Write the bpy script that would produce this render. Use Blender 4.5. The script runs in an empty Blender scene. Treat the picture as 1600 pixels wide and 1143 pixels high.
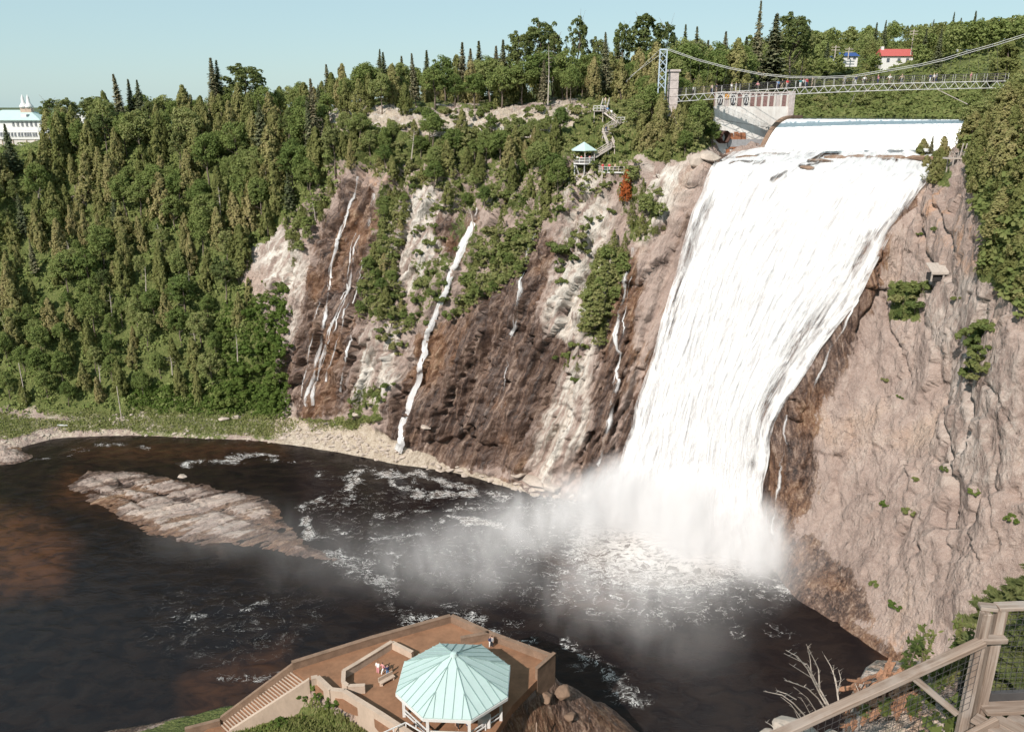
import bpy, bmesh, math, random
import numpy as np
from mathutils import Vector, Matrix
from mathutils.bvhtree import BVHTree

random.seed(7); rng = np.random.default_rng(7)
S = bpy.context.scene
COL = S.collection
R = math.radians

# ------------------------------------------------------------------ camera, sky, sun, exposure
CAM_Z, PITCH, FPX = 85.0, R(18.0), 1250.0
cd = bpy.data.cameras.new('camera'); cam = bpy.data.objects.new('camera', cd); COL.objects.link(cam)
cd.sensor_width = 36.0; cd.sensor_fit = 'HORIZONTAL'; cd.lens = FPX/1600*36.0
cd.clip_start = 0.1; cd.clip_end = 20000
cam.location = (0, 0, CAM_Z); cam.rotation_euler = (R(90)-PITCH, 0, 0)
S.camera = cam
SUN_DIR = Vector((-0.50, -0.80, 0.74)).normalized()        # towards the sun
w = bpy.data.worlds.new('World'); S.world = w; w.use_nodes = True
nt = w.node_tree; nt.nodes.clear()
sky = nt.nodes.new('ShaderNodeTexSky'); sky.sky_type = 'NISHITA'; sky.sun_disc = False
sky.sun_elevation = math.asin(SUN_DIR.z); sky.sun_rotation = math.atan2(SUN_DIR.x, SUN_DIR.y)
sky.air_density = 1.0; sky.dust_density = .6; sky.ozone_density = 2.0; sky.altitude = 100
tint = nt.nodes.new('ShaderNodeMix'); tint.data_type = 'RGBA'; tint.blend_type = 'MIX'; tint.inputs[0].default_value = .72
tint.inputs[7].default_value = (3.5, 4.95, 5.2, 1)
bg = nt.nodes.new('ShaderNodeBackground'); bg.inputs[1].default_value = 0.105
wo = nt.nodes.new('ShaderNodeOutputWorld')
nt.links.new(sky.outputs[0], tint.inputs[6]); nt.links.new(tint.outputs[2], bg.inputs[0]); nt.links.new(bg.outputs[0], wo.inputs[0])
sl = bpy.data.lights.new('sun', 'SUN'); sl.energy = 4.4; sl.angle = R(0.5); sl.color = (1.0, 0.93, 0.85)
so = bpy.data.objects.new('sun', sl); COL.objects.link(so)
so.rotation_euler = (-SUN_DIR).to_track_quat('-Z', 'Y').to_euler(); so.location = (-60, -100, 200)
S.view_settings.view_transform = 'Standard'; S.view_settings.look = 'None'
S.view_settings.exposure = 0.40; S.view_settings.gamma = 1.0; S.view_settings.use_curve_mapping = False
S.render.engine = 'CYCLES'
S.cycles.use_denoising = True; S.cycles.use_adaptive_sampling = True; S.cycles.adaptive_threshold = .04
try: S.cycles.denoiser = 'OPENIMAGEDENOISE'
except Exception: pass
S.cycles.max_bounces = 6; S.cycles.diffuse_bounces = 2; S.cycles.glossy_bounces = 2; S.cycles.transmission_bounces = 2
S.cycles.transparent_max_bounces = 12; S.cycles.volume_bounces = 1
S.cycles.volume_step_rate = .6; S.cycles.volume_max_steps = 64

# ------------------------------------------------------------------ pixel <-> world
def ray(px, py):
    dx = (px-800)/FPX; dy = (571.5-py)/FPX
    return Vector((dx, math.cos(PITCH)+dy*math.sin(PITCH), -math.sin(PITCH)+dy*math.cos(PITCH)))
def at(px, py, Y):
    d = ray(px, py); return Vector((0, 0, CAM_Z)) + d*(Y/d.y)
def atz(px, py, z):
    d = ray(px, py); return Vector((0, 0, CAM_Z)) + d*((z-CAM_Z)/d.z)
def proj(P):
    P = np.asarray(P, float)
    x = P[..., 0]; y = P[..., 1]; z = P[..., 2]-CAM_Z
    c, s = math.cos(PITCH), math.sin(PITCH)
    dep = y*c - z*s; up = y*s + z*c
    dep = np.where(dep < 0.1, 0.1, dep)
    return 800+FPX*x/dep, 571.5-FPX*up/dep

# ------------------------------------------------------------------ numpy noise
def _h(ix, iy, iz, seed):
    n = (ix.astype(np.int64)*374761393 + iy.astype(np.int64)*668265263 + iz.astype(np.int64)*2147483647 + seed*1274126177) & 0xffffffff
    n = ((n ^ (n >> 13))*1274126177) & 0xffffffff
    n = ((n ^ (n >> 16))*2246822519) & 0xffffffff
    return ((n ^ (n >> 15)) & 0xffffff)/float(0xffffff)
def vnoise(P, seed=0):
    P = np.asarray(P, float); i = np.floor(P).astype(np.int64); f = P-i; f = f*f*f*(f*(f*6-15)+10)
    r = 0
    for a in (0, 1):
        wx = f[..., 0] if a else 1-f[..., 0]
        for b in (0, 1):
            wy = f[..., 1] if b else 1-f[..., 1]
            for c in (0, 1):
                wz = f[..., 2] if c else 1-f[..., 2]
                r = r + wx*wy*wz*_h(i[..., 0]+a, i[..., 1]+b, i[..., 2]+c, seed)
    return r*2-1
def fbm(P, o=4, seed=0, lac=2.03, g=0.5):
    P = np.asarray(P, float); r = 0; a = 1; t = 0
    for k in range(o):
        r = r + a*vnoise(P, seed+k*17); t += a; a *= g; P = P*lac + 13.7
    return r/t
def ridged(P, o=4, seed=0):
    P = np.asarray(P, float); r = 0; a = 1; t = 0
    for k in range(o):
        r = r + a*(1-np.abs(vnoise(P, seed+k*17))*2); t += a; a *= .5; P = P*2.07 + 5.3
    return r/t
def worley(P, seed=0):
    P = np.asarray(P, float); i = np.floor(P).astype(np.int64)
    f1 = np.full(P.shape[:-1], 9.0); f2 = f1.copy(); idv = np.zeros_like(f1)
    for a in (-1, 0, 1):
        for b in (-1, 0, 1):
            for c in (-1, 0, 1):
                jx, jy, jz = i[..., 0]+a, i[..., 1]+b, i[..., 2]+c
                dx = jx+_h(jx, jy, jz, seed)-P[..., 0]; dy = jy+_h(jx, jy, jz, seed+1)-P[..., 1]; dz = jz+_h(jx, jy, jz, seed+2)-P[..., 2]
                d = np.sqrt(dx*dx+dy*dy+dz*dz); near = d < f1
                f2 = np.where(near, f1, np.minimum(f2, d)); idv = np.where(near, _h(jx, jy, jz, seed+3), idv); f1 = np.where(near, d, f1)
    return f1, f2, idv
def facet(P, seed=0):
    """cells that are each a tilted plane: (height about -.5...5, groove mask)"""
    P = np.asarray(P, float); i = np.floor(P).astype(np.int64)
    f1 = np.full(P.shape[:-1], 9.0); f2 = f1.copy(); val = np.zeros_like(f1)
    for a in (-1, 0, 1):
        for b in (-1, 0, 1):
            for c in (-1, 0, 1):
                jx, jy, jz = i[..., 0]+a, i[..., 1]+b, i[..., 2]+c
                h0 = _h(jx, jy, jz, seed); h1 = _h(jx, jy, jz, seed+1); h2 = _h(jx, jy, jz, seed+2)
                dx = jx+h0-P[..., 0]; dy = jy+h1-P[..., 1]; dz = jz+h2-P[..., 2]
                d = np.sqrt(dx*dx+dy*dy+dz*dz); near = d < f1
                v = (_h(jx, jy, jz, seed+3)-.5)*.8 + ((h1*7.31 % 1)-.5)*dx*1.6 + ((h2*5.77 % 1)-.5)*dy*1.6 + ((h0*9.13 % 1)-.65)*dz*1.6
                f2 = np.where(near, f1, np.minimum(f2, d)); val = np.where(near, v, val); f1 = np.where(near, d, f1)
    return val, sstep(.10, 0, f2-f1)
def sstep(a, b, x):
    t = np.clip((x-a)/(b-a), 0, 1); return t*t*(3-2*t)
def polysd(px, py, poly):                                   # signed distance in px, negative inside
    x = np.asarray(px, float); y = np.asarray(py, float); d = np.full(x.shape, 1e9); ins = np.zeros(x.shape, bool)
    n = len(poly)
    for k in range(n):
        x0, y0 = poly[k]; x1, y1 = poly[(k+1) % n]
        ex, ey = x1-x0, y1-y0; t = np.clip(((x-x0)*ex+(y-y0)*ey)/(ex*ex+ey*ey+1e-9), 0, 1)
        d = np.minimum(d, np.hypot(x-x0-t*ex, y-y0-t*ey))
        cond = ((y0 > y) != (y1 > y)) & (x < (x1-x0)*(y-y0)/((y1-y0) if y1 != y0 else 1e-9)+x0)
        ins ^= cond
    return np.where(ins, -d, d)
def linedist(px, py, pts):
    x = np.asarray(px, float); y = np.asarray(py, float); d = np.full(x.shape, 1e9)
    for (x0, y0), (x1, y1) in zip(pts[:-1], pts[1:]):
        ex, ey = x1-x0, y1-y0; t = np.clip(((x-x0)*ex+(y-y0)*ey)/(ex*ex+ey*ey+1e-9), 0, 1)
        d = np.minimum(d, np.hypot(x-x0-t*ex, y-y0-t*ey))
    return d

# ------------------------------------------------------------------ object helpers
def tag(o, label=None, cat=None, group=None, kind=None):
    if label: o['label'] = label
    if cat: o['category'] = cat
    if group: o['group'] = group
    if kind: o['kind'] = kind
    return o
def empty(name, loc=(0, 0, 0), rz=0):
    o = bpy.data.objects.new(name, None); COL.objects.link(o); o.empty_display_size = .3
    o.location = loc; o.rotation_euler = (0, 0, rz); return o
def link(name, me, parent=None, mat=None):
    o = bpy.data.objects.new(name, me); COL.objects.link(o)
    if mat is not None and len(me.materials) == 0: me.materials.append(mat)
    if parent is not None: o.parent = parent
    return o
def npmesh(name, V, F, smooth=False, attrs=None, uv=None):
    me = bpy.data.meshes.new(name); V = np.asarray(V, np.float32).reshape(-1, 3); F = np.asarray(F, np.int32)
    k = F.shape[1]
    me.vertices.add(len(V)); me.vertices.foreach_set('co', V.ravel())
    me.loops.add(F.size); me.loops.foreach_set('vertex_index', F.ravel())
    me.polygons.add(len(F)); me.polygons.foreach_set('loop_start', np.arange(0, F.size, k, dtype=np.int32))
    me.polygons.foreach_set('loop_total', np.full(len(F), k, np.int32))
    if smooth: me.polygons.foreach_set('use_smooth', np.ones(len(F), bool))
    me.update(calc_edges=True)
    for nm, a in (attrs or {}).items():
        a = np.asarray(a, np.float32)
        if a.ndim == 1 or a.shape[-1] == 1:
            at_ = me.attributes.new(nm, 'FLOAT', 'POINT'); at_.data.foreach_set('value', a.ravel())
        else:
            at_ = me.attributes.new(nm, 'FLOAT_VECTOR', 'POINT'); at_.data.foreach_set('vector', a.ravel())
    return me
def gridfaces(nu, nv):
    i = np.arange(nu-1)[:, None]*nv + np.arange(nv-1)[None, :]
    return np.stack([i, i+nv, i+nv+1, i+1], -1).reshape(-1, 4)
class MB:
    def __init__(s): s.v = []; s.f = []
    def add(s, V, F):
        n = len(s.v); s.v += [tuple(p) for p in V]; s.f += [tuple(i+n for i in f) for f in F]; return s
    def box(s, x0, x1, y0, y1, z0, z1):
        V = [(x0,y0,z0),(x1,y0,z0),(x1,y1,z0),(x0,y1,z0),(x0,y0,z1),(x1,y0,z1),(x1,y1,z1),(x0,y1,z1)]
        return s.add(V, [(3,2,1,0),(4,5,6,7),(0,1,5,4),(1,2,6,5),(2,3,7,6),(3,0,4,7)])
    def bar(s, a, b, wx, wy=None, up=(0,0,1)):               # rectangular bar from a to b
        a = Vector(a); b = Vector(b); d = (b-a); d.normalize(); u = Vector(up)
        if abs(d.dot(u)) > .98: u = Vector((0,1,0))
        sx = d.cross(u).normalized(); sy = sx.cross(d).normalized(); wy = wy or wx
        V = [p + sx*i*wx/2 + sy*j*wy/2 for p in (a, b) for i, j in ((-1,-1),(1,-1),(1,1),(-1,1))]
        return s.add(V, [(3,2,1,0),(4,5,6,7),(0,1,5,4),(1,2,6,5),(2,3,7,6),(3,0,4,7)])
    def tube(s, pts, rad, n=6, cap=True):
        pts = [Vector(p) for p in pts]; rads = rad if isinstance(rad, (list, tuple)) else [rad]*len(pts)
        base = len(s.v); prev = None
        for k, p in enumerate(pts):
            d = (pts[min(k+1, len(pts)-1)]-pts[max(k-1, 0)]).normalized()
            u = Vector((0,0,1)) if abs(d.z) < .9 else Vector((1,0,0))
            if prev is not None and (prev - d*prev.dot(d)).length > 1e-3: sx = (prev - d*prev.dot(d)).normalized()
            else: sx = d.cross(u).normalized()
            prev = sx; sy = d.cross(sx)
            for j in range(n):
                t = 2*math.pi*j/n; s.v.append(tuple(p + (sx*math.cos(t)+sy*math.sin(t))*rads[k]))
        for k in range(len(pts)-1):
            for j in range(n):
                a = base+k*n+j; b = base+k*n+(j+1) % n; s.f.append((a, b, b+n, a+n))
        if cap:
            s.f.append(tuple(base+j for j in reversed(range(n)))); e = base+(len(pts)-1)*n; s.f.append(tuple(e+j for j in range(n)))
        return s
    def prism(s, poly, z0, z1):
        n = len(poly); V = [(x, y, z0) for x, y in poly]+[(x, y, z1) for x, y in poly]
        return s.add(V, [tuple(reversed(range(n))), tuple(range(n, 2*n))]+[(i, (i+1) % n, n+(i+1) % n, n+i) for i in range(n)])
    def mesh(s, name, smooth=False):
        me = bpy.data.meshes.new(name); me.from_pydata(s.v, [], s.f); me.update()
        if smooth: me.polygons.foreach_set('use_smooth', np.ones(len(me.polygons), bool))
        return me
    def build(s, name, mat, parent=None, smooth=False, bevel=0):
        me = s.mesh(name, smooth)
        if bevel:
            bm = bmesh.new(); bm.from_mesh(me); bmesh.ops.recalc_face_normals(bm, faces=bm.faces)
            bmesh.ops.bevel(bm, geom=bm.edges, offset=bevel, segments=1, affect='EDGES'); bm.to_mesh(me); bm.free()
        return link(name, me, parent, mat)
def copy_tree(o, parent=None):
    c = o.copy(); COL.objects.link(c); c.parent = parent
    for ch in list(o.children): copy_tree(ch, c)
    return c

# ------------------------------------------------------------------ materials
class NT:
    def __init__(s, name):
        s.m = bpy.data.materials.new(name); s.m.use_nodes = True; s.t = s.m.node_tree; s.t.nodes.clear()
        s.out = s.t.nodes.new('ShaderNodeOutputMaterial')
    def n(s, ty, **kw):
        nd = s.t.nodes.new('ShaderNode'+ty)
        for k, v in kw.items(): setattr(nd, k, v)
        return nd
    def l(s, a, b): s.t.links.new(a, b)
    def set(s, sock, v):
        if hasattr(v, 'is_output') or isinstance(v, bpy.types.NodeSocket): s.l(v, sock)
        else: sock.default_value = v
    def math(s, op, a, b=0.0, c=None, clamp=False):
        nd = s.n('Math', operation=op, use_clamp=clamp); s.set(nd.inputs[0], a); s.set(nd.inputs[1], b)
        if c is not None: s.set(nd.inputs[2], c)
        return nd.outputs[0]
    def mix(s, f, a, b, blend='MIX'):
        nd = s.n('Mix', data_type='RGBA', blend_type=blend); s.set(nd.inputs[0], f)
        for k, v in ((6, a), (7, b)): s.set(nd.inputs[k], (*v, 1) if isinstance(v, tuple) and len(v) == 3 else v)
        return nd.outputs[2]
    def attr(s, name, vec=False):
        nd = s.n('Attribute', attribute_name=name); return nd.outputs['Vector' if vec else 'Fac']
    def pos(s): return s.n('NewGeometry').outputs['Position']
    def mapping(s, v, scale=(1,1,1), rot=(0,0,0), loc=(0,0,0)):
        nd = s.n('Mapping'); s.l(v, nd.inputs[0]); nd.inputs['Scale'].default_value = scale; nd.inputs['Rotation'].default_value = rot; nd.inputs['Location'].default_value = loc
        return nd.outputs[0]
    def noise(s, v, scale, detail=5, rough=.55, dist=0.0, col=False):
        nd = s.n('TexNoise'); s.l(v, nd.inputs['Vector']); nd.inputs['Scale'].default_value = scale; nd.inputs['Detail'].default_value = detail
        nd.inputs['Roughness'].default_value = rough; nd.inputs['Distortion'].default_value = dist
        return nd.outputs['Color' if col else 'Fac']
    def voro(s, v, scale, feature='F1', out='Distance', rnd=1.0):
        nd = s.n('TexVoronoi', feature=feature); s.l(v, nd.inputs['Vector']); nd.inputs['Scale'].default_value = scale; nd.inputs['Randomness'].default_value = rnd
        return nd.outputs[out]
    def ramp(s, f, stops, interp='LINEAR'):
        nd = s.n('ValToRGB'); s.set(nd.inputs[0], f); cr = nd.color_ramp; cr.interpolation = interp
        while len(cr.elements) < len(stops): cr.elements.new(.5)
        for e, (p, c) in zip(cr.elements, stops): e.position = p; e.color = (*c, 1) if len(c) == 3 else c
        return nd.outputs[0]
    def mr(s, v, a, b, c=0.0, d=1.0, smooth=True):
        nd = s.n('MapRange', interpolation_type='SMOOTHSTEP' if smooth else 'LINEAR'); s.set(nd.inputs[0], v)
        for k, q in zip((1, 2, 3, 4), (a, b, c, d)): s.set(nd.inputs[k], q)
        return nd.outputs[0]
    def bump(s, h, strength=.5, dist=.1, normal=None):
        nd = s.n('Bump'); s.l(h, nd.inputs['Height']); nd.inputs['Strength'].default_value = strength; nd.inputs['Distance'].default_value = dist
        if normal is not None: s.l(normal, nd.inputs['Normal'])
        return nd.outputs[0]
    def bsdf(s, col, rough=.8, normal=None, spec=.3, alpha=None, metal=0.0, **kw):
        nd = s.n('BsdfPrincipled'); s.set(nd.inputs['Base Color'], (*col, 1) if isinstance(col, tuple) and len(col) == 3 else col)
        s.set(nd.inputs['Roughness'], rough); s.set(nd.inputs['Specular IOR Level'], spec); s.set(nd.inputs['Metallic'], metal)
        if normal is not None: s.l(normal, nd.inputs['Normal'])
        if alpha is not None: s.set(nd.inputs['Alpha'], alpha)
        for k, v in kw.items(): s.set(nd.inputs[k], v)
        return nd.outputs[0]
    def done(s, sh): s.l(sh, s.out.inputs['Surface']); return s.m

def mat_plain(name, col, rough=.7, var=.25, scale=3.0, bump=.2, bdist=.02, metal=0.0, stretch=(1,1,1), spec=.3):
    t = NT(name); p = t.mapping(t.n('TexCoord').outputs['Object'], stretch)
    n = t.noise(p, scale, 6, .6); n2 = t.noise(p, scale*7, 4, .6)
    f = t.math('ADD', t.math('MULTIPLY', n, .7), t.math('MULTIPLY', n2, .3))
    lo = tuple(c*(1-var) for c in col); hi = tuple(min(1, c*(1+var)) for c in col)
    c = t.ramp(f, [(.3, lo), (.7, hi)])
    return t.done(t.bsdf(c, rough, t.bump(f, bump, bdist), spec, metal=metal))
# ------------------------------------------------------------------ rock material (stains come from vertex masks)
def rock_material():
    t = NT('cliff_rock'); P = t.pos(); gcv = t.attr('gc', True)                # gc: coordinates along / across the rock's grain
    A = t.mapping(gcv, (1, 1, .38))
    big = t.noise(A, .08, 4, .6, .6); mid = t.noise(t.mapping(gcv, (1, 1, .22)), .42, 5, .66, .5); fine = t.noise(P, 3.0, 4, .72)
    vs = t.noise(t.mapping(gcv, (1.2, 1.2, .045)), 1.1, 5, .68, .35)            # streaks running down the wall
    cw = t.n('VectorMath', operation='MULTIPLY_ADD'); t.l(t.noise(A, .5, 3, .6, 0, True), cw.inputs[0]); cw.inputs[1].default_value = (2.6, 2.6, 2.6); t.l(t.mapping(gcv, (1, 1, .36)), cw.inputs[2])
    crk = t.mr(t.voro(cw.outputs[0], .55, 'DISTANCE_TO_EDGE'), 0, .07)
    f = t.math('ADD', t.math('MULTIPLY', big, .45), t.math('MULTIPLY', mid, .55))
    dry = t.ramp(f, [(.30, (.160, .114, .098)), (.43, (.264, .196, .168)), (.55, (.344, .265, .229)), (.72, (.445, .372, .330))])
    light = t.ramp(f, [(.32, (.25, .215, .18)), (.46, (.46, .415, .365)), (.62, (.66, .625, .575))])
    lf = t.math('MULTIPLY', t.attr('light'), t.mr(t.math('ADD', mid, t.math('MULTIPLY', t.math('SUBTRACT', vs, .5), .6)), .38, .58))
    c = t.mix(lf, dry, light)
    c = t.mix(t.math('MULTIPLY', t.mr(big, .55, .72), .40), c, (.37, .245, .165))      # iron stain
    c = t.mix(t.math('MULTIPLY', t.attr('rust'), t.mr(mid, .48, .64, 0, .8)), c, (.40, .22, .13))
    c = t.mix(t.mr(fine, .56, .74, 0, .5), c, (.17, .135, .115)); c = t.mix(t.mr(fine, .42, .28, 0, .35), c, (.55, .50, .46))
    c = t.mix(t.mr(vs, .57, .70, 0, .50), c, (.15, .115, .10)); c = t.mix(t.mr(vs, .40, .28, 0, .22), c, (.48, .43, .39))
    spk = t.noise(P, 9.0, 2, .6); c = t.mix(t.mr(spk, .52, .70, 0, .40), c, (.13, .10, .085)); c = t.mix(t.mr(spk, .46, .32, 0, .30), c, (.60, .54, .49))
    ck = t.math('MULTIPLY', t.mr(t.voro(cw.outputs[0], .55, 'DISTANCE_TO_EDGE'), .035, .0), t.mr(big, .48, .60)); c = t.mix(t.math('MULTIPLY', ck, .5), c, (.07, .055, .048))
    wn = t.math('ADD', t.math('MULTIPLY', vs, .55), t.math('ADD', t.math('MULTIPLY', fine, .25), t.math('MULTIPLY', mid, .20)))
    wetc = t.ramp(wn, [(.38, (.016, .011, .010)), (.46, (.052, .031, .024)), (.52, (.115, .070, .051)), (.59, (.22, .155, .12)), (.68, (.42, .35, .30))])
    wetc = t.mix(t.mr(big, .46, .62, 0, .55), wetc, t.ramp(wn, [(.38, (.06, .025, .012)), (.5, (.19, .085, .035)), (.64, (.33, .22, .12))]))
    wet = t.attr('wet'); wf = t.mr(t.math('ADD', wet, t.math('ADD', t.math('MULTIPLY', t.math('SUBTRACT', vs, .5), 1.2), t.math('MULTIPLY', t.math('SUBTRACT', mid, .5), 2.0))), .30, .58)
    c = t.mix(wf, c, wetc)
    vn = t.noise(P, .55, 5, .72)
    gr = t.ramp(fine, [(.3, (.040, .060, .018)), (.5, (.095, .115, .032)), (.7, (.20, .19, .08))])
    veg = t.mr(t.math('ADD', t.attr('veg'), t.math('MULTIPLY', t.math('SUBTRACT', vn, .5), 2.2)), .50, .66)
    c = t.mix(veg, c, gr)
    bk = t.ramp(t.math('ADD', t.math('MULTIPLY', vn, .5), t.math('MULTIPLY', fine, .5)), [(.32, (.16, .125, .09)), (.48, (.36, .295, .23)), (.66, (.52, .455, .38))])
    bf = t.mr(t.math('ADD', t.attr('bank'), t.math('MULTIPLY', t.math('SUBTRACT', vn, .5), 1.0)), .4, .6)
    c = t.mix(bf, c, bk)
    chp = t.math('ADD', t.math('MULTIPLY', t.voro(t.mapping(cw.outputs[0], (1, 1, .8)), .8), .55), t.math('MULTIPLY', t.voro(t.mapping(gcv, (1, 1, .4)), 2.3), .22))
    h = t.math('ADD', t.math('ADD', t.math('MULTIPLY', mid, .45), chp), t.math('ADD', t.math('MULTIPLY', fine, .22), t.math('MULTIPLY', vs, .6)))
    nb = t.bump(h, .9, .7)
    rough = t.math('SUBTRACT', .92, t.math('MULTIPLY', wf, t.mr(fine, .45, .7, .25, .6)))
    return t.done(t.bsdf(c, rough, nb, t.mr(wf, 0, 1, .22, .5)))
M = {}
M['rock'] = rock_material()

# ------------------------------------------------------------------ the cliff: one sheet from the far left, round behind the falls, to the right
def W_(x, y, z): return Vector((x, y, z))
def colpts(shore, pts, back):
    r1 = atz(*shore, 0.0); d = Vector((r1.x, r1.y, 0)).normalized()
    r0 = r1 - d*4; r0.z = -5
    return [r0, r1] + [at(*p) for p in pts] + [W_(*b) for b in back]
def shift(c, dx): return [p+Vector((dx, 0, 0)) for p in c]
LB = lambda x, z: [(x-6, 318, z), (x-10, 360, z), (x-14, 420, z-2), (x-20, 520, z-6)]
cols = []
c0 = colpts((-150, 705), [(-150,640,206),(-150,545,218),(-150,445,232),(-150,345,246),(-150,255,262),(-150,236,284)], LB(-215, 69))
cols.append((-400, .0, shift(c0, -150))); cols.append((-150, .0, c0))
cols.append((0, .0, colpts((-5, 705), [(0,640,207),(0,545,218),(0,445,232),(0,345,246),(0,262,259),(0,234,284)], LB(-180, 69.5))))
cols.append((100, .0, colpts((95, 684), [(100,636,208),(100,545,218),(100,445,232),(100,345,246),(100,245,262),(100,214,284)], LB(-155, 73))))
cols.append((200, .0, colpts((200, 680), [(200,640,208),(200,555,217),(200,455,229),(200,345,243),(200,232,256),(200,205,278)], LB(-125, 76))))
cols.append((310, .0, colpts((310, 684), [(310,640,208),(310,560,215),(310,460,224),(310,350,235),(310,235,248),(310,197,268)], LB(-95, 79))))
cols.append((400, .3, colpts((400, 688), [(400,645,206),(405,560,211),(415,460,217),(430,350,226),(445,240,238),(450,198,254)], LB(-68, 82))))
cols.append((450, 1, colpts((450, 694), [(452,652,203.5),(462,560,207),(470,470,211),(485,370,217),(505,250,228),(510,193,240)], [(-52,252,84),(-52,300,86),(-54,400,87),(-60,520,86)])))
cols.append((540, 1, colpts((540, 708), [(545,664,193),(550,570,196),(555,480,200),(565,380,206),(575,260,215),(582,190,227)], [(-40,240,85),(-40,300,87),(-42,400,88),(-44,520,88)])))
cols.append((615, 1, colpts((612, 723), [(620,690,184.5),(640,600,187),(650,500,191),(665,390,197),(680,270,207),(692,190,219)], [(-20,234,85),(-20,300,87),(-20,400,88),(-20,520,88)])))
cols.append((720, 1, colpts((715, 739), [(720,700,178.2),(730,600,180.5),(740,490,184.5),(750,380,191),(760,260,201),(775,186,214)], [(-2,230,85.5),(-2,300,88),(-2,400,89),(-2,520,89)])))
cols.append((830, 1, colpts((830, 770), [(832,732,168.5),(840,620,171),(845,500,175),(855,390,181),(870,270,191),(890,180,207)], [(16,224,86),(16,300,88),(16,400,92),(16,520,95)])))
cols.append((915, 1, colpts((905, 783), [(905,740,163.5),(915,630,166),(925,510,169.5),(942,400,175),(960,280,183),(985,180,199)], [(32,220,86),(32,300,89),(32,400,96),(32,520,102)])))
cols.append((955, 1, colpts((945, 788), [(952,740,161.8),(982,620,164.0),(1005,510,166.5),(1030,400,169.5),(1058,256,173),(1085,185,189)], [(48,216,86),(48,300,90),(48,400,98),(48,520,106)])))
cols.append((975, 1, colpts((962, 791), [(970,740,161.2),(1000,620,163),(1030,515,165),(1062,420,167),(1112,262,169.3),(1128,243,181)], [(58,212,85),(57,300,90.5),(57,400,100),(57,520,108)])))
RB = lambda x: [(x, 204, 79.3), (x+6, 250, 84.5), (x+10, 340, 99), (x+16, 470, 113)]
cols.append((1075, 1, colpts((1072, 832), [(1082,760,150.8),(1108,640,153.5),(1145,520,156),(1185,410,157.5),(1275,277,159.5),(1302,245,177.5)], RB(80))))
cols.append((1195, 1, colpts((1193, 872), [(1191,800,141),(1208,670,143),(1264,565,144.5),(1345,450,146),(1437,296,148.5),(1470,242,171)], RB(101))))
cols.append((1240, 1, colpts((1240, 930), [(1258,800,135.5),(1282,660,141),(1330,550,144.5),(1380,450,146),(1446,300,148),(1492,236,166)], [(112,200,84),(114,250,88),(118,340,101),(122,470,115)])))
cols.append((1300, 1, colpts((1300, 968), [(1340,850,125),(1370,700,133),(1400,550,139),(1430,420,143),(1468,288,146),(1512,226,160)], [(120,195,88),(124,250,92),(128,340,102),(130,470,116)])))
cols.append((1390, 1, colpts((1390, 1030), [(1430,900,113),(1462,750,120),(1482,600,127),(1492,450,132),(1520,288,137),(1550,205,150)], [(130,185,92),(138,250,98),(146,340,104),(150,470,118)])))
cols.append((1500, 1, colpts((1500, 1090), [(1520,950,102),(1540,800,107.5),(1552,600,114),(1562,450,118.5),(1592,290,123),(1630,185,135)], [(140,170,94),(160,250,100),(170,340,106),(180,470,118)])))
cols.append((1650, 1, colpts((1650, 1150), [(1660,950,96),(1670,800,100),(1680,600,105),(1690,400,110),(1720,260,115),(1770,150,126)], [(150,150,95),(190,230,102),(200,330,108),(210,470,116)])))
cols.append((1800, .2, [W_(108,62,-5), W_(112,66,0), W_(113,71,15), W_(114,74,30), W_(115,77,46), W_(117,80,62), W_(120,84,78), W_(126,94,88), W_(170,130,95), W_(230,210,102), W_(250,320,106), W_(270,470,110)]))
cols.append((1950, .0, [W_(112,5,-5), W_(116,5,0), W_(119,5,15), W_(122,5,30), W_(125,5,46), W_(130,5,62), W_(135,5,78), W_(146,8,88), W_(200,30,92), W_(280,150,98), W_(320,300,100), W_(360,470,100)]))
def pchip(x, y, q):
    x = np.asarray(x, float); y = np.asarray(y, float); h = np.diff(x); d = np.diff(y, axis=0)/h.reshape(-1, *([1]*(y.ndim-1)))
    m = np.zeros_like(y); hh = h.reshape(-1, *([1]*(y.ndim-1)))
    w1 = 2*hh[1:]+hh[:-1]; w2 = hh[1:]+2*hh[:-1]
    with np.errstate(all='ignore'):
        hm = (w1+w2)/(w1/d[:-1]+w2/d[1:])
    m[1:-1] = np.where(d[:-1]*d[1:] > 0, hm, 0); m[0] = d[0]; m[-1] = d[-1]
    k = np.clip(np.searchsorted(x, q, 'right')-1, 0, len(x)-2); s = ((q-x[k])/h[k]).reshape(-1, *([1]*(y.ndim-1))); hk = hh[k]
    return (2*s**3-3*s**2+1)*y[k]+(s**3-2*s**2+s)*hk*m[k]+(-2*s**3+3*s**2)*y[k+1]+(s**3-s**2)*hk*m[k+1]
CP = np.array([[list(p) for p in c[2]] for c in cols])            # cols x 12 x 3
useg = np.linalg.norm(CP[1:, 3]-CP[:-1, 3], axis=-1); U = np.concatenate([[0], np.cumsum(useg)])
uq = []
for k in range(len(cols)-1):
    fine = min(cols[k][1], 1) > .1 and cols[k+1][1] > .1
    n = max(3, int(useg[k]/(.42 if fine else 1.5)))
    uq += list(np.linspace(U[k], U[k+1], n, endpoint=False))
uq.append(U[-1]); uq = np.array(uq)
VS = np.array([0, 5, 12, 27, 42, 60, 82, 100, 135, 190, 280, 400.])
nvs = [4, 16, 44, 46, 46, 46, 36, 22, 16, 12, 8]
vq = np.concatenate([np.linspace(VS[k], VS[k+1], n, endpoint=False) for k, n in enumerate(nvs)]+[[VS[-1]]])
G = pchip(U, CP, uq)                                               # u x 12 x 3
G = np.stack([pchip(VS, G[i], vq) for i in range(len(uq))])        # u x v x 3
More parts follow.
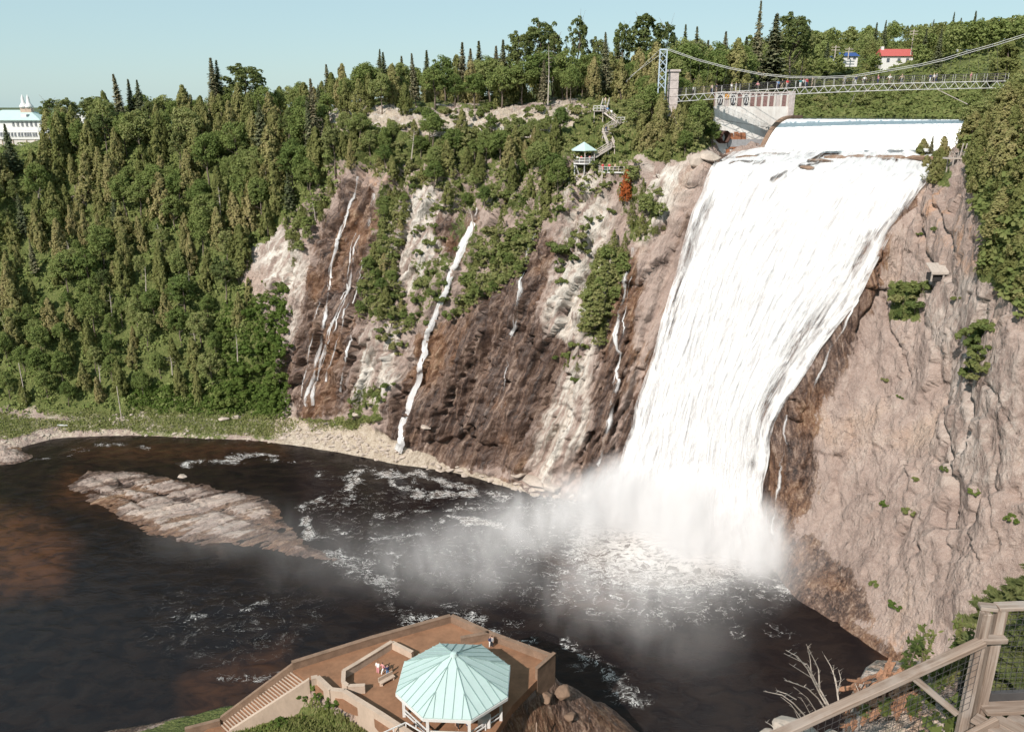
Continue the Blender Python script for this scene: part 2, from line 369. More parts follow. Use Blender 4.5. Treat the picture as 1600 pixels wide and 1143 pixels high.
nu, nv = G.shape[:2]
def gnormal(G):
    du = np.gradient(G, axis=0); dv = np.gradient(G, axis=1); n = np.cross(du, dv); n /= np.linalg.norm(n, axis=-1, keepdims=True)+1e-9
    return n
N = gnormal(G)
# make normals face the camera side / up
flip = np.sign((N*(np.array([0, 0, CAM_Z])-G)).sum(-1)); 
flipu = 1 if np.median(N[nu//3:2*nu//3, 60:160, 1]) < 0 else -1
N = N*flipu
PX, PY = proj(G)
wx = PX + 14*fbm(G/9, 3, 3) + 7*fbm(G/2.5, 2, 5); wy = PY + 14*fbm(G/9, 3, 31) + 7*fbm(G/2.5, 2, 35)
def mask(polys, soft=10):
    m = np.zeros(PX.shape)
    for p in polys: m = np.maximum(m, sstep(soft, -soft, polysd(wx, wy, p)))
    return m
FALL_POLY = [(1125,236),(1108,268),(1085,350),(1060,425),(1030,520),(1002,610),(982,690),(962,770),(955,800),(1075,850),(1198,885),(1196,800),(1208,690),(1232,615),(1272,560),(1322,490),(1345,450),(1372,390),(1402,355),(1438,322),(1440,290),(1482,238)]
WET = [[(535,272),(600,300),(592,400),(565,520),(548,640),(470,652),(447,600),(465,520),(490,420),(520,330)],
       [(805,400),(850,360),(885,390),(860,440),(850,500),(885,560),(850,640),(810,740),(690,735),(596,712),(600,660),(640,590),(655,530),(720,495)],
       [(975,385),(1002,400),(988,560),(955,700),(962,775),(905,770),(920,660),(950,520)],
       [(1112,290),(1135,260),(1040,560),(985,780),(940,772),(968,690),(1010,570),(1045,470),(1080,340)],
       [(1345,440),(1395,362),(1380,440),(1345,520),(1300,590),(1278,660),(1268,780),(1235,860),(1190,890),(1190,740),(1225,610),(1268,560)],
       [(690,350),(745,340),(735,400),(700,410)], [(1190,850),(1270,840),(1330,890),(1360,960),(1290,975),(1215,940)]]
LIGHT = [[(620,300),(700,300),(705,420),(640,460),(615,400)],[(540,530),(600,505),(650,540),(640,600),(590,640),(545,620)],[(400,365),(485,360),(480,470),(420,450)],
         [(880,290),(960,290),(960,420),(900,560),(850,520),(880,400)],[(870,560),(930,520),(915,680),(850,760),(830,720)],[(1020,265),(1080,250),(1050,330),(1010,380)],
         [(1480,560),(1600,560),(1600,760),(1470,760)],[(1430,420),(1530,420),(1540,560),(1480,600)],[(455,480),(480,500),(470,600),(450,640)],[(500,170),(900,165),(905,215),(500,230)],[(650,640),(760,660),(790,700),(660,700)]]
RUST = [[(1440,290),(1540,280),(1545,420),(1450,430)],[(1180,860),(1330,880),(1390,1030),(1250,960)],[(540,270),(620,270),(600,420),(500,560)],[(1350,990),(1450,990),(1450,1080),(1380,1060)]]
VEG = [[(-700,-50),(-700,655),(432,650),(445,560),(405,470),(370,430),(440,355),(500,340),(530,275),(560,262),(600,285),(640,305),(700,300),(705,345),(760,335),(830,362),(885,345),(905,290),(960,285),(1030,255),(1110,240),(1110,150),(1700,150),(1700,0),(1700,-50)],
       [(600,290),(640,310),(615,420),(645,520),(600,505),(558,495),(572,420),(598,340)], [(700,330),(770,360),(850,350),(815,430),(750,480),(690,500),(730,440)],
       [(940,370),(985,390),(962,480),(940,545),(905,515),(925,440)], [(965,285),(1030,290),(1040,370),(985,388)], [(1505,130),(1800,0),(1800,560),(1560,470),(1530,430),(1548,370),(1515,290),(1500,220)],
       [(1395,440),(1450,440),(1440,500),(1395,505)], [(1420,230),(1490,230),(1480,290),(1425,285)], [(640,400),(720,400),(700,480),(650,520)], [(555,600),(610,600),(600,660),(550,650)]]
BARE = [[(500,172),(700,168),(900,160),(930,190),(900,208),(700,206),(560,216),(480,214)], [(120,270),(150,270),(140,320),(115,320)]]
BANK = [[(-300,640),(0,636),(200,640),(440,648),(560,668),(620,690),(700,728),(830,772),(830,790),(-300,760)]]
wet = mask(WET, 20); wet = np.maximum(wet, sstep(3.0, .6, G[..., 2])*(PX > 440)*.75)
wet = np.maximum(wet, (polysd(PX, PY, FALL_POLY) < -4)*1.0)
fallin = sstep(16, -10, polysd(PX, PY, FALL_POLY)) * (np.arange(nv) < 250)[None, :]
bank = mask(BANK, 6) * sstep(14, 8, G[..., 2])*(1-.55*(PX < 430)); bare = mask(BARE, 6)
veg = np.clip(mask(VEG, 8)*(1-bare), 0, 1); veg = np.where((PX > 440) & (PX < 1110) & (PY > 255), veg*.62, veg)
veg = np.maximum(veg, (G[..., 1] > 225)*1.0*(1-bare)); veg = np.maximum(veg, ((G[..., 0] > 84) & (G[..., 1] > 186) & (G[..., 2] > 81))*1.0); veg *= 1-fallin
grassbank = mask([[(60,636),(440,646),(470,660),(300,668),(120,652)], [(230,676),(420,672),(440,684),(300,684)], [(-300,650),(0,648),(90,655),(140,664),(110,676),(60,682),(-300,690)], [(100,650),(300,650),(430,656),(460,668),(380,682),(180,672),(120,668)], [(470,648),(600,655),(590,668),(480,668)]], 5)
veg = np.maximum(veg*(1-bank), grassbank*.95)
bank = np.maximum(bank, bare*.55)
# relief
row = np.arange(nv)
wrow = np.interp(vq, [0, 5, 12, 20, 82, 100, 135, 400], [0, .25, .7, 1, 1, .6, .3, .2])[None, :]
ucol = np.interp(uq, U, [c[1] for c in cols])[:, None]
amp = wrow*(.35+.65*ucol)*(1-.45*sstep(1000, 1040, PX)*sstep(1180, 1120, PX))*(1-.88*fallin)*(1-.8*bank)
right = sstep(1150, 1260, PX)
def grain(P, r):                                                    # across, depth, along
    th = .34*(1-r) - .22*r; c_, s_ = np.cos(th), np.sin(th)
    return np.stack([P[..., 0]*c_ - P[..., 2]*s_ + 70*r, P[..., 1], P[..., 0]*s_ + P[..., 2]*c_], -1)
T = grain(G, np.where(PX > 1200, 1.0, 0.0)); GC = T
ribs = ridged(T*np.array([.16, .16, .030]), 4, 11)
blades = ridged(T*np.array([.50, .40, .040]) + .4*fbm(T/4, 2, 13)[..., None], 3, 14)
blocks = fbm(T*np.array([.07, .07, .045]), 4, 21)
A1, E1 = facet(T*np.array([.19, .19, .060]) + .30*fbm(T/5, 2, 41)[..., None], 51)
A2, E2 = facet(T*np.array([.50, .50, .13]) + .35*fbm(T/2, 2, 43)[..., None], 61)
A3, E3 = facet(T*np.array([1.15, 1.15, .30]) + .35*fbm(T/1., 2, 45)[..., None], 71)
finen = fbm(T/.8, 3, 71)
disp = amp*((2.4-1.2*right)*blocks + (1.9-1.55*right)*ribs + (1.15-1.02*right)*blades + (3.0-1.5*right)*A1 + (1.6-1.05*right)*A2 + (.45-.37*right)*A3 - .6*E1*(1-.65*right) - .3*E2*(1-.9*right) + (.22-.15*right)*finen)
# long cracks on the right wall and overhangs
for ln, dpt, wd in (([(1470,620),(1490,700),(1478,800),(1480,870)], 1.6, 6), ([(1380,470),(1405,540),(1420,590)], 1.3, 5), ([(1548,460),(1540,520),(1520,610),(1525,680)], 1.4, 5), ([(1455,300),(1478,345),(1500,390)], 1.2, 5), ([(1440,330),(1452,400),(1470,425)], 1.2, 5), ([(1370,410),(1375,460),(1345,520)], 1.5, 7), ([(1250,760),(1270,690),(1262,640)], 1.2, 6), ([(665,690),(740,685),(770,700)], 2.2, 7), ([(540,620),(600,548),(640,552)], 1.0, 5), ([(1560,860),(1545,760),(1560,680)], .9, 4), ([(1075,300),(1050,400),(1010,520),(985,640)], 1.5, 6), ([(1550,600),(1590,680)], .8, 4)):
    disp -= dpt*sstep(wd, 0, linedist(wx*.6+PX*.4, wy*.6+PY*.4, ln))*wrow
disp -= 1.1*fallin*wrow
keep = (G[..., 2] > -1)
G2 = G + N*(disp*keep)[..., None]
G2[..., 2] = np.where((vq[None, :] > 100), np.maximum(G2[..., 2], G[..., 2]-.8), G2[..., 2])
cliff_me = npmesh('cliff', G2.reshape(-1, 3), gridfaces(nu, nv) if flipu > 0 else gridfaces(nu, nv)[:, ::-1], False,
    dict(gc=GC.reshape(-1, 3), wet=(wet*np.where((PX > 440) & (PX < 900), .84, 1.0)).ravel(), light=(mask(LIGHT, 14)*np.where(PX > 1200, .25, 1.0)).ravel(), rust=mask(RUST, 16).ravel(), veg=veg.ravel(), bank=bank.ravel()))
cliff = link('cliff', cliff_me, None, M['rock']); tag(cliff, 'tall weathered cliff wrapping round the falls basin', kind='structure')
VFLAT = G2.reshape(-1, 3)
BVH = BVHTree.FromPolygons([tuple(v) for v in VFLAT.tolist()], gridfaces(nu, nv).tolist())
CAM = Vector((0, 0, CAM_Z))
def hit(px, py, off=0.0):
    d = ray(px, py).normalized(); h = BVH.ray_cast(CAM, d)
    if h[0] is None: return None, None
    n = h[1] if h[1].dot(d) < 0 else -h[1]
    return h[0] + n*off, n
def ground_z(x, y, top=260):
    h = BVH.ray_cast(Vector((x, y, top)), Vector((0, 0, -1)))
    return h[0].z if h[0] is not None else None
# ------------------------------------------------------------------ near side: the mound below the pavilion and the slope under the viewing deck
PZ = 17.0
PLAT = [(705,968),(868,1034),(838,1062),(800,1100),(745,1190),(620,1160),(640,1150),(575,1098),(540,1100),(485,1068),(455,1044)]
PLATW = [tuple(atz(x, y, PZ)[:2]) for x, y in PLAT]
def near_height(X, Y):
    P3 = np.stack([X, Y, np.zeros_like(X)], -1)
    d = polysd(X, Y, PLATW)
    dd = d + 1.6*fbm(P3/6, 3, 5)
    # rock apron falling from the terrace to the water; gentler to the right, steep on the river side
    reach = 10 + 8*sstep(2, 16, X) + 3*sstep(-24, -36, X)
    m = PZ-1.1 - (PZ+3.0)*np.clip(dd/reach, 0, 1.6)**.85
    m = m + .9*ridged(P3*np.array([.16, .3, .1]), 4, 9)*sstep(.5, 3, d)
    m = np.where(d < .6, np.minimum(m, PZ-1.0), m)
    hill = 80.5 - 1.03*np.maximum(Y-3, 0) - .25*np.maximum(-X-10, 0) + 1.5*fbm(P3/8, 3, 15) - 3.0*sstep(0, 8, Y)
    hill = np.minimum(hill, 80.5) - 2.0*sstep(6, 3, Y)*0
    grass = PZ-3.2 - .40*np.maximum(Y-79, 0) + .5*fbm(P3/4, 3, 25) - .25*np.maximum(-X-26, 0)
    grass = np.where((X < -7) & (Y < 92), grass - 20*sstep(-6, 0, X)*0, -30)
    grass = np.where(d < .3, -30, grass)
    return np.maximum(np.maximum(m, np.where(d > .3, hill, -30)), grass)
xs = np.arange(-95, 96, .6); ys = np.arange(-40, 125, .6)
GX, GY = np.meshgrid(xs, ys, indexing='ij'); GZ = near_height(GX, GY)
gpx, gpy = proj(np.stack([GX, GY, GZ], -1))
dpl = polysd(GX, GY, PLATW)
gveg = sstep(-6.5, -8.5, GX)*sstep(93, 90, GY)*sstep(.2, .8, dpl)*sstep(2.2, 4.5, GZ); gveg = np.maximum(gveg, sstep(68, 60, GY))
gwet = sstep(18, 13, GZ)*(GY > 60)*.80*(1-gveg); 
near_me = npmesh('near_bank', np.stack([GX, GY, GZ], -1).reshape(-1, 3), gridfaces(len(xs), len(ys)), True,
    dict(gc=np.stack([GX, GY, GZ], -1).reshape(-1, 3), wet=gwet.ravel(), veg=gveg.ravel(), bank=np.zeros(GX.size), light=np.zeros(GX.size), rust=np.full(GX.size, .5)))
near = link('near_bank', near_me, None, M['rock']); tag(near, 'dark rock bank under the pavilion terrace', kind='structure')
NBVH = BVHTree.FromPolygons([tuple(v) for v in np.stack([GX, GY, GZ], -1).reshape(-1, 3).tolist()], gridfaces(len(xs), len(ys)).tolist())
def near_z(x, y):
    h = NBVH.ray_cast(Vector((x, y, 200)), Vector((0, 0, -1))); return h[0].z if h[0] is not None else 0

# ------------------------------------------------------------------ basin water with drifting foam
def water_material():
    t = NT('basin_water'); P = t.pos()
    n1 = t.noise(t.mapping(P, (1, 1.7, 1), (0, 0, R(15))), .22, 4, .62, .7); n2 = t.noise(t.mapping(P, (1, 1.8, 1), (0, 0, R(-10))), 1.1, 4, .62, .5)
    shallow = t.attr('shallow')
    c = t.mix(t.mr(n1, .35, .65), (.008, .006, .007), (.016, .011, .010))
    c = t.mix(t.math('MULTIPLY', shallow, t.mr(n1, .3, .7, .3, 1)), c, (.085, .036, .018))
    # foam: thin wandering filaments where the mask allows, a dense net at the plunge
    warp = t.noise(P, .16, 5, .6, 0, True); wp = t.n('VectorMath', operation='MULTIPLY_ADD'); t.l(warp, wp.inputs[0]); wp.inputs[1].default_value = (7, 7, 0); t.l(P, wp.inputs[2])
    f = t.noise(t.mapping(wp.outputs[0], (1, 1.6, 0)), .26, 6, .62, .8); fil = t.math('ABSOLUTE', t.math('SUBTRACT', f, .5))
    f2 = t.noise(t.mapping(wp.outputs[0], (1, 2.4, 0), (0, 0, R(-12))), .50, 5, .66, .9); fil2 = t.math('ABSOLUTE', t.math('SUBTRACT', f2, .5))
    fo = t.attr('foam')
    a = t.mr(fil, 0.0, t.math('MULTIPLY', fo, .042), 1, 0); a = t.math('MULTIPLY', a, t.math('MULTIPLY', t.mr(f2, .44, .58), t.mr(fo, .10, .40)))
    b = t.mr(fil2, 0.0, t.math('MULTIPLY', fo, .050), 1, 0); b = t.math('MULTIPLY', b, t.mr(fo, .3, .75))
    dense = t.mr(t.math('ADD', fo, t.math('MULTIPLY', t.math('SUBTRACT', f2, .5), 2.4)), 1.2, 1.7)
    foam = t.math('MAXIMUM', t.math('MAXIMUM', a, b), dense, clamp=True)
    c = t.mix(foam, c, (.80, .78, .76))
    c = t.mix(t.math('MULTIPLY', t.mr(fo, .55, 1.1), .35), c, (.34, .27, .23))
    h = t.math('ADD', t.math('MULTIPLY', n1, .8), t.math('ADD', t.math('MULTIPLY', n2, .30), t.math('MULTIPLY', foam, .25)))
    return t.done(t.bsdf(c, t.mr(foam, 0, 1, .16, .9), t.bump(h, .30, .5), .16))
M['water'] = water_material()
xs = np.concatenate([np.linspace(-420, -150, 30), np.arange(-149, 84, .55), np.linspace(86, 130, 8)]); ys = np.concatenate([np.linspace(-30, 66, 16), np.arange(68, 214, .55)])
WX, WY = np.meshgrid(xs, ys, indexing='ij'); WP = np.stack([WX, WY, np.zeros_like(WX)], -1); wpx, wpy = proj(WP)
px_ = wpx + 16*fbm(WP/7, 4, 81); py_ = wpy + 9*fbm(WP/7, 4, 91)
foam = np.zeros(WX.shape); brkf = .25+.75*sstep(-.30, .18, fbm(WP/3.2, 4, 83))
for ln, s, wd in (([(478,842),(478,812),(498,790),(545,772),(555,748)], .9, 14), ([(560,735),(600,738),(640,748),(648,765),(700,772),(770,778)], .95, 11), ([(640,735),(700,752),(770,772),(790,778)], .8, 9),
                  ([(690,818),(740,815),(805,822)], .85, 10), ([(500,745),(520,742),(548,760)], .6, 10), ([(280,722),(400,714),(490,722)], .75, 5), ([(0,712),(60,716),(120,700),(180,692),(230,700)], .6, 5),
                  ([(300,965),(360,962),(420,940)], .55, 10), ([(345,1058),(400,1060),(440,1050)], .55, 7), ([(640,965),(740,965),(780,985),(850,990),(930,1040),(1000,1100)], .6, 26), ([(880,1000),(960,1060),(1010,1100)], .6, 18),
                  ([(480,850),(560,880),(620,930),(700,960)], .55, 30), ([(1195,885),(1240,925)], .8, 10), ([(1390,1020),(1370,1015)], .6, 6), ([(840,770),(960,800)], .5, 10), ([(1150,990),(1230,1000)], .35, 25), ([(470,848),(468,820),(490,795),(502,780),(535,775),(545,750)], .85, 6), ([(500,745),(545,740),(550,770),(535,785)], .7, 5), ([(555,735),(600,740),(620,755),(640,770),(680,772)], .9, 6), ([(640,738),(690,745),(720,760),(790,775)], .8, 5), ([(560,800),(600,805),(660,795),(780,790),(840,790)], .6, 5), ([(690,815),(700,805),(740,812),(800,820)], .85, 5), ([(480,850),(510,870),(560,890),(545,905)], .7, 6), ([(520,830),(590,840),(650,830),(700,838)], .55, 5), ([(560,860),(620,870),(605,890)], .6, 5), ([(255,935),(300,965),(365,960)], .5, 5), ([(270,960),(320,985),(400,980)], .45, 5)):
    foam = np.maximum(foam, s*1.05*sstep(wd*1.5, 0, linedist(px_, py_, ln))*brkf)
dF = np.hypot((wpx-1040)/230, (wpy-850)/110); foam = np.maximum(foam, 1.5*sstep(1.0, .25, dF)); foam = np.maximum(foam, .42*sstep(1.55, .8, dF))
foam = np.maximum(foam, 0.24*sstep(40, -60, polysd(px_, py_, [(470,740),(620,730),(900,790),(1000,1000),(700,960),(480,860)])))
foam = np.maximum(foam, .20*sstep(40, -30, polysd(px_, py_, [(250,900),(560,930),(450,1030),(330,1060),(200,1000)])))
shal = np.zeros(WX.shape)
for pl, s in (([(-200,780),(40,800),(110,850),(90,920),(-200,960)], .9), ([(120,700),(420,690),(440,705),(150,715)], .7), ([(110,740),(200,790),(330,850),(200,800),(90,775)], .9), ([(860,870),(1010,880),(980,960),(880,950)], .6), ([(290,1060),(450,1000),(440,1050),(310,1143)], .55), ([(1360,990),(1420,1010),(1400,1060)], .8)):
    shal = np.maximum(shal, s*sstep(30, -30, polysd(px_, py_, pl)))
WP[..., 2] = .10*fbm(WP/3.0, 3, 95) + .35*fbm(WP/2.2, 3, 97)*sstep(1.3, .4, dF)
basin = link('basin_water', npmesh('basin_water', WP.reshape(-1, 3), gridfaces(len(xs), len(ys)), True, dict(foam=foam.ravel(), shallow=shal.ravel())), None, M['water'])
tag(basin, 'dark brown plunge pool with drifting foam', kind='structure')

# far ground to the horizon, behind and below everything
M['far'] = mat_plain('far_ground', (.07, .09, .035), .9, .4, .02, .2, .5)
g = MB(); g.add([(-9000, 500, 60), (9000, 500, 60), (9000, 12000, 60), (-9000, 12000, 60)], [(0, 1, 2, 3)]); tag(g.build('ground', M['far']), 'flat far ground behind the plateau', kind='structure')
g = MB(); g.add([(-9000, 150, -6), (-400, 150, -6), (-400, 505, 58), (-9000, 505, 58)], [(0, 1, 2, 3)]); tag(g.build('terrain', M['far']), 'wooded land beyond the left hillside', kind='structure')
# ------------------------------------------------------------------ the falls
def fall_material(name, gapbias=0.0, edge=True):
    t = NT(name); uv = t.attr('flow', True); P = t.pos()
    s1 = t.noise(t.mapping(uv, (1.0, .075, 1)), .9, 4, .66, .7); s2 = t.noise(t.mapping(uv, (1.0, .10, 1)), 3.2, 3, .66, .3)
    puff = t.noise(t.mapping(uv, (1, .30, 1)), .9, 5, .68, .8)
    th = t.attr('thin')
    d = t.math('ADD', t.math('MULTIPLY', s1, .45), t.math('ADD', t.math('MULTIPLY', s2, .15), t.math('MULTIPLY', puff, .40)))
    c = t.ramp(d, [(.33, (.44, .425, .435)), (.42, (.60, .585, .59)), (.49, (.77, .76, .76)), (.58, (.87, .865, .86))])
    cover = t.math('ADD', t.math('SUBTRACT', 1.02+gapbias, th), t.math('MULTIPLY', t.math('SUBTRACT', d, .5), 2.6))
    al = t.mr(cover, -.12, .72)
    h = t.math('ADD', t.math('MULTIPLY', s1, 1.0), t.math('ADD', t.math('MULTIPLY', s2, .4), t.math('MULTIPLY', puff, .6)))
    sh = t.bsdf(c, .8, t.bump(h, .35, .5), .2)
    tr = t.n('BsdfTranslucent'); tr.inputs[0].default_value = (.85, .86, .88, 1); mx = t.n('MixShader'); mx.inputs[0].default_value = .22; t.l(sh, mx.inputs[1]); t.l(tr.outputs[0], mx.inputs[2])
    tp = t.n('BsdfTransparent'); m2 = t.n('MixShader'); t.l(al, m2.inputs[0]); t.l(tp.outputs[0], m2.inputs[1]); t.l(mx.outputs[0], m2.inputs[2])
    return t.done(m2.outputs[0])
M['fall'] = fall_material('falling_water'); M['stream'] = fall_material('stream_water', -.02)
FL = [(1148,240,181),(1112,262,169.3),(1062,420,167),(1030,515,165),(1000,620,163),(970,740,161.2),(955,800,160)]
FM = [(1312,242,176.8),(1275,277,159.5),(1185,410,157.5),(1145,520,156),(1108,640,153.5),(1082,760,150.8),(1070,850,145)]
FR = [(1476,240,171),(1440,293,148.5),(1352,450,146),(1272,562,144.5),(1213,668,143),(1196,800,141),(1198,888,137.5)]
rows_ = [0, 18, 38, 52, 66, 84, 98]
FC = np.array([[list(at(*p)) for p in c] for c in (FL, FM, FR)])
def fall_sheet(name, nU, nV, off, thinf, mat, parent, seed):
    uu = np.linspace(0, 1, nU); vv = np.linspace(0, 98, nV)
    g_ = pchip(rows_, FC.transpose(1, 0, 2), vv)                   # v x 3 x 3
    g_ = pchip([0, .5, 1], g_.transpose(1, 0, 2), uu)               # u x v x 3
    n = gnormal(g_); n = n if np.median(n[..., 1]) < 0 else -n
    n[..., 2] = np.abs(n[..., 2]); n /= np.linalg.norm(n, axis=-1, keepdims=True)
    width = 38.0; fu = np.broadcast_to((uu*width)[:, None], g_.shape[:2]); fv = np.broadcast_to(vv[None, :], g_.shape[:2])
    Q = np.stack([fu, fv*.10, np.full_like(fu, seed*7.3)], -1)
    rel = .9*fbm(Q*np.array([.16, 1.0, 1]), 4, seed) + .40*fbm(Q*np.array([.6, 1.2, 1]), 4, seed+5) + .16*fbm(Q*np.array([1.8, 3, 1]), 3, seed+9)
    topw = sstep(0, 22, fv)
    px, py = proj(g_)
    e = np.minimum(uu, 1-uu)[:, None]
    bulge = .7*sstep(0, .12, e)
    g_ = g_ + n*(off + bulge + rel*(.35+.65*topw))[..., None]
    # ragged right edge follows the rock: push side columns with noise
    side = fbm(np.stack([fv*.09, fu*0+seed, fu*0], -1), 3, seed+3)
    g_[..., 0] += side*1.2*(1-sstep(0, .10, e))
    thin = thinf(px, py, fu, fv, e)
    me = npmesh(name, g_.reshape(-1, 3), gridfaces(nU, nV), True, dict(thin=thin.ravel(), flow=np.stack([fu+seed*3.1, fv, fu*0], -1).reshape(-1, 3)))
    return link(name, me, parent, mat)
def thin_main(px, py, fu, fv, e):
    bx = px + 10*fbm(np.stack([fu*.35, fv*.12, fu*0], -1), 3, 61); by = py + 10*fbm(np.stack([fu*.35, fv*.12, fu*0+5], -1), 3, 63)
    brk = .55+.9*np.clip(.5+fbm(np.stack([fu*.55, fv*.10, fu*0], -1), 3, 65), 0, 1)
    th = .80*sstep(.07, 0.0, e)
    th = np.maximum(th, brk*.86*sstep(34, 0, linedist(bx, by, [(1432,322),(1400,345),(1365,380),(1335,420)])))
    th = np.maximum(th, brk*.62*sstep(42, 0, linedist(bx, by, [(1325,430),(1250,530),(1200,640),(1185,720)])))
    th = np.maximum(th, brk*.66*sstep(30, 0, linedist(bx, by, [(1112,300),(1066,450),(1030,560),(1008,650)])))
    th = np.maximum(th, .95*sstep(9, 1, linedist(bx, by, [(1206,283),(1228,280)])))
    for ln, a_ in (([(1262,260),(1290,250),(1318,243)], 1.5), ([(1335,243),(1420,246),(1472,245)], 1.35), ([(1250,272),(1280,262)], 1.1), ([(1140,262),(1195,261)], .95), ([(1330,258),(1400,256)], .9), ([(1180,250),(1240,248)], .8)):
        th = np.maximum(th, a_*sstep(5, 0.5, linedist(bx*.3+px*.7, by*.3+py*.7+1.5*np.sin(px/7), ln)))
    return th
fall = empty('waterfall', tuple(atz(1075, 850, 0))); tag(fall, 'huge white waterfall pouring over the cliff crest into the dark pool', 'waterfall')
for o in (fall_sheet('water_curtain', 200, 330, .55, thin_main, M['fall'], fall, 3),
          fall_sheet('spray_veil', 120, 220, 1.3, lambda px, py, fu, fv, e: np.clip(1.05 - .30*sstep(10, 50, fv) - .10*sstep(60, 98, fv) + .5*sstep(.16, 0, e), 0, 2), M['fall'], fall, 8)):
    o.matrix_parent_inverse = Matrix.Translation(-fall.location)
# ------------------------------------------------------------------ side cascades lying on the cliff
def cascade(pts, widths, label, thin=.35, name='cascade', off=.38):
    P = []; pts = [np.array(p, float) for p in pts]; L = 0; wds = []
    for k in range(len(pts)-1):
        n = max(2, int(np.linalg.norm(pts[k+1]-pts[k])/3))
        for j in range(n):
            s = j/n; q = pts[k]*(1-s)+pts[k+1]*s; h, nn = hit(q[0]+1.6*math.sin(q[1]*.11+k)+1.0*math.sin(q[1]*.31), q[1], off)
            if h is None: continue
            P.append((h, nn)); wds.append((widths[k]*(1-s)+widths[k+1]*s)*(1.0 if thin < -.1 else .85))
    H = [p[0] for p in P]; NN = [p[1] for p in P]
    Hs = list(H)
    for _ in range(2):
        Sm = [sum((Hs[max(0, min(len(Hs)-1, k+j))] for j in range(-3, 4)), Vector())/7 for k in range(len(Hs))]
        Hs = [Sm[k] if (Sm[k]-CAM).length < (H[k]-CAM).length else Sm[k].lerp(H[k], .8) for k in range(len(Hs))]
    V = []; fl = []; th = []; nc = 7; L = 0
    for k, c in enumerate(Hs):
        d = (Hs[min(k+1, len(Hs)-1)]-Hs[max(k-1, 0)]); L += d.length/2; d.normalize()
        view = (CAM-c).normalized(); nrm = (NN[k]*.4+view*.6).normalized(); sx = d.cross(nrm).normalized()
        for j in range(nc):
            a = j/(nc-1)*2-1; ww = wds[k]*(1+.35*math.sin(L*.9+1.3*j)*.4)
            V.append(tuple(c + sx*a*ww/2 + nrm*(.05*(1-a*a)*min(1, ww)))); fl.append((a*ww/2*1.3+3*len(label), L*.8, 0)); th.append((thin+.47 if thin < -.1 else thin+.42)+.55*abs(a)**1.6+.28*math.sin(L*.55+len(label))*(thin > -.1))
    me = npmesh(name, V, gridfaces(len(Hs), nc), True, dict(thin=np.array(th), flow=np.array(fl)))
    o = link(name, me, None, M['stream']); tag(o, label, 'waterfall', 'small cascades on the cliff'); return o
cascade([(742,345),(728,375),(705,425),(690,470),(668,515),(660,560),(652,600),(636,640),(628,680),(622,712)], [2.0,2.0,1.3,1.35,1.4,1.4,1.5,1.7,1.9,2.1], 'bright narrow cascade curving down the middle of the brown cliff to the pool', -.30)
cascade([(560,274),(549,315),(533,360),(520,400),(514,450),(507,500),(495,560),(482,610),(474,640)], [.9,1.0,1.1,1.0,.9,1.1,1.2,1.3,1.8], 'longest thin white trickle down the left rust-brown wall', .10)
cascade([(585,300),(578,330),(572,358)], [.9,1.6,1.3], 'short veil trickle under the shrubs right of the long trickle', .3)
cascade([(562,365),(552,390),(549,430),(542,460),(525,490),(512,520),(500,570),(490,610),(485,640)], [.5,.6,.8,.8,.9,.9,1.0,1.2,1.5], 'second thin trickle running beside the long one on the brown wall', .22)
cascade([(571,425),(552,455),(538,490),(528,530),(512,580),(508,600)], [.4,.5,.7,.6,.8,.8], 'third faint trickle on the right part of the rust-brown wall', .3)
cascade([(552,500),(545,540),(535,580),(530,620)], [.6,.9,.8,.9], 'shortest low trickle near the foot of the rust-brown wall', .25)
cascade([(838,360),(822,395),(812,440),(808,480),(798,530)], [.7,1.0,1.5,1.3,1.8], 'misty trickle below the shrubs on the big brown cliff', .35)
cascade([(991,385),(980,430),(970,480),(962,520),(968,570),(960,620),(945,680),(935,735)], [.9,1.3,1.2,1.5,1.2,1.5,1.6,1.2], 'double trickle in the dark gully left of the great falls', .30)
for i_, (pts_, lb_) in enumerate((([(546,330),(530,372),(516,412),(510,455)], 'left of the long trickle'), ([(556,360),(546,400),(543,440),(530,475)], 'under the short veil'), ([(520,500),(505,550),(490,600)], 'between the long trickles'), ([(497,470),(488,520),(478,580),(470,625)], 'near the left edge of the wall'), ([(545,440),(536,480),(520,520),(505,560),(494,600)], 'crossing the middle of the wall'), ([(566,400),(560,440),(548,480)], 'near the right edge of the wall'), ([(820,420),(806,470),(800,520),(790,580),(783,640)], 'on the big brown cliff'), ([(985,430),(975,500),(970,560),(950,640)], 'in the gully by the great falls'))):
    cascade(pts_, [.35, .5, .45, .5, .5][:len(pts_)], 'hair-thin white trickle '+lb_, .12 if i_ < 6 else .3)
cascade([(745,322),(742,345)], [.4,.6], 'tiny spout above the bright curving cascade', .1)
cascade([(1345,452),(1330,490),(1290,560),(1268,610),(1255,640)], [.5,.6,.6,.8,.6], 'side rivulet escaping right of the great falls', .3, off=.5)
cascade([(1230,650),(1222,720),(1212,790),(1205,840)], [.8,.9,1.0,1.2], 'thin rivulet on the dark rock at the right foot of the falls', .3, off=.5)
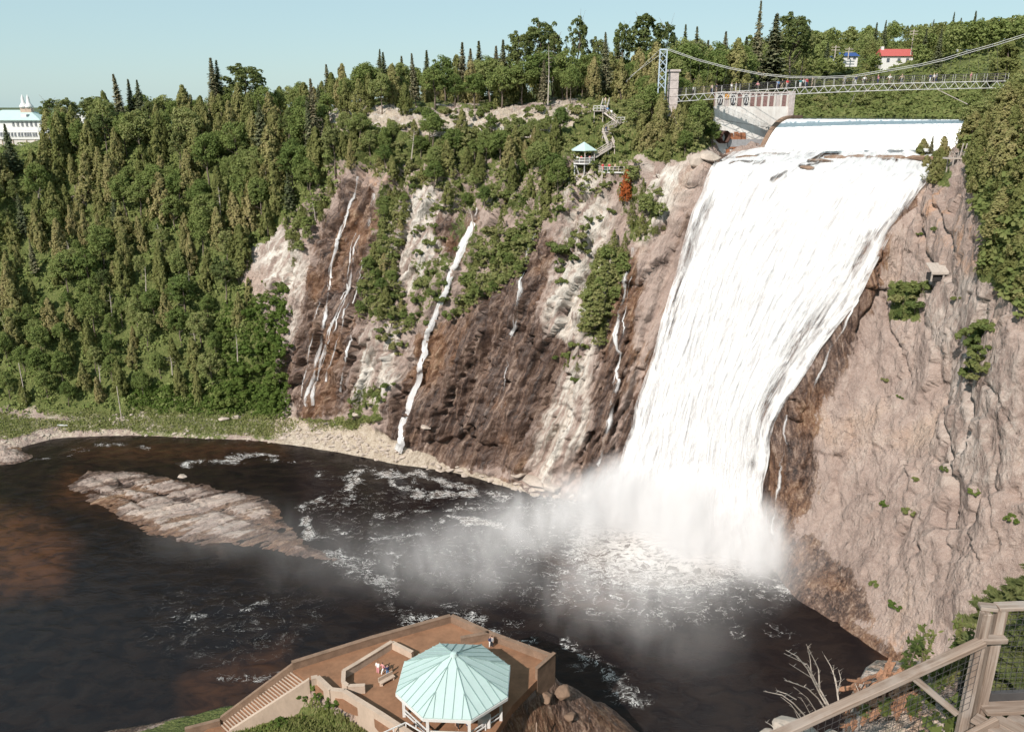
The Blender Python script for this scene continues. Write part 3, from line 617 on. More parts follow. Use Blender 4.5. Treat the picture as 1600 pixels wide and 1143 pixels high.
# ------------------------------------------------------------------ foliage and bark
def leaf_material(name, stops, trans=.42):
    t = NT(name); oi = t.n('ObjectInfo').outputs['Random']; lv = t.attr('leafvar')
    f = t.math('ADD', t.math('MULTIPLY', oi, .62), t.math('MULTIPLY', lv, .38))
    c = t.ramp(f, stops)
    d = t.n('BsdfDiffuse'); t.l(c, d.inputs[0]); tr = t.n('BsdfTranslucent'); t.l(t.mix(.5, c, (.20, .21, .05)), tr.inputs[0])
    mx = t.n('MixShader'); mx.inputs[0].default_value = trans; t.l(d.outputs[0], mx.inputs[1]); t.l(tr.outputs[0], mx.inputs[2])
    return t.done(mx.outputs[0])
M['cedar'] = leaf_material('cedar_foliage', [(.1, (0.168, 0.184, 0.065)), (.4, (0.242, 0.249, 0.094)), (.65, (0.323, 0.298, 0.131)), (.95, (0.404, 0.329, 0.168))])
M['broad'] = leaf_material('broad_foliage', [(.1, (0.118, 0.168, 0.055)), (.4, (0.186, 0.237, 0.075)), (.7, (0.255, 0.293, 0.106)), (.95, (0.361, 0.354, 0.162))])
M['spruce'] = leaf_material('spruce_foliage', [(.1, (0.109, 0.135, 0.076)), (.5, (0.186, 0.191, 0.109)), (.95, (0.288, 0.246, 0.161))], .25)
M['shrub'] = leaf_material('shrub_foliage', [(.1, (0.113, 0.156, 0.053)), (.5, (0.197, 0.228, 0.080)), (.95, (0.330, 0.305, 0.144))])
M['bright'] = leaf_material('bright_foliage', [(.1, (.090, .14, .035)), (.5, (.135, .190, .048)), (.95, (.20, .235, .075))])
M['autumn'] = leaf_material('autumn_foliage', [(.1, (.34, .075, .03)), (.5, (.42, .11, .04)), (.95, (.46, .17, .06))])
M['poplar'] = leaf_material('poplar_foliage', [(.1, (0.106, 0.139, 0.056)), (.5, (0.170, 0.198, 0.074)), (.95, (0.247, 0.261, 0.110))])
M['bark'] = mat_plain('bark', (.16, .125, .10), .9, .4, 4, .6, .05, stretch=(1, 1, .2))
M['palewood'] = mat_plain('dead_wood', (.44, .38, .33), .9, .3, 5, .5, .02, stretch=(1, 1, .2))

def leaves(C, Nn, size, aspect=1.0, jitter=.6, r=None, up=None):
    """quads at centres C, facing Nn (jittered); size array"""
    r = r or rng; n = len(C)
    Nn = Nn + jitter*r.normal(size=(n, 3)); Nn /= np.linalg.norm(Nn, axis=1, keepdims=True)+1e-9
    a = r.normal(size=(n, 3)) if up is None else up + .35*r.normal(size=(n, 3))
    t = a - Nn*(a*Nn).sum(1, keepdims=True); t /= np.linalg.norm(t, axis=1, keepdims=True)+1e-9
    b = np.cross(Nn, t); s = np.asarray(size).reshape(-1, 1)
    k = r.uniform(.7, 1.3, (n, 1))
    V = np.stack([C - t*s*aspect*.55, C + b*s*.5*k + t*s*aspect*.05, C + t*s*aspect*.6, C - b*s*.5 - t*s*aspect*.1], 1)
    return V.reshape(-1, 3)
def leafmesh(name, parts, var):
    V = np.concatenate(parts); F = np.arange(len(V)).reshape(-1, 4)
    return npmesh(name, V, F, False, dict(leafvar=np.repeat(var, 4)))
def sph(r, n):
    v = r.normal(size=(n, 3)); return v/np.linalg.norm(v, axis=1, keepdims=True)
def trunk_mesh(name, h, r0, limbs=(), lean=.0, seed=0):
    rr = random.Random(seed); m = MB(); k = 6
    pts = [(lean*h*(i/k)**1.5+.012*h*math.sin(i*1.7+seed), .012*h*math.cos(i*2.1+seed), h*i/k - (.6 if i == 0 else 0)) for i in range(k+1)]
    m.tube(pts, [r0*(1-.85*i/k) for i in range(k+1)], 6)
    for (z, a, l, up) in limbs:
        i = min(k, max(0, z/h*k)); x0 = np.interp(i, range(k+1), [p[0] for p in pts]); y0 = np.interp(i, range(k+1), [p[1] for p in pts])
        m.tube([(x0, y0, z), (x0+math.cos(a)*l*.5, y0+math.sin(a)*l*.5, z+l*up*.4), (x0+math.cos(a)*l, y0+math.sin(a)*l, z+l*up)], [r0*.35, r0*.22, r0*.07], 4)
    return m.mesh(name, True)
def limbset(h, n, lo, hi, ln, up, seed):
    rr = random.Random(seed); return [(h*rr.uniform(lo, hi), rr.uniform(0, 6.28), h*ln*rr.uniform(.6, 1.2), up*rr.uniform(.5, 1.4)) for _ in range(n)]
# unit prototypes are built near real size (height given) and scaled per tree
def cedar_crown(seed, h=9.0, wd=2.1, n=4600, broad=1.0):
    r = np.random.default_rng(seed)
    tufts = 150; zt = r.uniform(.04, 1, tufts)**.92; at_ = r.uniform(0, 2*np.pi, tufts)
    prof = wd*broad*np.minimum(1, (zt/.16)**.6)*(1-zt**1.55)**.85 + .12
    prof = prof*(1+.22*np.sin(3*at_+seed)+.15*np.sin(7*zt*3+at_*2)); rt = prof*r.uniform(.55, 1.02, tufts)
    C0 = np.stack([rt*np.cos(at_), rt*np.sin(at_), zt*h*.985], 1)
    idx = r.integers(0, tufts, n); rad = (.32+.28*r.random(tufts))*(1.15-.55*zt)
    o = sph(r, n)*np.cbrt(r.random((n, 1)))*rad[idx][:, None]*np.array([1, 1, 1.7])
    C = C0[idx]+o; out = C.copy(); out[:, 2] = 0; out /= np.linalg.norm(out, axis=1, keepdims=True)+1e-6
    Nn = out*.8 + np.array([0, 0, .55]) + o*.6
    up = out*.45 + np.array([0, 0, 1.0])
    V = leaves(C, Nn, r.uniform(.17, .34, n), 1.5, .45, r, up)
    tv = r.random(tufts); return leafmesh('cedar_crown', [V], .65*tv[idx]+.35*r.random(n))
def broad_crown(seed, h=11.0, wd=3.6, n=5200, lobes=75, base=.22, leaf=(.19, .37), oval=1.0, open_=0.0):
    r = np.random.default_rng(seed)
    d = sph(r, lobes*3); d = d[d[:, 2] > -.55][:lobes]; lobes = len(d)
    cz = h*(base+(1-base)*.5); hz = h*(1-base)*.5*.88
    rr = r.uniform(.45, 1.0, lobes)**.6
    C0 = d*rr[:, None]*np.array([wd*.80, wd*.80, hz*.88*oval]); C0[:, 2] += cz
    C0[:, :2] *= (1.0+.25*np.sin(np.arctan2(C0[:, 1], C0[:, 0])*3+seed))[:, None]
    rad = r.uniform(.55, 1.15, lobes)*wd*.27*(1-.35*open_)
    idx = r.integers(0, lobes, n); o = sph(r, n); o[:, 2] = np.where((o[:, 2] < -.25) & (r.random(n) < .7), -o[:, 2], o[:, 2])
    rad_ = rad[idx]*(.55+.5*r.random(n)**.5)
    C = C0[idx]+o*rad_[:, None]*np.array([1, 1, .88])
    V = leaves(C, o*1.0+np.array([0, 0, .55]), r.uniform(*leaf, n), 1.0, .55, r)
    tv = r.random(lobes); return leafmesh('broad_crown', [V], .6*tv[idx]+.4*r.random(n))
def spruce_crown(seed, h=14.0, wd=2.2, sparse=1.0):
    r = np.random.default_rng(seed); parts = []; var = []
    z = h*.16
    while z < h*.985:
        f = 1-z/h; L = wd*1.12*(f**.95)*r.uniform(.6, 1.15)+.05; nb = int(5+4*f)
        a0 = r.uniform(0, 6.28)
        for k in range(nb):
            if r.random() > sparse: continue
            a = a0+2*math.pi*k/nb+r.uniform(-.25, .25); l = L*r.uniform(.7, 1.12); m = max(3, int(l/.16))
            s = np.linspace(.12, 1, m); C = np.stack([s*l*math.cos(a), s*l*math.sin(a), z - .30*l*s + .22*l*s**2.2 + r.uniform(-.06, .06, m)], 1)
            wl = (.34*(1-.5*s)+.10)*(.45+.55*min(1, f*2.2))
            side = np.array([-math.sin(a), math.cos(a), 0])
            for sg in (-1, 1):
                Cc = C + side*sg*wl[:, None]*.55*r.uniform(.4, 1.2, (m, 1)); Cc[:, 2] -= .10*r.random(m)
                parts.append(leaves(Cc, np.tile(np.array([[math.cos(a)*.35, math.sin(a)*.35, .9]]), (m, 1)), wl*1.35, 1.35, .35, r, np.tile(np.array([[math.cos(a), math.sin(a), -.2]])+side*sg*.7, (m, 1))))
                var.append(np.full(m, r.random()))
        z += h*.019*(.7+f)
    return leafmesh('spruce_crown', parts, np.concatenate(var))
def shrub_crown(seed, n=900, wd=1.5, h=1.7):
    return broad_crown(seed, h, wd, n, 16, .02, (.18, .36), 1.0)
PROTO = {}
def proto(kind, name, crown, trunk, mat, H, bark='bark'):
    crown.materials.append(M[mat]); trunk.materials.append(M[bark]); PROTO.setdefault(kind, []).append((name, crown, trunk, H))
for s in range(5):
    proto('cedar', 'cedar_tree', cedar_crown(100+s, 9, 2.0+.2*(s % 3), 4600, 1.0+.12*(s % 2)), trunk_mesh('trunk', 8.6, .17, limbset(8.6, 4, .1, .5, .10, .3, s), 0, s), 'cedar', 9)
for s in range(6):
    proto('broad', 'broadleaf_tree', broad_crown(200+s, 11, 3.2+.25*(s % 3), 5200, 70+6*s, .14+.03*(s % 3)), trunk_mesh('trunk', 8.8, .22, limbset(8.8, 7, .3, .8, .26, .8, 20+s), .02, 20+s), 'broad', 11)
for s in range(4):
    proto('spruce', 'spruce_tree', spruce_crown(300+s, 14, 2.0+.3*s, [1, .9, .8, .95][s]), trunk_mesh('trunk', 13.8, .18, (), 0, 40+s), 'spruce', 14)
for s in range(4):
    proto('poplar', 'tall_poplar', broad_crown(400+s, 22, 5.4, 4600, 85, .26, (.32, .62), 1.0, 1.0), trunk_mesh('trunk', 20, .32, limbset(20, 12, .3, .9, .18, 1.1, 60+s), .02, 60+s), 'poplar', 22)
for s in range(4):
    proto('shrub', 'shrub', shrub_crown(500+s), trunk_mesh('stem', 1.2, .05, limbset(1.2, 5, .1, .6, .5, .9, 80+s), 0, 80+s), 'shrub', 1.7)
for s in range(2):
    proto('bright', 'bright_bush', shrub_crown(520+s, 1200, 1.9, 2.2), trunk_mesh('stem', 1.5, .05, limbset(1.5, 5, .1, .6, .5, .9, 90+s), 0, 90+s), 'bright', 2.2)
proto('autumn', 'autumn_tree', cedar_crown(601, 5, 1.2, 1000), trunk_mesh('trunk', 4.6, .08, (), 0, 95), 'autumn', 5)
COUNT = {}
def tree(kind, loc, h, label, group=None, cat=None, sx=1.0, lean=(0, 0), variant=None):
    ps = PROTO[kind]; name, cr, tr, H = ps[random.randrange(len(ps)) if variant is None else variant % len(ps)]
    o = empty(name, loc, random.uniform(0, 6.28)); s = h/H; o.scale = (s*sx, s*sx, s); o.rotation_euler[0] = lean[0]; o.rotation_euler[1] = lean[1]
    c = bpy.data.objects.new('crown', cr); COL.objects.link(c); c.parent = o
    t_ = bpy.data.objects.new('trunk' if kind not in ('shrub', 'bright') else 'stem', tr); COL.objects.link(t_); t_.parent = o
    tag(o, label, cat or ('shrub' if kind in ('shrub', 'bright') else 'tree'), group); COUNT[name] = COUNT.get(name, 0)+1
    return o
# ------------------------------------------------------------------ forests: scatter on the cliff sheet, zone by zone
cell = {}
def free(p, r):
    k = (int(math.floor(p[0]/4)), int(math.floor(p[1]/4)), int(math.floor(p[2]/4)))
    for a in (-2, -1, 0, 1, 2):
        for b in (-2, -1, 0, 1, 2):
            for c in (-2, -1, 0, 1, 2):
                for q, rq in cell.get((k[0]+a, k[1]+b, k[2]+c), ()):
                    if (q[0]-p[0])**2+(q[1]-p[1])**2+(q[2]-p[2])**2 < (.5*(r+rq))**2: return False
    cell.setdefault(k, []).append((p, r)); return True
FX, FY = proj(G2); flatP = G2.reshape(-1, 3); flx = FX.ravel(); fly = FY.ravel()
# area weight of every sheet vertex
ar = np.linalg.norm(np.cross(np.gradient(G2, axis=0), np.gradient(G2, axis=1)), axis=-1).ravel()
def scatter(poly, n_try, radius, cond=None, excl=(), maxn=10**6, zmin=2.5):
    sd = polysd(flx, fly, poly); ok = (sd < 0) & (flatP[:, 2] > zmin)
    if cond is not None: ok &= cond(flatP)
    for e in excl: ok &= polysd(flx, fly, e) > 0
    ids = np.nonzero(ok)[0]
    if len(ids) == 0: return []
    pr = ar[ids]/ar[ids].sum(); pick = rng.choice(ids, size=min(n_try, 40*len(ids)), p=pr); out = []
    for i in pick:
        p = flatP[i]; r = radius*random.uniform(.8, 1.25)
        if free(p, r): out.append((p, r))
        if len(out) >= maxn: break
    return out
EXM = [(505,180),(700,172),(880,168),(930,185),(910,210),(700,208),(560,218),(490,220)]     # bare ledge
KEEP_PATH = [(884,150),(988,150),(990,262),(980,300),(884,300)]                                          # stairs and lookout stay open
LOW = lambda P: P[:, 1] < 272
# single trees that stand out on the skyline (top pixel, base pixel, depth)
def skyline(kind, px, top, Y, label, sx=1.0, variant=None, base=None, group=None):
    X = at(px, top, Y); gz = ground_z(X.x, Y); gz = 80 if gz is None else gz
    if base: gz = at(px, base, Y).z
    free((X.x, Y, gz), 3.0)
    return tree(kind, (X.x, Y, gz-.3), max(2, X.z-gz), label, group, sx=sx, variant=variant)
skyline('spruce', 328, 86, 262, 'taller spire of the twin spruces on the left skyline beside a rounded tree', 1.1, 1)
skyline('spruce', 337, 90, 264, 'shorter spire of the twin spruces on the left skyline', 1.05, 2)
skyline('poplar', 380, 88, 262, 'wide open-crowned tree topping the left skyline right of the twin spruces', 1.5, 0)
skyline('spruce', 179, 118, 268, 'slim spruce on the skyline above the left hillside, first from the white manor', .8, 0)
skyline('spruce', 199, 120, 268, 'left one of two close dark spruces on the far left skyline', 1.0, 1)
skyline('spruce', 213, 121, 268, 'right one of two close dark spruces on the far left skyline', 1.0, 3)
for px, top, Y, lb in ((100,145,276,'dark ragged tree just right of the white manor'), (140,142,278,'round dark tree second to the right of the white manor'), (75,148,282,'spreading tree leaning over the roof of the white manor')):
    skyline('poplar', px, top, Y, lb, 1.25)
for px, top, lb in ((598,78,'dark slender spruce above the bare ledge, first of three spires'), (612,98,'small spruce between two taller spires above the bare ledge'), (627,84,'dark conical spruce above the bare ledge, third of the spires'),
                    (722,62,'spruce spire left of the group near the tall ragged poplars'), (735,72,'low spruce spire in the middle of the group'), (748,60,'tallest spruce of the group on the middle skyline'), (775,68,'grey half-bare spruce right of the spruce group'), (786,58,'grey spruce beside the ragged poplars')):
    skyline('spruce', px, top, 246, lb, 1.15)
for k, (px, top, Y, lb, sx) in enumerate(((812,36,242,'tall ragged poplar on the left of the skyline clump',.75), (845,12,244,'tallest poplar of the left skyline clump',.8), (866,42,240,'lower poplar at the right of the skyline clump',.7), (905,14,250,'lone round-topped poplar standing above the middle skyline',.55), (935,46,252,'small poplar right of the lone round-topped one',.6),
        (975,18,252,'narrow dark tree left of the broad poplar above the bridge tower',.5), (1012,10,254,'broad poplar with a forked trunk above the bridge tower',.85), (1045,24,252,'sparse poplar right of the broad one above the bridge tower',.6), (1245,4,272,'leaning bushy poplar beside the spire spruce behind the dam',.8), (1262,28,275,'ragged branch-tipped tree right of the leaning poplar',.6))):
    skyline('poplar', px, top, Y, lb, sx*1.25, k)
skyline('spruce', 1190, -4, 262, 'very tall narrow spire spruce behind the dam', .62, 2)
skyline('spruce', 1215, 16, 264, 'broad dark pine between the spire spruce and the leaning poplar', 1.35, 3)
skyline('spruce', 1072, 34, 256, 'pale distant spruce tip behind the bridge tower', .8)
skyline('spruce', 1135, 45, 254, 'brownish spruce left of the spire spruce behind the bridge cables', 1.0)
skyline('broad', 1360, 50, 300, 'dark green tree between the blue-roofed and red-roofed houses', .8)
skyline('cedar', 1580, 62, 200, 'dark conical cedar on the far right behind the bridge end', 1.3)
h_, n_ = hit(978, 312); tree('autumn', tuple(h_), 6.0, 'small red-orange tree on the cliff below the lookout platform')
MASS = []
XW = [(-999,'below the white manor'),(70,'below the ragged trees'),(130,'left of the shore pole'),(195,'straight above the shore pole'),(250,'left below the twin spruces'),(320,'below the open-crowned tree'),(385,'beside the green gully'),(440,'above the rust-brown wall'),(520,'above the long thin trickle'),(590,'below the three spruce spires'),(660,'above the pale crag'),(720,'above the curving cascade'),(775,'left of the lookout'),(850,'behind the lookout'),(930,'near the zigzag stairs'),(985,'near the bridge tower'),(1045,'left of the dam'),(1120,'behind the abutment'),(1200,'behind the bridge'),(1300,'under the blue-roofed house'),(1380,'under the red-roofed house'),(1450,'near the right bridge end'),(1540,'at the right picture edge')]
def forest(pts, mixes, hrange, zone, grp, sx=1.0, mass=False):
    for p, r in pts:
        k = random.choices([m[0] for m in mixes], [m[1] for m in mixes])[0]
        hh = random.uniform(*hrange)*(1.25 if k == 'spruce' else 1.0)*(.9 if k == 'cedar' else 1)
        if k in ('shrub', 'bright'): hh = min(hh, random.uniform(1.8, 3.0) if k == 'shrub' else 4)
        px, py = proj(p); px = float(px)
        if px < -45 or px > 1645: continue
        word = {'cedar': 'olive green cedar', 'broad': 'leafy broadleaf tree', 'spruce': 'dark spruce', 'poplar': 'open-crowned tree', 'shrub': 'low green shrub', 'bright': 'bright green bush'}[k]
        loc = (p[0], p[1], p[2]-.4); sc = sx*random.uniform(.85, 1.25); q = (hh-hrange[0])/(hrange[1]-hrange[0]+1e-6)
        if mass or COUNT.get(PROTO[k][0][0], 0) >= 298: MASS.append((k, loc, hh, sc)); continue
        size = ('tall ' if q > .66 else 'short ' if q < .33 else '')+('broad ' if sc/sx > 1.1 else 'slim ' if sc/sx < .95 else '')
        lm = [t for x0, t in XW if px >= x0][-1]
        tree(k, loc, hh, size+word+' '+zone+', '+lm, word+' '+grp, sx=sc, lean=(random.uniform(-.06, .06), random.uniform(-.06, .06)))
MAN = [(-60,205),(78,205),(78,262),(40,268),(-60,268)]
HL = [(-260,240),(-260,650),(200,640),(330,645),(345,560),(380,520),(400,470),(370,430),(440,355),(500,340),(530,275),(520,225),(440,200),(300,205),(200,215),(100,225)]
forest(scatter([(-40,225),(100,222),(200,212),(300,205),(420,200),(520,222),(530,275),(440,350),(-40,350)], 9000, 5.3, LOW, [MAN]), [('cedar', 6), ('broad', 4.2), ('spruce', .6), ('poplar', .5)], (8, 16.5), 'high in the left wood', 'trees high on the left hillside', .9)
forest(scatter([(-40,350),(440,350),(370,430),(400,470),(380,520),(330,500),(-40,500)], 9000, 5.4), [('cedar', 5.5), ('broad', 5), ('spruce', .4), ('poplar', .6)], (7.5, 16), 'halfway up the left wood', 'trees halfway up the left hillside', .9)
forest(scatter([(-40,500),(330,500),(340,560),(330,636),(-40,632)], 9000, 5.2, zmin=5), [('cedar', 4), ('broad', 6)], (8, 12.5), 'low in the left wood', 'trees at the foot of the left hillside', .85)
forest(scatter([(335,500),(450,450),(445,640),(335,640)], 1500, 3.0, zmin=5), [('bright', 6), ('broad', 1)], (2.2, 4.0), 'in the green gully', 'bushes in the green gully')
# right side
forest(scatter([(1512,225),(1512,150),(1600,120),(1800,60),(1800,560),(1565,470),(1535,425),(1550,370),(1520,290)], 4000, 4.3, lambda P: P[:, 1] < 190), [('cedar', 7), ('broad', 3)], (5.5, 9), 'on the right cliff top', 'trees on the right cliff', 1.25)
forest(scatter([(1430,242),(1478,242),(1470,285),(1438,280)], 500, 2.4), [('cedar', 8)], (3, 5), 'in the golden clump', 'cedars on the right brink', 1.5)
forest(scatter([(1398,450),(1445,445),(1435,500),(1398,500)], 400, 2.2), [('shrub', 7), ('cedar', 3)], (1.5, 3), 'below the small shelter', 'shrubs below the shelter')
forest(scatter([(1515,520),(1540,510),(1535,600),(1515,590)], 400, 1.7), [('shrub', 8)], (1.6, 2.6), 'in the hanging green tongue', 'shrubs in the hanging tongue')
# plateau trees behind the rim
forest(scatter([(150,120),(150,215),(520,215),(520,195),(700,172),(700,120)], 2500, 6.6, lambda P: (P[:, 1] > 236) & (P[:, 1] < 300)), [('broad', 6), ('cedar', 3), ('spruce', .6)], (8, 12.5), 'on the left skyline', 'trees on the left plateau')
forest(scatter([(500,120),(500,196),(700,172),(900,166),(1000,185),(1000,110)], 2500, 5.6, lambda P: (P[:, 1] > 214) & (P[:, 1] < 262)), [('broad', 5), ('cedar', 4.5), ('spruce', .6)], (9, 14), 'above the bare ledge', 'trees on the middle plateau')
forest(scatter([(880,40),(880,165),(1130,178),(1180,140),(1250,120),(1250,40)], 2500, 6.0, lambda P: (P[:, 1] > 208) & (P[:, 1] < 272), [KEEP_PATH]), [('broad', 6), ('cedar', 2.5), ('spruce', .5)], (11, 17), 'in the far tall wood', 'trees behind the bridge tower', mass=False)
forest(scatter([(1000,165),(1105,160),(1112,232),(1060,250),(1010,260),(985,215)], 1500, 3.6, lambda P: P[:, 1] < 212, [KEEP_PATH]), [('broad', 5), ('cedar', 5)], (6, 10), 'on the knoll', 'trees on the knoll by the dam')
# cliff vegetation in the middle
forest(scatter([(505,222),(700,212),(880,210),(880,285),(880,335),(830,352),(760,325),(700,338),(700,300),(640,300),(560,258),(530,270)], 3000, 3.6, None, [KEEP_PATH]), [('cedar', 5), ('broad', 4), ('shrub', 3)], (5, 9.5), 'on the upper cliff slope', 'trees on the middle cliff slope')
forest(scatter([(600,295),(640,310),(620,420),(645,520),(600,505),(558,495),(572,420),(598,340)], 900, 2.8), [('broad', 5), ('cedar', 3), ('shrub', 3)], (3, 6.0), 'in the green cliff strip', 'trees in the cliff strip')
forest(scatter([(760,362),(850,350),(815,430),(750,480),(700,500),(735,430)], 900, 2.8), [('broad', 5), ('cedar', 3), ('shrub', 4)], (3, 6), 'right of the curving cascade', 'trees right of the cascade')
forest(scatter([(940,385),(985,395),(962,480),(940,540),(905,510),(925,440)], 600, 2.6), [('broad', 4), ('cedar', 5)], (3, 6), 'in the hanging clump', 'trees in the hanging clump')
forest(scatter([(985,296),(1025,290),(1038,370),(985,388)], 600, 2.8), [('broad', 7), ('cedar', 3)], (4, 7), 'below the lookout platform', 'trees below the lookout')
forest(scatter([(875,165),(985,170),(975,300),(880,300)], 900, 2.5, lambda P: P[:, 1] < 212), [('shrub', 7), ('bright', 1)], (.8, 1.5), 'on the stair slope', 'shrubs around the stairs')
forest(scatter([(440,350),(500,335),(520,300),(490,380),(460,420)], 500, 3.0), [('cedar', 8), ('broad', 2)], (4, 7), 'on the rim', 'trees on the left wall rim')
for pl in ([(640,400),(720,390),(700,480),(650,520)], [(555,600),(610,600),(600,660),(550,650)], [(880,360),(960,330),(900,420)], [(860,380),(890,380),(880,450)], [(410,440),(450,450),(440,520),(410,500)], [(600,470),(650,500),(630,560),(590,530)], [(870,560),(910,540),(900,600)], [(640,330),(690,320),(690,400),(650,400)]):
    forest(scatter(pl, 260, 2.0, maxn=12), [('shrub', 8), ('cedar', 1.5)], (1.2, 2.6), 'on a middle cliff ledge', 'shrubs on the middle cliff')
# ledge shrubs
forest(scatter(EXM, 900, 2.6, lambda P: P[:, 1] < 240, maxn=62), [('shrub', 8), ('cedar', 2)], (1.0, 2.6), 'on the bare tan ledge', 'shrubs on the bare ledge')
# behind the bridge and river
forest(scatter([(1225,135),(1225,182),(1440,184),(1480,150),(1480,120)], 1800, 3.4, lambda P: (P[:, 1] > 238) & (P[:, 1] < 290)), [('shrub', 5), ('broad', 3)], (3, 5.5), 'on the far river bank', 'bushes on the far river bank')
forest(scatter([(1130,60),(1230,140),(1600,130),(1700,60),(1700,20),(1300,40)], 6000, 5.6, lambda P: (P[:, 1] > 255) & (P[:, 1] < 420), excl=[[(1300,84),(1350,84),(1350,128),(1300,128)],[(1378,80),(1430,80),(1430,124),(1378,124)]], maxn=300), [('broad', 8), ('spruce', 1), ('cedar', 1)], (8, 12), 'on the far hill', 'trees on the hill behind the bridge', mass=True)
h_, n_ = hit(1452, 252); tree('spruce', tuple(h_-Vector((0, 0, .3))), 5.5, 'small spruce rising from the golden clump on the right brink', sx=1.2, variant=1)
for k, (px, py, s, lb) in enumerate(((1382,790,1.2,'tuft left of a pair low on the right wall'), (1418,802,1.4,'tuft right of a pair low on the right wall'), (1475,735,1.0,'small tuft beside the long crack'), (1522,772,1.2,'lone tuft right of the long crack'), (1430,750,.8,'tiny tuft above the pair'), (1365,915,1.2,'tuft above the wet rock foot'), (1400,950,1.6,'grassy tuft near the foot of the right wall'), (1383,595,.9,'tuft on the middle of the right wall'), (1405,622,.9,'tuft lower on the middle of the right wall'), (1580,815,1.3,'tuft near the right picture edge'), (1495,470,1.2,'tuft beneath the small shelter'), (1460,360,.9,'tuft on the pale upper wall'), (1435,368,1.0,'tuft at the edge of the upper wall'))):
    h_, n_ = hit(px, py)
    if h_ is not None: tree('shrub' if k % 3 else 'bright', tuple(h_-Vector((0, 0, .2))), s, 'green '+lb, 'tufts on the right wall')
# trees past the limit: one mass of lighter crowns
def mass_wood():
    lowc = {'broad': [broad_crown(900+i, 11, 3.4, 1300, 50, .16, (.38, .68)) for i in range(3)], 'cedar': [cedar_crown(910+i, 9, 2.1, 1500) for i in range(2)], 'spruce': [spruce_crown(920, 14, 2.2, .7)], 'shrub': [shrub_crown(930, 500)], 'bright': [shrub_crown(931, 500)], 'poplar': [broad_crown(940, 22, 5, 1800, 60, .26, (.5, .9))]}
    Hs_ = {'broad': 11, 'cedar': 9, 'spruce': 14, 'shrub': 1.7, 'bright': 1.7, 'poplar': 22}; groups = {}
    arr = {k: [(np.array([list(v.co) for v in m.vertices]), np.array([a.value for a in m.attributes['leafvar'].data])) for m in ms] for k, ms in lowc.items()}
    for k, loc, hh, sc in MASS:
        V, lv = random.choice(arr[k]); a = random.uniform(0, 6.28); s = hh/Hs_[k]; R_ = np.array([[math.cos(a), -math.sin(a), 0], [math.sin(a), math.cos(a), 0], [0, 0, 1]])
        groups.setdefault('cedar' if k == 'cedar' else 'spruce' if k == 'spruce' else 'broad', []).append(((V@R_.T)*np.array([s*sc, s*sc, s])+np.array(loc), np.clip(lv*.5+random.random()*.8, 0, 1.4)))
    for k, lst in groups.items():
        tag(link('far_wood', leafmesh('far_wood', [v for v, _ in lst], np.concatenate([l for _, l in lst])[::4]), None, M[k]), 'distant %s trees of the wood on the plateau and hill' % {'cedar': 'cedar', 'spruce': 'spruce', 'broad': 'leafy'}[k], 'wood', kind='stuff')
mass_wood(); print('MASS', len(MASS), COUNT)
# ------------------------------------------------------------------ undergrowth: uncountable low leaves between the trees
def undergrowth(name, polys, n, label, mat, size=(.3, .6), hgt=1.0, cond=None, per=16):
    pts = []
    for pl in polys:
        sd = polysd(flx, fly, pl); ok = (sd < 0) & (flatP[:, 2] > 2.0)
        if cond is not None: ok &= cond(flatP)
        for e in (EXM,): ok &= polysd(flx, fly, e) > 0
        ids = np.nonzero(ok)[0]
        if len(ids): pts.append(flatP[rng.choice(ids, size=n//len(polys), p=ar[ids]/ar[ids].sum())])
    P0 = np.concatenate(pts); P0 = P0 + rng.normal(size=P0.shape)*.5
    C = np.repeat(P0, per, 0); o = sph(rng, len(C))*np.cbrt(rng.random((len(C), 1)))*np.array([.9, .9, .7])*hgt; o[:, 2] = np.abs(o[:, 2])
    V = leaves(C+o, o+np.array([-.2, -.4, .5]), rng.uniform(*size, len(C)), 1.1, .6)
    me = leafmesh(name, [V], np.repeat(rng.random(len(P0)), per)*.8+.2*rng.random(len(C)))
    o_ = link(name, me, None, M[mat]); tag(o_, label, 'undergrowth', kind='stuff'); return o_
undergrowth('undergrowth', [HL, HL], 9000, 'tangled green undergrowth filling the gaps of the left wood', 'broad', (.35, .7), 1.3)
undergrowth('undergrowth', [[(505,222),(700,212),(890,210),(965,285),(880,335),(830,352),(760,325),(700,338),(640,300),(560,258)], [(1000,165),(1110,160),(1112,232),(1010,262)], [(600,295),(640,310),(620,420),(645,520),(558,495)], [(760,362),(850,350),(815,430),(700,500)], [(940,385),(985,395),(940,540),(905,510)], [(880,165),(985,150),(1000,270),(880,290)]], 5200, 'low scrub covering the upper middle cliff', 'shrub', (.25, .5), .7)
undergrowth('gully_creeper', [[(335,480),(450,450),(440,640),(335,640)], [(200,600),(450,600),(450,650),(200,640)]], 2600, 'bright green creeper carpeting the gully beside the brown wall', 'bright', (.25, .5), .8)
undergrowth('undergrowth', [[(1225,135),(1225,183),(1450,184),(1480,120)], [(1512,225),(1600,120),(1700,300),(1600,500),(1545,420)], [(1225,60),(1600,50),(1600,135),(1225,135)],[(1225,60),(1600,50),(1600,135),(1225,135)],[(1430,120),(1530,120),(1530,190),(1430,190)]], 9000, 'bushy growth behind the footbridge and on the right cliff top', 'shrub', (.4, .8), 1.3)
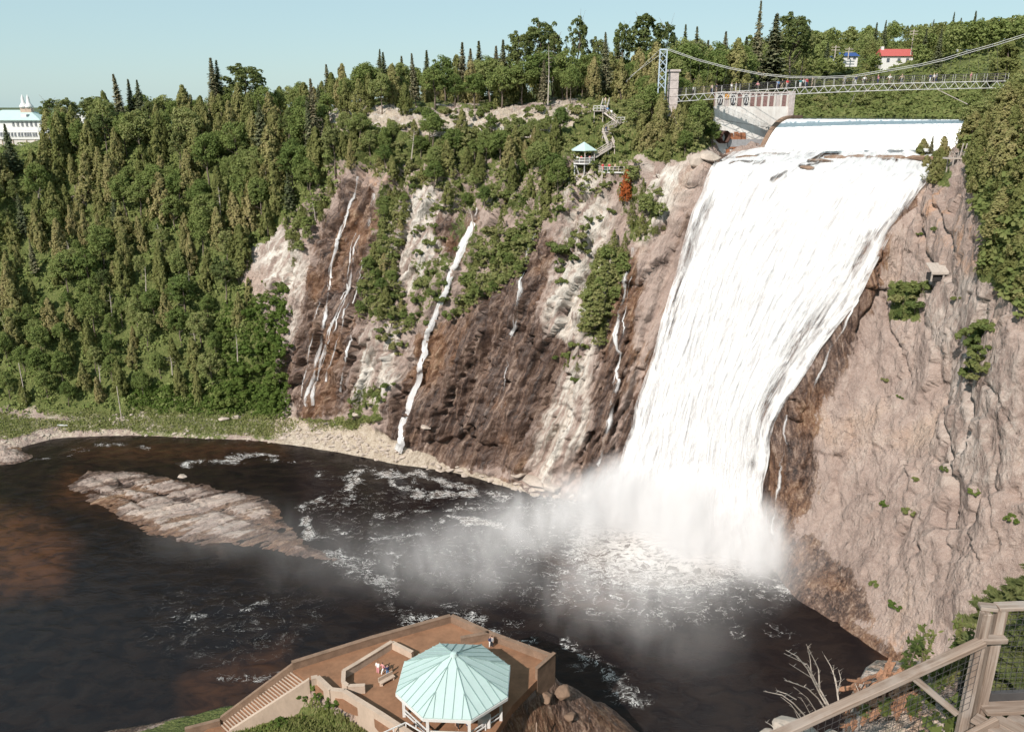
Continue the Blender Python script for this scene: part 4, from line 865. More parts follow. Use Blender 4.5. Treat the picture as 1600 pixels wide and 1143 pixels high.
# ------------------------------------------------------------------ concrete, paint, wood
M['concrete'] = mat_plain('pale_concrete', (.56, .52, .48), .9, .16, .6, .3, .05, stretch=(1, 1, .35))
M['brownwall'] = mat_plain('stained_concrete', (.205, .135, .095), .9, .35, .8, .4, .05)
M['tanwall'] = mat_plain('tan_concrete', (.44, .34, .27), .9, .2, .5, .3, .04, stretch=(1, 1, .5))
M['terrace'] = mat_plain('terrace_paving', (.235, .122, .070), .9, .34, .35, .35, .03)
M['roofgreen'] = mat_plain('pale_green_roof', (.42, .53, .512), .6, .06, .8, .08, .01)
M['white'] = mat_plain('white_paint', (.62, .61, .60), .6, .06, 2, .1, .01)
M['steel'] = mat_plain('pale_steel', (.50, .49, .48), .5, .12, 2, .1, .01)
M['bluesteel'] = mat_plain('blue_grey_steel', (.40, .47, .54), .5, .12, 2, .1, .01)
M['stone'] = mat_plain('pier_stone', (.46, .40, .38), .9, .3, 1.5, .5, .06)
M['brickold'] = mat_plain('old_brick', (.22, .13, .12), .9, .45, 3.0, .6, .04)
M['rust'] = mat_plain('rust', (.27, .115, .06), .9, .35, 2, .4, .03)
M['darkmetal'] = mat_plain('dark_metal', (.06, .055, .055), .7, .3, 2, .2, .01)
M['wood'] = mat_plain('grey_wood', (.40, .35, .31), .85, .22, 3, .4, .01, stretch=(1, 1, .2))
M['glass'] = mat_plain('window_glass', (.10, .11, .13), .2, .3, 2, .05, .01, spec=.6)
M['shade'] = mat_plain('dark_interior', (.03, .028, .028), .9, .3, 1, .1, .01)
M['grave'] = mat_plain('shore_boulder', (.40, .335, .285), .92, .3, 1.2, .6, .1)
M['redroof'] = mat_plain('red_roof', (.42, .095, .085), .6, .1, 2, .1, .01)
M['blueroof'] = mat_plain('blue_roof', (.03, .07, .22), .6, .1, 2, .1, .01)
# ------------------------------------------------------------------ dam, spillway water, river behind it
ZC = 82.2
DL, DR = at(1241, 189, 189.5), at(1510, 184, 178); DL.z = DR.z = ZC
TL, TR = at(1188, 239, 181.6), at(1492, 242, 170.6)
def dam_grid(nU, nV, inset=0.0, lift=0.0, u0=0.0, u1=1.0):
    uu = np.linspace(u0, u1, nU); V = []
    for u in uu:
        c = DL.lerp(DR, u); t_ = TL.lerp(TR, u); out = (t_-c); drop = -out.z; out.z = 0
        back = -out.normalized()
        for k in range(nV):
            s = k/(nV-1)*1.25-.25
            if s < 0: p = c + back*(-s*10) + Vector((0, 0, 0))
            else:
                p = c + out*(s**.62) - Vector((0, 0, drop*(s**1.75)))
            V.append(p + Vector((0, 0, lift)) + out.normalized()*lift)
    return np.array([list(v) for v in V]).reshape(nU, nV, 3)
def dam_water_material():
    t = NT('spillway_water'); fl = t.attr('flow', True); s1 = t.noise(t.mapping(fl, (1, .07, 1)), 1.5, 4, .65, .3); s2 = t.noise(t.mapping(fl, (1, .15, 1)), 4, 3, .6, .2)
    wv = t.math('ADD', t.attr('white'), t.math('MULTIPLY', t.math('SUBTRACT', s1, .5), .55))
    f = t.mr(wv, .30, .52)
    c = t.mix(f, (.035, .030, .032), t.ramp(s2, [(.3, (.80, .80, .81)), (.55, (.92, .92, .92))])); c = t.mix(t.mr(t.attr('grey'), .3, .9), c, (.46, .52, .54))
    return t.done(t.bsdf(c, t.mr(f, 0, 1, .12, .8), t.bump(t.math('ADD', s1, t.math('MULTIPLY', s2, .4)), .4, .3), .4))
M['spill'] = dam_water_material()
dam = empty('dam', (DL.x, DL.y, TL.z)); tag(dam, 'low concrete dam with a white overflowing spillway above the falls', 'dam', kind='thing')
def rel(o, root): o.parent = root; o.matrix_parent_inverse = root.matrix_basis.inverted() if False else Matrix.Translation(-Vector(root.location)); return o
g_ = dam_grid(120, 50, lift=.12); nU, nV = 120, 50
uu = np.linspace(0, 1, nU)[:, None]*np.ones((1, nV)); ss = (np.linspace(0, 1, nV)*1.25-.25)[None, :]*np.ones((nU, 1))
g_[..., 2] += .06*fbm(np.stack([uu*60, ss*4, ss*0], -1), 3, 3)*sstep(.1, .5, ss)
grey = sstep(.90, .97, ss)*sstep(.25, .30, uu)*sstep(.62, .50, uu)*.8 + sstep(.95, 1.0, ss)*.5
rel(link('spillway_water', npmesh('spillway_water', g_.reshape(-1, 3), gridfaces(nU, nV), True, dict(white=(ss*1.0/.26+.02).clip(0, 1).ravel(), grey=grey.ravel(), flow=np.stack([uu*42, ss*9, ss*0], -1).reshape(-1, 3))), None, M['spill']), dam)
gb = dam_grid(30, 24); Vb = gb.reshape(-1, 3).tolist(); m = MB(); m.add(Vb, gridfaces(30, 24).tolist())
base = [(*gb[i, 0, :2], 70.0) for i in range(30)]+[(*gb[i, -1, :2], 70.0) for i in range(30)]
m.add([tuple(gb[i, 0]) for i in range(30)]+base[:30], [(i, i+1, 31+i, 30+i) for i in range(29)]); m.add([tuple(gb[i, -1]) for i in range(30)]+base[30:], [(i, i+1, 31+i, 30+i) for i in range(29)])
rel(m.build('dam_body', M['brownwall']), dam)
m = MB()                                                            # curved end wall on the left
prof = dam_grid(2, 26, u0=-.012, u1=.012)
for i in range(25):
    a0, a1 = Vector(prof[0, i]), Vector(prof[0, i+1]); b0, b1 = Vector(prof[1, i]), Vector(prof[1, i+1]); up = Vector((0, 0, .75)); dn = Vector((0, 0, -3))
    m.add([a0+dn, b0+dn, b1+dn, a1+dn, a0+up, b0+up, b1+up, a1+up], [(4, 5, 6, 7), (0, 4, 7, 3), (1, 2, 6, 5)] + ([(0, 1, 5, 4)] if i == 0 else []) + ([(3, 7, 6, 2)] if i == 24 else []))
rel(m.build('end_wall', M['brownwall']), dam)
river = MB(); bk = (Vector((DL.x-TL.x, DL.y-TL.y, 0))).normalized()
river.add([DL-Vector((2, 0, .06)) + bk*2, DR+Vector((8, 0, -.06)) + bk*2, Vector((135, 252, ZC-.06)), Vector((62, 252, ZC-.06))], [(0, 1, 2, 3)])
M['river'] = mat_plain('river_water', (.035, .045, .055), .08, .3, .4, .05, .1, spec=.5)
tag(river.build('river', M['river']), 'calm dark river above the dam', kind='structure')
# abutment: pale concrete wall carrying a painted ruined facade
ab = empty('abutment_wall', tuple(at(1170, 240, 186))); tag(ab, 'pale concrete abutment wall with a graffiti-covered brick facade left of the dam', 'wall', kind='thing')
A0 = at(1112, 200, 184.5); A1 = at(1236, 185, 190.0); zt = at(1170, 166.5, 187).z; zb = 72.5
ad = Vector((A1.x-A0.x, A1.y-A0.y, 0)); aL = ad.length; ad.normalize(); an = Vector((ad.y, -ad.x, 0)); an = an if an.y < 0 else -an
def abp(s, o, z): p = Vector((A0.x, A0.y, 0)) + ad*s + an*o; return Vector((p.x, p.y, z))
def abslab(s0, s1, o0, o1, z0, z1, name, mat, par=ab, bevel=0):
    m = MB(); m.add([abp(s0,o0,z0),abp(s1,o0,z0),abp(s1,o1,z0),abp(s0,o1,z0),abp(s0,o0,z1),abp(s1,o0,z1),abp(s1,o1,z1),abp(s0,o1,z1)], [(3,2,1,0),(4,5,6,7),(0,1,5,4),(1,2,6,5),(2,3,7,6),(3,0,4,7)])
    o = m.build(name, mat, bevel=bevel); o.parent = par; o.matrix_parent_inverse = Matrix.Translation(-ab.location) if par is ab else Matrix.Translation(-ab.location); return o
m = MB(); m.add([abp(0,0,zt),abp(aL,0,zt),abp(aL,-3,zt),abp(0,-3,zt),abp(-.3,2.2,zb),abp(aL,1.2,zb),abp(aL,-3,zb),abp(-.3,-3,zb)], [(0,1,2,3),(0,4,5,1),(1,5,6,2),(2,6,7,3),(3,7,4,0)])
t_ = NT('abutment_concrete'); P_ = t_.pos(); nz = t_.noise(t_.mapping(P_, (1, 1, .3)), .7, 5, .65); c_ = t_.ramp(nz, [(.3, (.50, .46, .43)), (.5, (.62, .59, .56)), (.7, (.70, .68, .66))])
M['abut'] = t_.done(t_.bsdf(c_, .9, t_.bump(nz, .3, .1), .2)); rel(m.build('concrete_face', M['abut']), ab)
zf = zt+3.1
abslab(.6, aL-1.2, -.5, -1.0, zt, zf, 'facade_back', M['brickold'])
for k, s in enumerate(np.linspace(.6, aL-1.6, 12)):                 # pale piers between the openings
    abslab(s, s+.42, .0, -.6, zt+.004, zf-.25+.3*(k % 3 == 1), 'facade_pier', M['concrete'])
abslab(.6, aL-1.2, .08, -.55, zf-.35, zf-.02, 'facade_lintel', M['stone']); abslab(aL-1.1, aL+.3, .3, -1.2, zt-2.2, zf+.2, 'corner_pier', M['stone'])
sp = (aL-2.2)/11
for k in range(11):                                                # panels: paint, bare brick, gaps
    s0 = .6+.42+k*sp; mt = [M['white'], M['stone'], M['white'], M['brickold'], M['white'], M['brickold'], M['brickold'], M['brickold'], M['brickold'], M['stone'], M['brickold']][k]
    abslab(s0+.06, s0+sp-.5, -.12, -.45, zt+.01, zf-.5, 'facade_panel', mt)
M['orange'] = mat_plain('orange_paint', (.62, .30, .07), .8, .15, 2, .1, .01); M['ink'] = mat_plain('black_paint', (.035, .03, .035), .8, .2, 2, .1, .01)
abslab(.6+.42+sp*1+.1, .6+.42+sp*2-.55, .02, -.10, zt+1.55, zt+2.6, 'painted_sign', M['orange'])
for k in (0, 2, 4):                                                # black loops and strokes of the mural
    s0 = .6+.42+k*sp; cx = s0+(sp-.5)/2; m = MB()
    pts = [abp(cx+math.cos(a)*.62, -.06, zt+1.3+math.sin(a)*.95) for a in np.linspace(0, 5.6 if k else 6.28, 18)]; m.tube(pts, .13, 5)
    m.tube([abp(cx-.1, -.06, zt+.6), abp(cx+.1, -.06, zt+1.4), abp(cx-.05, -.06, zt+2.0)], .12, 5)
    rel(m.build('mural_stroke', M['ink']), ab)
m = MB(); c0 = at(1130, 214, 183.2)
ax = (an*.85+ad*.25).normalized(); m.tube([c0-ax*2.2, c0+ax*.9], [1.35, 1.35], 20, False); m.tube([c0+ax*.9, c0-ax*2.0], [1.15, 1.15], 20, False)
for j in range(20):
    pass
rel(m.build('outlet_pipe', mat_plain('pipe_brown', (.085, .045, .036), .8, .4, 2, .3, .03), smooth=True), ab); m = MB(); m.tube([c0-ax*1.2, c0-ax*1.1], [1.2, 1.2], 20); rel(m.build('pipe_mouth', M['shade']), ab)
for px, y0, y1, wpx in ((1139,208,232,4), (1149,206,236,4), (1156,208,236,3), (1161,207,234,5), (1131,232,242,3), (1166,230,242,4), (1145,214,238,3), (1135,209,214,7)):
    p0 = at(px+1.5, y0, 185.2); p1 = at(px-1.5, y1, 184.2); dd = p0-CAM; sA = (p0-A0).dot(ad)
    m = MB(); z0_, z1_ = p1.z, p0.z; f0 = 2.2*(zt-z0_)/(zt-zb)+.05; f1 = 2.2*(zt-z1_)/(zt-zb)+.05; ww = wpx*.14
    m.add([abp(sA-ww, f0, z0_), abp(sA+ww, f0, z0_), abp(sA+ww*.9, f1, z1_), abp(sA-ww*.9, f1, z1_), abp(sA-ww, f0-.2, z0_), abp(sA+ww, f0-.2, z0_), abp(sA+ww*.9, f1-.2, z1_), abp(sA-ww*.9, f1-.2, z1_)], [(0,1,2,3),(0,4,5,1),(1,5,6,2),(2,6,7,3),(3,7,4,0)])
    rel(m.build('rust_streak', M['rust']), ab)
pl = at(1160, 222, 184.6); sA = (pl-A0).dot(ad); f0 = 2.2*(zt-pl.z)/(zt-zb)
abslab(sA-3.4, aL-.8, f0+.25, f0-.4, pl.z-1.0, pl.z+.55, 'grey_ledge', mat_plain('grey_ledge', (.30, .30, .31), .9))
for z_, s0, s1 in ((zt-3.6, .3, aL*.72), (zt-5.6, .3, aL*.42)):
    m = MB(); m.bar(abp(s0, 2.2*(zt-z_)/(zt-zb)+.1, z_+1.0), abp(s1, 2.2*(zt-z_)/(zt-zb)+.5, z_-1.0), .07); rel(m.build('pipe_line', M['darkmetal']), ab)
# ------------------------------------------------------------------ suspension footbridge
B0, B1 = at(1058, 149.5, 182), at(1572, 127.0, 165)
bd = B1-B0; bL = bd.length; bd.normalize(); bn = Vector((bd.y, -bd.x, 0)).normalized(); bn = bn if bn.y < 0 else -bn
def bp(s, o, z): p = B0 + bd*s + bn*o; return p + Vector((0, 0, z + .55*math.sin(math.pi*min(1, max(0, s/bL)))))
br = empty('footbridge', tuple(B0)); tag(br, 'pale steel suspension footbridge with truss deck spanning above the falls', 'bridge')
def bpart(name, m, mat, par=None): 
    o = m.build(name, mat); o.parent = par or br; o.matrix_parent_inverse = Matrix.Translation(-br.location); return o
m = MB(); NP = 34; st = bL/NP
for k in range(NP): m.bar(bp(k*st, 0, .0), bp((k+1)*st, 0, .0), 1.9, .12)
bpart('deck', m, M['wood'])
for o_, nm in ((1.05, 'front'), (-1.05, 'back')):
    for z_, r_ in ((0.0, .07), (-1.25, .065)):
        m = MB(); m.tube([bp(k*st, o_, z_) for k in range(NP+1)], r_, 5); bpart('chord', m, M['steel'])
    for k in range(NP):
        for a, b in ((k, k+.5), (k+1, k+.5)):
            m = MB(); m.bar(bp(a*st, o_, 0.0), bp(b*st, o_, -1.25), .075); bpart('diagonal', m, M['steel'])
    for k in range(0, NP+1):
        m = MB(); m.bar(bp(k*st, o_, 0), bp(k*st, o_, 1.45), .05); bpart('railing_post', m, M['steel'] if k % 3 else M['wood'])
    m = MB(); 
    for z_ in (.35, .7, 1.05, 1.42): m.tube([bp(k*st, o_, z_) for k in range(NP+1)], .022 if z_ < 1.4 else .035, 4)
    for k in range(NP*6): m.bar(bp(k*st/6, o_, .05), bp(k*st/6, o_, 1.42), .018)
    bpart('railing_mesh', m, M['darkmetal'])
TF = at(1042.5, 77.5, 182.6); TBk = at(1031.5, 77.5, 184.5)
tw = empty('bridge_tower', (TF.x, TF.y, at(1042, 143, 182.6).z)); tag(tw, 'blue-grey lattice steel tower carrying the footbridge cables', 'tower')
def tpart(name, m, mat): o = m.build(name, mat); o.parent = tw; o.matrix_parent_inverse = Matrix.Translation(-tw.location); return o
for p in (TF, TBk):
    m = MB(); m.bar((p.x, p.y, tw.location.z-6), p, .24); tpart('leg', m, M['bluesteel'])
zz = np.linspace(tw.location.z+.5, TF.z-.2, 6)
for k in range(5):
    for a, b in ((TF, TBk), (TBk, TF)):
        m = MB(); m.bar((a.x, a.y, zz[k]), (b.x, b.y, zz[k+1]), .12); tpart('brace', m, M['bluesteel'])
m = MB(); m.bar(TF, TBk, .3); tpart('crossbeam', m, M['bluesteel'])
cab = [(1043,78.5),(1090,95),(1140,108),(1190,117.5),(1235,122),(1290,122.5),(1334,120.5),(1369,114.5),(1400,109.5),(1438,103),(1475,94.5),(1507,84.5),(1554,71.5),(1600,57),(1680,28)]
cabP = []
for px, py in cab:
    s = (px-1058)/(1572-1058)*1.0; Y_ = 182+(165-182)*s; cabP.append(at(px, py, Y_))
for off in (1.05, -1.05):
    m = MB(); m.tube([p+bn*off+Vector((0, 0, .35 if off < 0 else 0)) for p in cabP], .05, 5); bpart('main_cable', m, M['steel'])
for p, q in ((TF, (985,119,188)), (TBk, (978,128,190))):
    m = MB(); m.tube([p, at(*q)], .045, 5); bpart('backstay', m, M['steel'])
for px in range(1080, 1560, 14):
    s = (px-1058)/(1572-1058)
    if s < 0: continue
    yc = np.interp(px, [c[0] for c in cab], [c[1] for c in cab]); top = at(px, yc, 182+(165-182)*s)+bn*1.05; bot = bp(s*bL, 1.05, 1.4)
    if top.z-bot.z > .3: m = MB(); m.bar(top, bot, .03); bpart('hanger', m, M['darkmetal'])
for a, b in (((1465,140,168.5), (1512,163,160)), ((1336,146,173), (1328,165,190))):
    m = MB(); m.bar(at(*a), at(*b), .10); bpart('stay_rod', m, M['wood'])
pr = empty('stone_pier', tuple(at(1052, 143, 185.5))); tag(pr, 'square pale stone pier beside the bridge tower', 'pier')
c_ = at(1052, 125, 185.5); zt_ = at(1052, 109, 185.5).z; zb_ = pr.location.z-8
m = MB()
nb = 7; hh = (zt_-.5-zb_)/nb
for k in range(nb):
    w_ = 1.12 - .02*k
    m = MB(); m.box(c_.x-w_, c_.x+w_, c_.y-w_, c_.y+w_, zb_+k*hh, zb_+(k+1)*hh-.05); o = m.build('stone_course', M['stone'], bevel=.05); rel(o, pr)
m = MB(); m.box(c_.x-1.3, c_.x+1.3, c_.y-1.3, c_.y+1.3, zt_-.5, zt_); rel(m.build('cap', M['stone'], bevel=.06), pr)
# ------------------------------------------------------------------ generic wooden parts
def rail_run(root, pts, h, mat, post=.12, rail=.10, bal=0, spacing=1.6):
    pts = [Vector(p) for p in pts]
    for a, b in zip(pts[:-1], pts[1:]):
        L = (b-a).length; n = max(1, int(round(L/spacing)))
        for z_ in (h, h*.5):
            m = MB(); m.bar(a+Vector((0,0,z_)), b+Vector((0,0,z_)), rail); rel(m.build('rail', mat), root)
        for k in range(n+1):
            q = a.lerp(b, k/n); m = MB(); m.bar(q, q+Vector((0,0,h+.05)), post); rel(m.build('rail_post', mat), root)
        if bal:
            m = MB()
            for k in range(int(L/bal)): q = a.lerp(b, k*bal/L); m.bar(q+Vector((0,0,.1)), q+Vector((0,0,h)), .04)
            rel(m.build('balusters', mat), root)
def stair_flight(root, a, b, wd, mat, rail=1.0):
    a = Vector(a); b = Vector(b); d = (b-a); hd = Vector((d.x, d.y, 0)); sx = Vector((hd.y, -hd.x, 0)).normalized()
    for s in (-1, 1):
        m = MB(); m.bar(a+sx*s*wd/2, b+sx*s*wd/2, .10, .36); rel(m.build('stringer', mat), root)
        rail_run(root, [a+sx*s*wd/2, b+sx*s*wd/2], rail, mat, .11, .11, 0, 1.5)
    n = max(3, int(abs(d.z)/.19)); th = hd.length/n
    for k in range(n):
        q = a.lerp(b, (k+.5)/n); m = MB(); u = hd.normalized()
        m.bar(q - sx*wd/2, q + sx*wd/2, th*.95, .05); rel(m.build('tread', mat), root)
M['greywood'] = mat_plain('weathered_wood', (.50, .44, .40), .85, .18, 2, .3, .01)
# lookout pavilion on the cliff
gz = empty('lookout_pavilion', tuple(at(912, 272, 186.5))); tag(gz, 'small hexagonal lookout pavilion with pale green roof perched on the cliff', 'pavilion')
gc = at(912, 254, 185.5); gR = 2.55; fz = gc.z; ez = at(912, 234, 185.5).z; az = at(912, 221.5, 185.5).z
hexp = lambda r, z, k: (gc.x+r*math.cos(math.pi/6+k*math.pi/3), gc.y+r*math.sin(math.pi/6+k*math.pi/3), z)
for k in range(6):
    m = MB(); a, b = hexp(3.15, ez, k), hexp(3.15, ez, k+1); ap = (gc.x, gc.y, az)
    m.add([a, b, ap, (a[0], a[1], a[2]-.15), (b[0], b[1], b[2]-.15)], [(0, 1, 2), (0, 3, 4, 1), (3, 2, 4)]); rel(m.build('roof_panel', M['roofgreen']), gz)
    m = MB(); m.bar(hexp(gR, fz, k), hexp(gR, ez, k), .16); rel(m.build('post', M['greywood']), gz)
    m = MB(); m.bar(hexp(gR*.9, fz-.1, k), (gc.x+(hexp(1, 0, k)[0]-gc.x)*1.2, gc.y+(hexp(1, 0, k)[1]-gc.y)*1.2, fz-2.6), .18); rel(m.build('strut', M['white']), gz)
    rail_run(gz, [hexp(gR, fz, k), hexp(gR, fz, k+1)], 1.15, M['white'], .12, .14, .22, 1.3)
m = MB(); m.prism([hexp(gR+.1, 0, k)[:2] for k in range(6)], fz-.25, fz); rel(m.build('floor', M['white']), gz)
for sx_ in (-1.1, 1.1):
    for sy_ in (-1, 1):
        m = MB(); m.bar((gc.x-1+sx_, gc.y+sy_, fz-.2), (gc.x-1+sx_, gc.y+sy_, fz-5.6), .2); rel(m.build('leg', M['white']), gz)
for a, b in ((-2.1, .1), (.1, -2.1)):
    m = MB(); m.bar((gc.x+a, gc.y-1.05, fz-2.6), (gc.x+b, gc.y-1.05, fz-4.4), .12); rel(m.build('brace', M['white']), gz)
m = MB(); m.box(gc.x+1.0, gc.x+3.0, gc.y-1.4, gc.y+1.0, fz-4.9, fz-1.9); rel(m.build('concrete_footing', M['concrete'], bevel=.05), gz)
# open platform beside it
lp = empty('lookout_platform', tuple(at(955, 272, 183))); tag(lp, 'open wooden platform with white railing right of the lookout pavilion', 'platform')
LP = [at(941, 268.5, 181.5), at(975, 267, 181.5), at(973, 258, 185), at(934, 258, 185)]; lz = LP[0].z
for p in LP: p.z = lz
m = MB(); m.prism([(p.x, p.y) for p in LP], lz-.3, lz); rel(m.build('floor', M['white']), lp)
rail_run(lp, [LP[3], LP[0]], 1.1, M['greywood'], .14, .13, 0, 1.2); rail_run(lp, [LP[1], LP[2]], 1.1, M['greywood'], .14, .13, 0, 1.2); rail_run(lp, [LP[0], LP[1]], 1.1, M['greywood'], .12, .10, 0, 1.2)
for p in LP[:2]: m = MB(); m.bar(p-Vector((0,0,.3)), p-Vector((0,-.6,6)), .25); rel(m.build('support', M['greywood']), lp)
m = MB(); m.box(LP[0].x+.4, LP[0].x+1.6, LP[0].y+.5, LP[0].y+.9, lz, lz+1.0); rel(m.build('green_box', mat_plain('green_paint', (.03, .10, .07), .7)), lp)
# zigzag stairs
zs = empty('zigzag_stairs', tuple(at(948, 230, 188))); tag(zs, 'grey wooden zigzag stairs climbing the slope above the lookout pavilion', 'stairs')
flights = [((947,160,201), (943,173,197.5)), ((942,173,197.5), (966,191,195.5)), ((966,192,194.5), (947,204,191.5)), ((946,207,191.5), (955,228,187.5)), ((953,230,187.0), (927,246,185.3))]
for a, b in flights: stair_flight(zs, at(*a), at(*b), 1.5, M['greywood'])
for (px, py, Y_), (wx_, wy_) in (((935,173,197.0), (2.4, 1.6)), ((972,191,195.0), (2.2, 1.6)), ((946,205.5,191.5), (1.7, 1.6)), ((955,229,187.3), (1.7, 1.5))):
    c_ = at(px, py, Y_); m = MB(); m.box(c_.x-wx_/2, c_.x+wx_/2, c_.y-wy_/2, c_.y+wy_/2, c_.z-.15, c_.z); rel(m.build('landing', M['greywood']), zs)
    for sx_ in (-1, 1):
        m = MB(); m.bar((c_.x+sx_*wx_*.42, c_.y-.5, c_.z-.15), (c_.x+sx_*wx_*.42, c_.y-.5, c_.z-4.5), .16); rel(m.build('support', M['greywood']), zs)
    if wx_ > 2: rail_run(zs, [(c_.x-wx_/2, c_.y-wy_/2, c_.z), (c_.x+wx_/2, c_.y-wy_/2, c_.z), (c_.x+wx_/2, c_.y+wy_/2, c_.z)], 1.1, M['white'], .12, .12, 0, .8)
m = MB(); p0, p1 = at(803, 214.5, 204), at(837, 214, 203); m.bar(p0, p1, .25); o = m.build('guard_rail', M['greywood']); tag(o, 'short pale guard rail lying along the bare ledge', 'railing')
# small tower platform on the right brink
tp = empty('platform_tower', tuple(at(1494, 279, 150))); tag(tp, 'slender grey timber platform on stilts on the right brink of the falls', 'platform')
c_ = at(1495, 247, 149); z0 = at(1495, 280, 149).z
m = MB(); m.box(c_.x-2.0, c_.x+2.0, c_.y-1.1, c_.y+1.1, c_.z-.15, c_.z+.1); rel(m.build('floor', M['wood']), tp)
for dx, dy in ((-1.1,-1), (-.2,-.9), (.6,-1), (1.2,-.8), (-1,1), (1.1,1)):
    m = MB(); m.bar((c_.x+dx, c_.y+dy, c_.z-.15), (c_.x+dx*.9, c_.y+dy, z0-2), .17); rel(m.build('leg', M['wood']), tp)
for dx in (-.1, .55): m = MB(); m.bar((c_.x+dx, c_.y-1.0, c_.z), (c_.x+dx+.35, c_.y-1.0, c_.z+2.6), .15); rel(m.build('ladder_rail', M['wood']), tp)
rail_run(tp, [(c_.x-1.9, c_.y-1, c_.z), (c_.x-.4, c_.y-1, c_.z)], 1.1, M['wood'], .1, .1, 0, .8)
# small shelter on the wall
sh = empty('shelter', tuple(at(1470, 438, 139))); tag(sh, 'small grey wooden shelter roof jutting from the right wall', 'shelter')
h_, n_ = hit(1470, 432); c_ = h_ if h_ is not None else at(1470, 432, 140)
for k in range(3):
    s0 = -2.3+k*1.55; m = MB()
    m.add([(c_.x+s0, c_.y-1.3, c_.z+1.0), (c_.x+s0+1.5, c_.y-1.3, c_.z+1.0), (c_.x+s0+1.5, c_.y+1.2, c_.z+2.2), (c_.x+s0, c_.y+1.2, c_.z+2.2), (c_.x+s0, c_.y-1.3, c_.z+.85), (c_.x+s0+1.5, c_.y-1.3, c_.z+.85), (c_.x+s0+1.5, c_.y+1.2, c_.z+2.05), (c_.x+s0, c_.y+1.2, c_.z+2.05)], [(0,1,2,3),(7,6,5,4),(0,4,5,1),(1,5,6,2),(2,6,7,3),(3,7,4,0)])
    rel(m.build('roof_board', M['wood']), sh)
for dx in (-2.2, -.2, 1.8): m = MB(); m.bar((c_.x+dx, c_.y-1.2, c_.z-.6), (c_.x+dx, c_.y-1.2, c_.z+.95), .22); rel(m.build('post', M['wood']), sh)
m = MB(); m.bar((c_.x-2.4, c_.y-1.35, c_.z+.75), (c_.x+2.4, c_.y-1.35, c_.z+.75), .25); rel(m.build('beam', M['wood']), sh)
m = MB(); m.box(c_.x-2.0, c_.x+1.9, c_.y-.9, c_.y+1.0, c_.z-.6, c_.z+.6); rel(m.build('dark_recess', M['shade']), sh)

# dark rock shelf that breaks the water between dam and lip
for px, py, Y_, sx_, sy_, lb in ((1283,251,167.5,2.6,1.3,'wedge of brown rock breaking the water below the dam'), (1305,246,171,2.4,1.0,'second brown rock of the shelf below the dam'), (1345,245.5,170,3.4,.9,'low dark rock in the middle of the shelf below the dam'), (1392,246,167.5,3.6,.9,'long low dark rock on the shelf below the dam'), (1440,247,164,3.2,.9,'low dark rock on the right of the shelf below the dam'), (1262,262,163.5,1.6,.9,'small brown rock in the white water below the shelf'), (1218,281,165,1.5,1.0,'small brown rock near the lip of the falls'), (1170,246,176,3.0,1.2,'flat brown rock at the left foot of the dam')):
    q = at(px, py, Y_-3.2); r = np.random.default_rng(int(px)); bm = bmesh.new()
    for p in sph(r, 22)*r.uniform(.8, 1.05, (22, 1)): bm.verts.new((p[0]*sx_, p[1]*sy_, p[2]*.6))
    bmesh.ops.convex_hull(bm, input=bm.verts); bmesh.ops.delete(bm, geom=[v for v in bm.verts if not v.link_faces], context='VERTS'); me = bpy.data.meshes.new('shelf_rock'); bm.to_mesh(me); bm.free()
    o = link('shelf_rock', me, None, M['brownwall']); o.location = q; o.rotation_euler = (0, 0, -.35); tag(o, lb, 'rock', kind='thing')
# ------------------------------------------------------------------ terrace below: floor, parapets, stairs
def tz(px, py, z=PZ): return atz(px, py, z)
terr = empty('terrace', tuple(tz(640, 1060))); tag(terr, 'brown paved viewing terrace with low walls at the foot of the falls', 'terrace', kind='thing')
TP = [(705,970),(866,1036),(838,1063),(800,1102),(745,1190),(640,1190),(575,1110),(540,1100),(487,1068),(457,1046)]
m = MB(); m.prism([tuple(tz(*p)[:2]) for p in reversed(TP)], PZ-1.2, PZ); rel(m.build('paving', M['terrace']), terr)
def wallrun(pts, h, th, mat, name='parapet', z=PZ, below=0.0, cap=True):
    W = [tz(x, y, z) for x, y in pts]
    for k, (a, b) in enumerate(zip(W[:-1], W[1:])):
        d = (b-a).normalized(); e = d*th*.5
        m = MB(); m.add([], []); zc = z-below+(h+below)/2
        m.bar((a-e*(k > 0)*0+Vector((0,0,0))).xy.to_3d()+Vector((0,0,zc)), b.xy.to_3d()+Vector((0,0,zc)), th, h+below+.004*k); o = rel(m.build(name, mat), terr)
        if cap:
            m = MB(); m.bar(a.xy.to_3d()+Vector((0,0,z+h+.06)), b.xy.to_3d()+Vector((0,0,z+h+.06+.003*k)), th+.12, .12); c_ = m.build('coping', mat); c_.parent = o
wallrun([(457,1045),(580,1006),(704,971)], 1.0, .5, M['brownwall'], below=1.5)
wallrun([(706,971),(768,999),(864,1035)], 1.0, .5, M['brownwall'], below=1.5)
wallrun([(720,1006),(764,998)], 1.0, .45, M['brownwall'])
wallrun([(866,1036),(838,1061)], 1.6, .35, M['brownwall'], below=3.0)
wallrun([(545,1082),(537,1076),(538,1058),(555,1048),(613,1012)], 1.0, .4, M['tanwall']); wallrun([(613,1012),(645,1028)], .9, .4, M['tanwall']); wallrun([(545,1082),(571,1081)], 1.0, .4, M['tanwall'])
wallrun([(487,1069),(497,1067),(518,1087),(538,1089),(600,1128),(660,1168)], .95, .5, M['tanwall'], 'outer_wall', below=3.6)
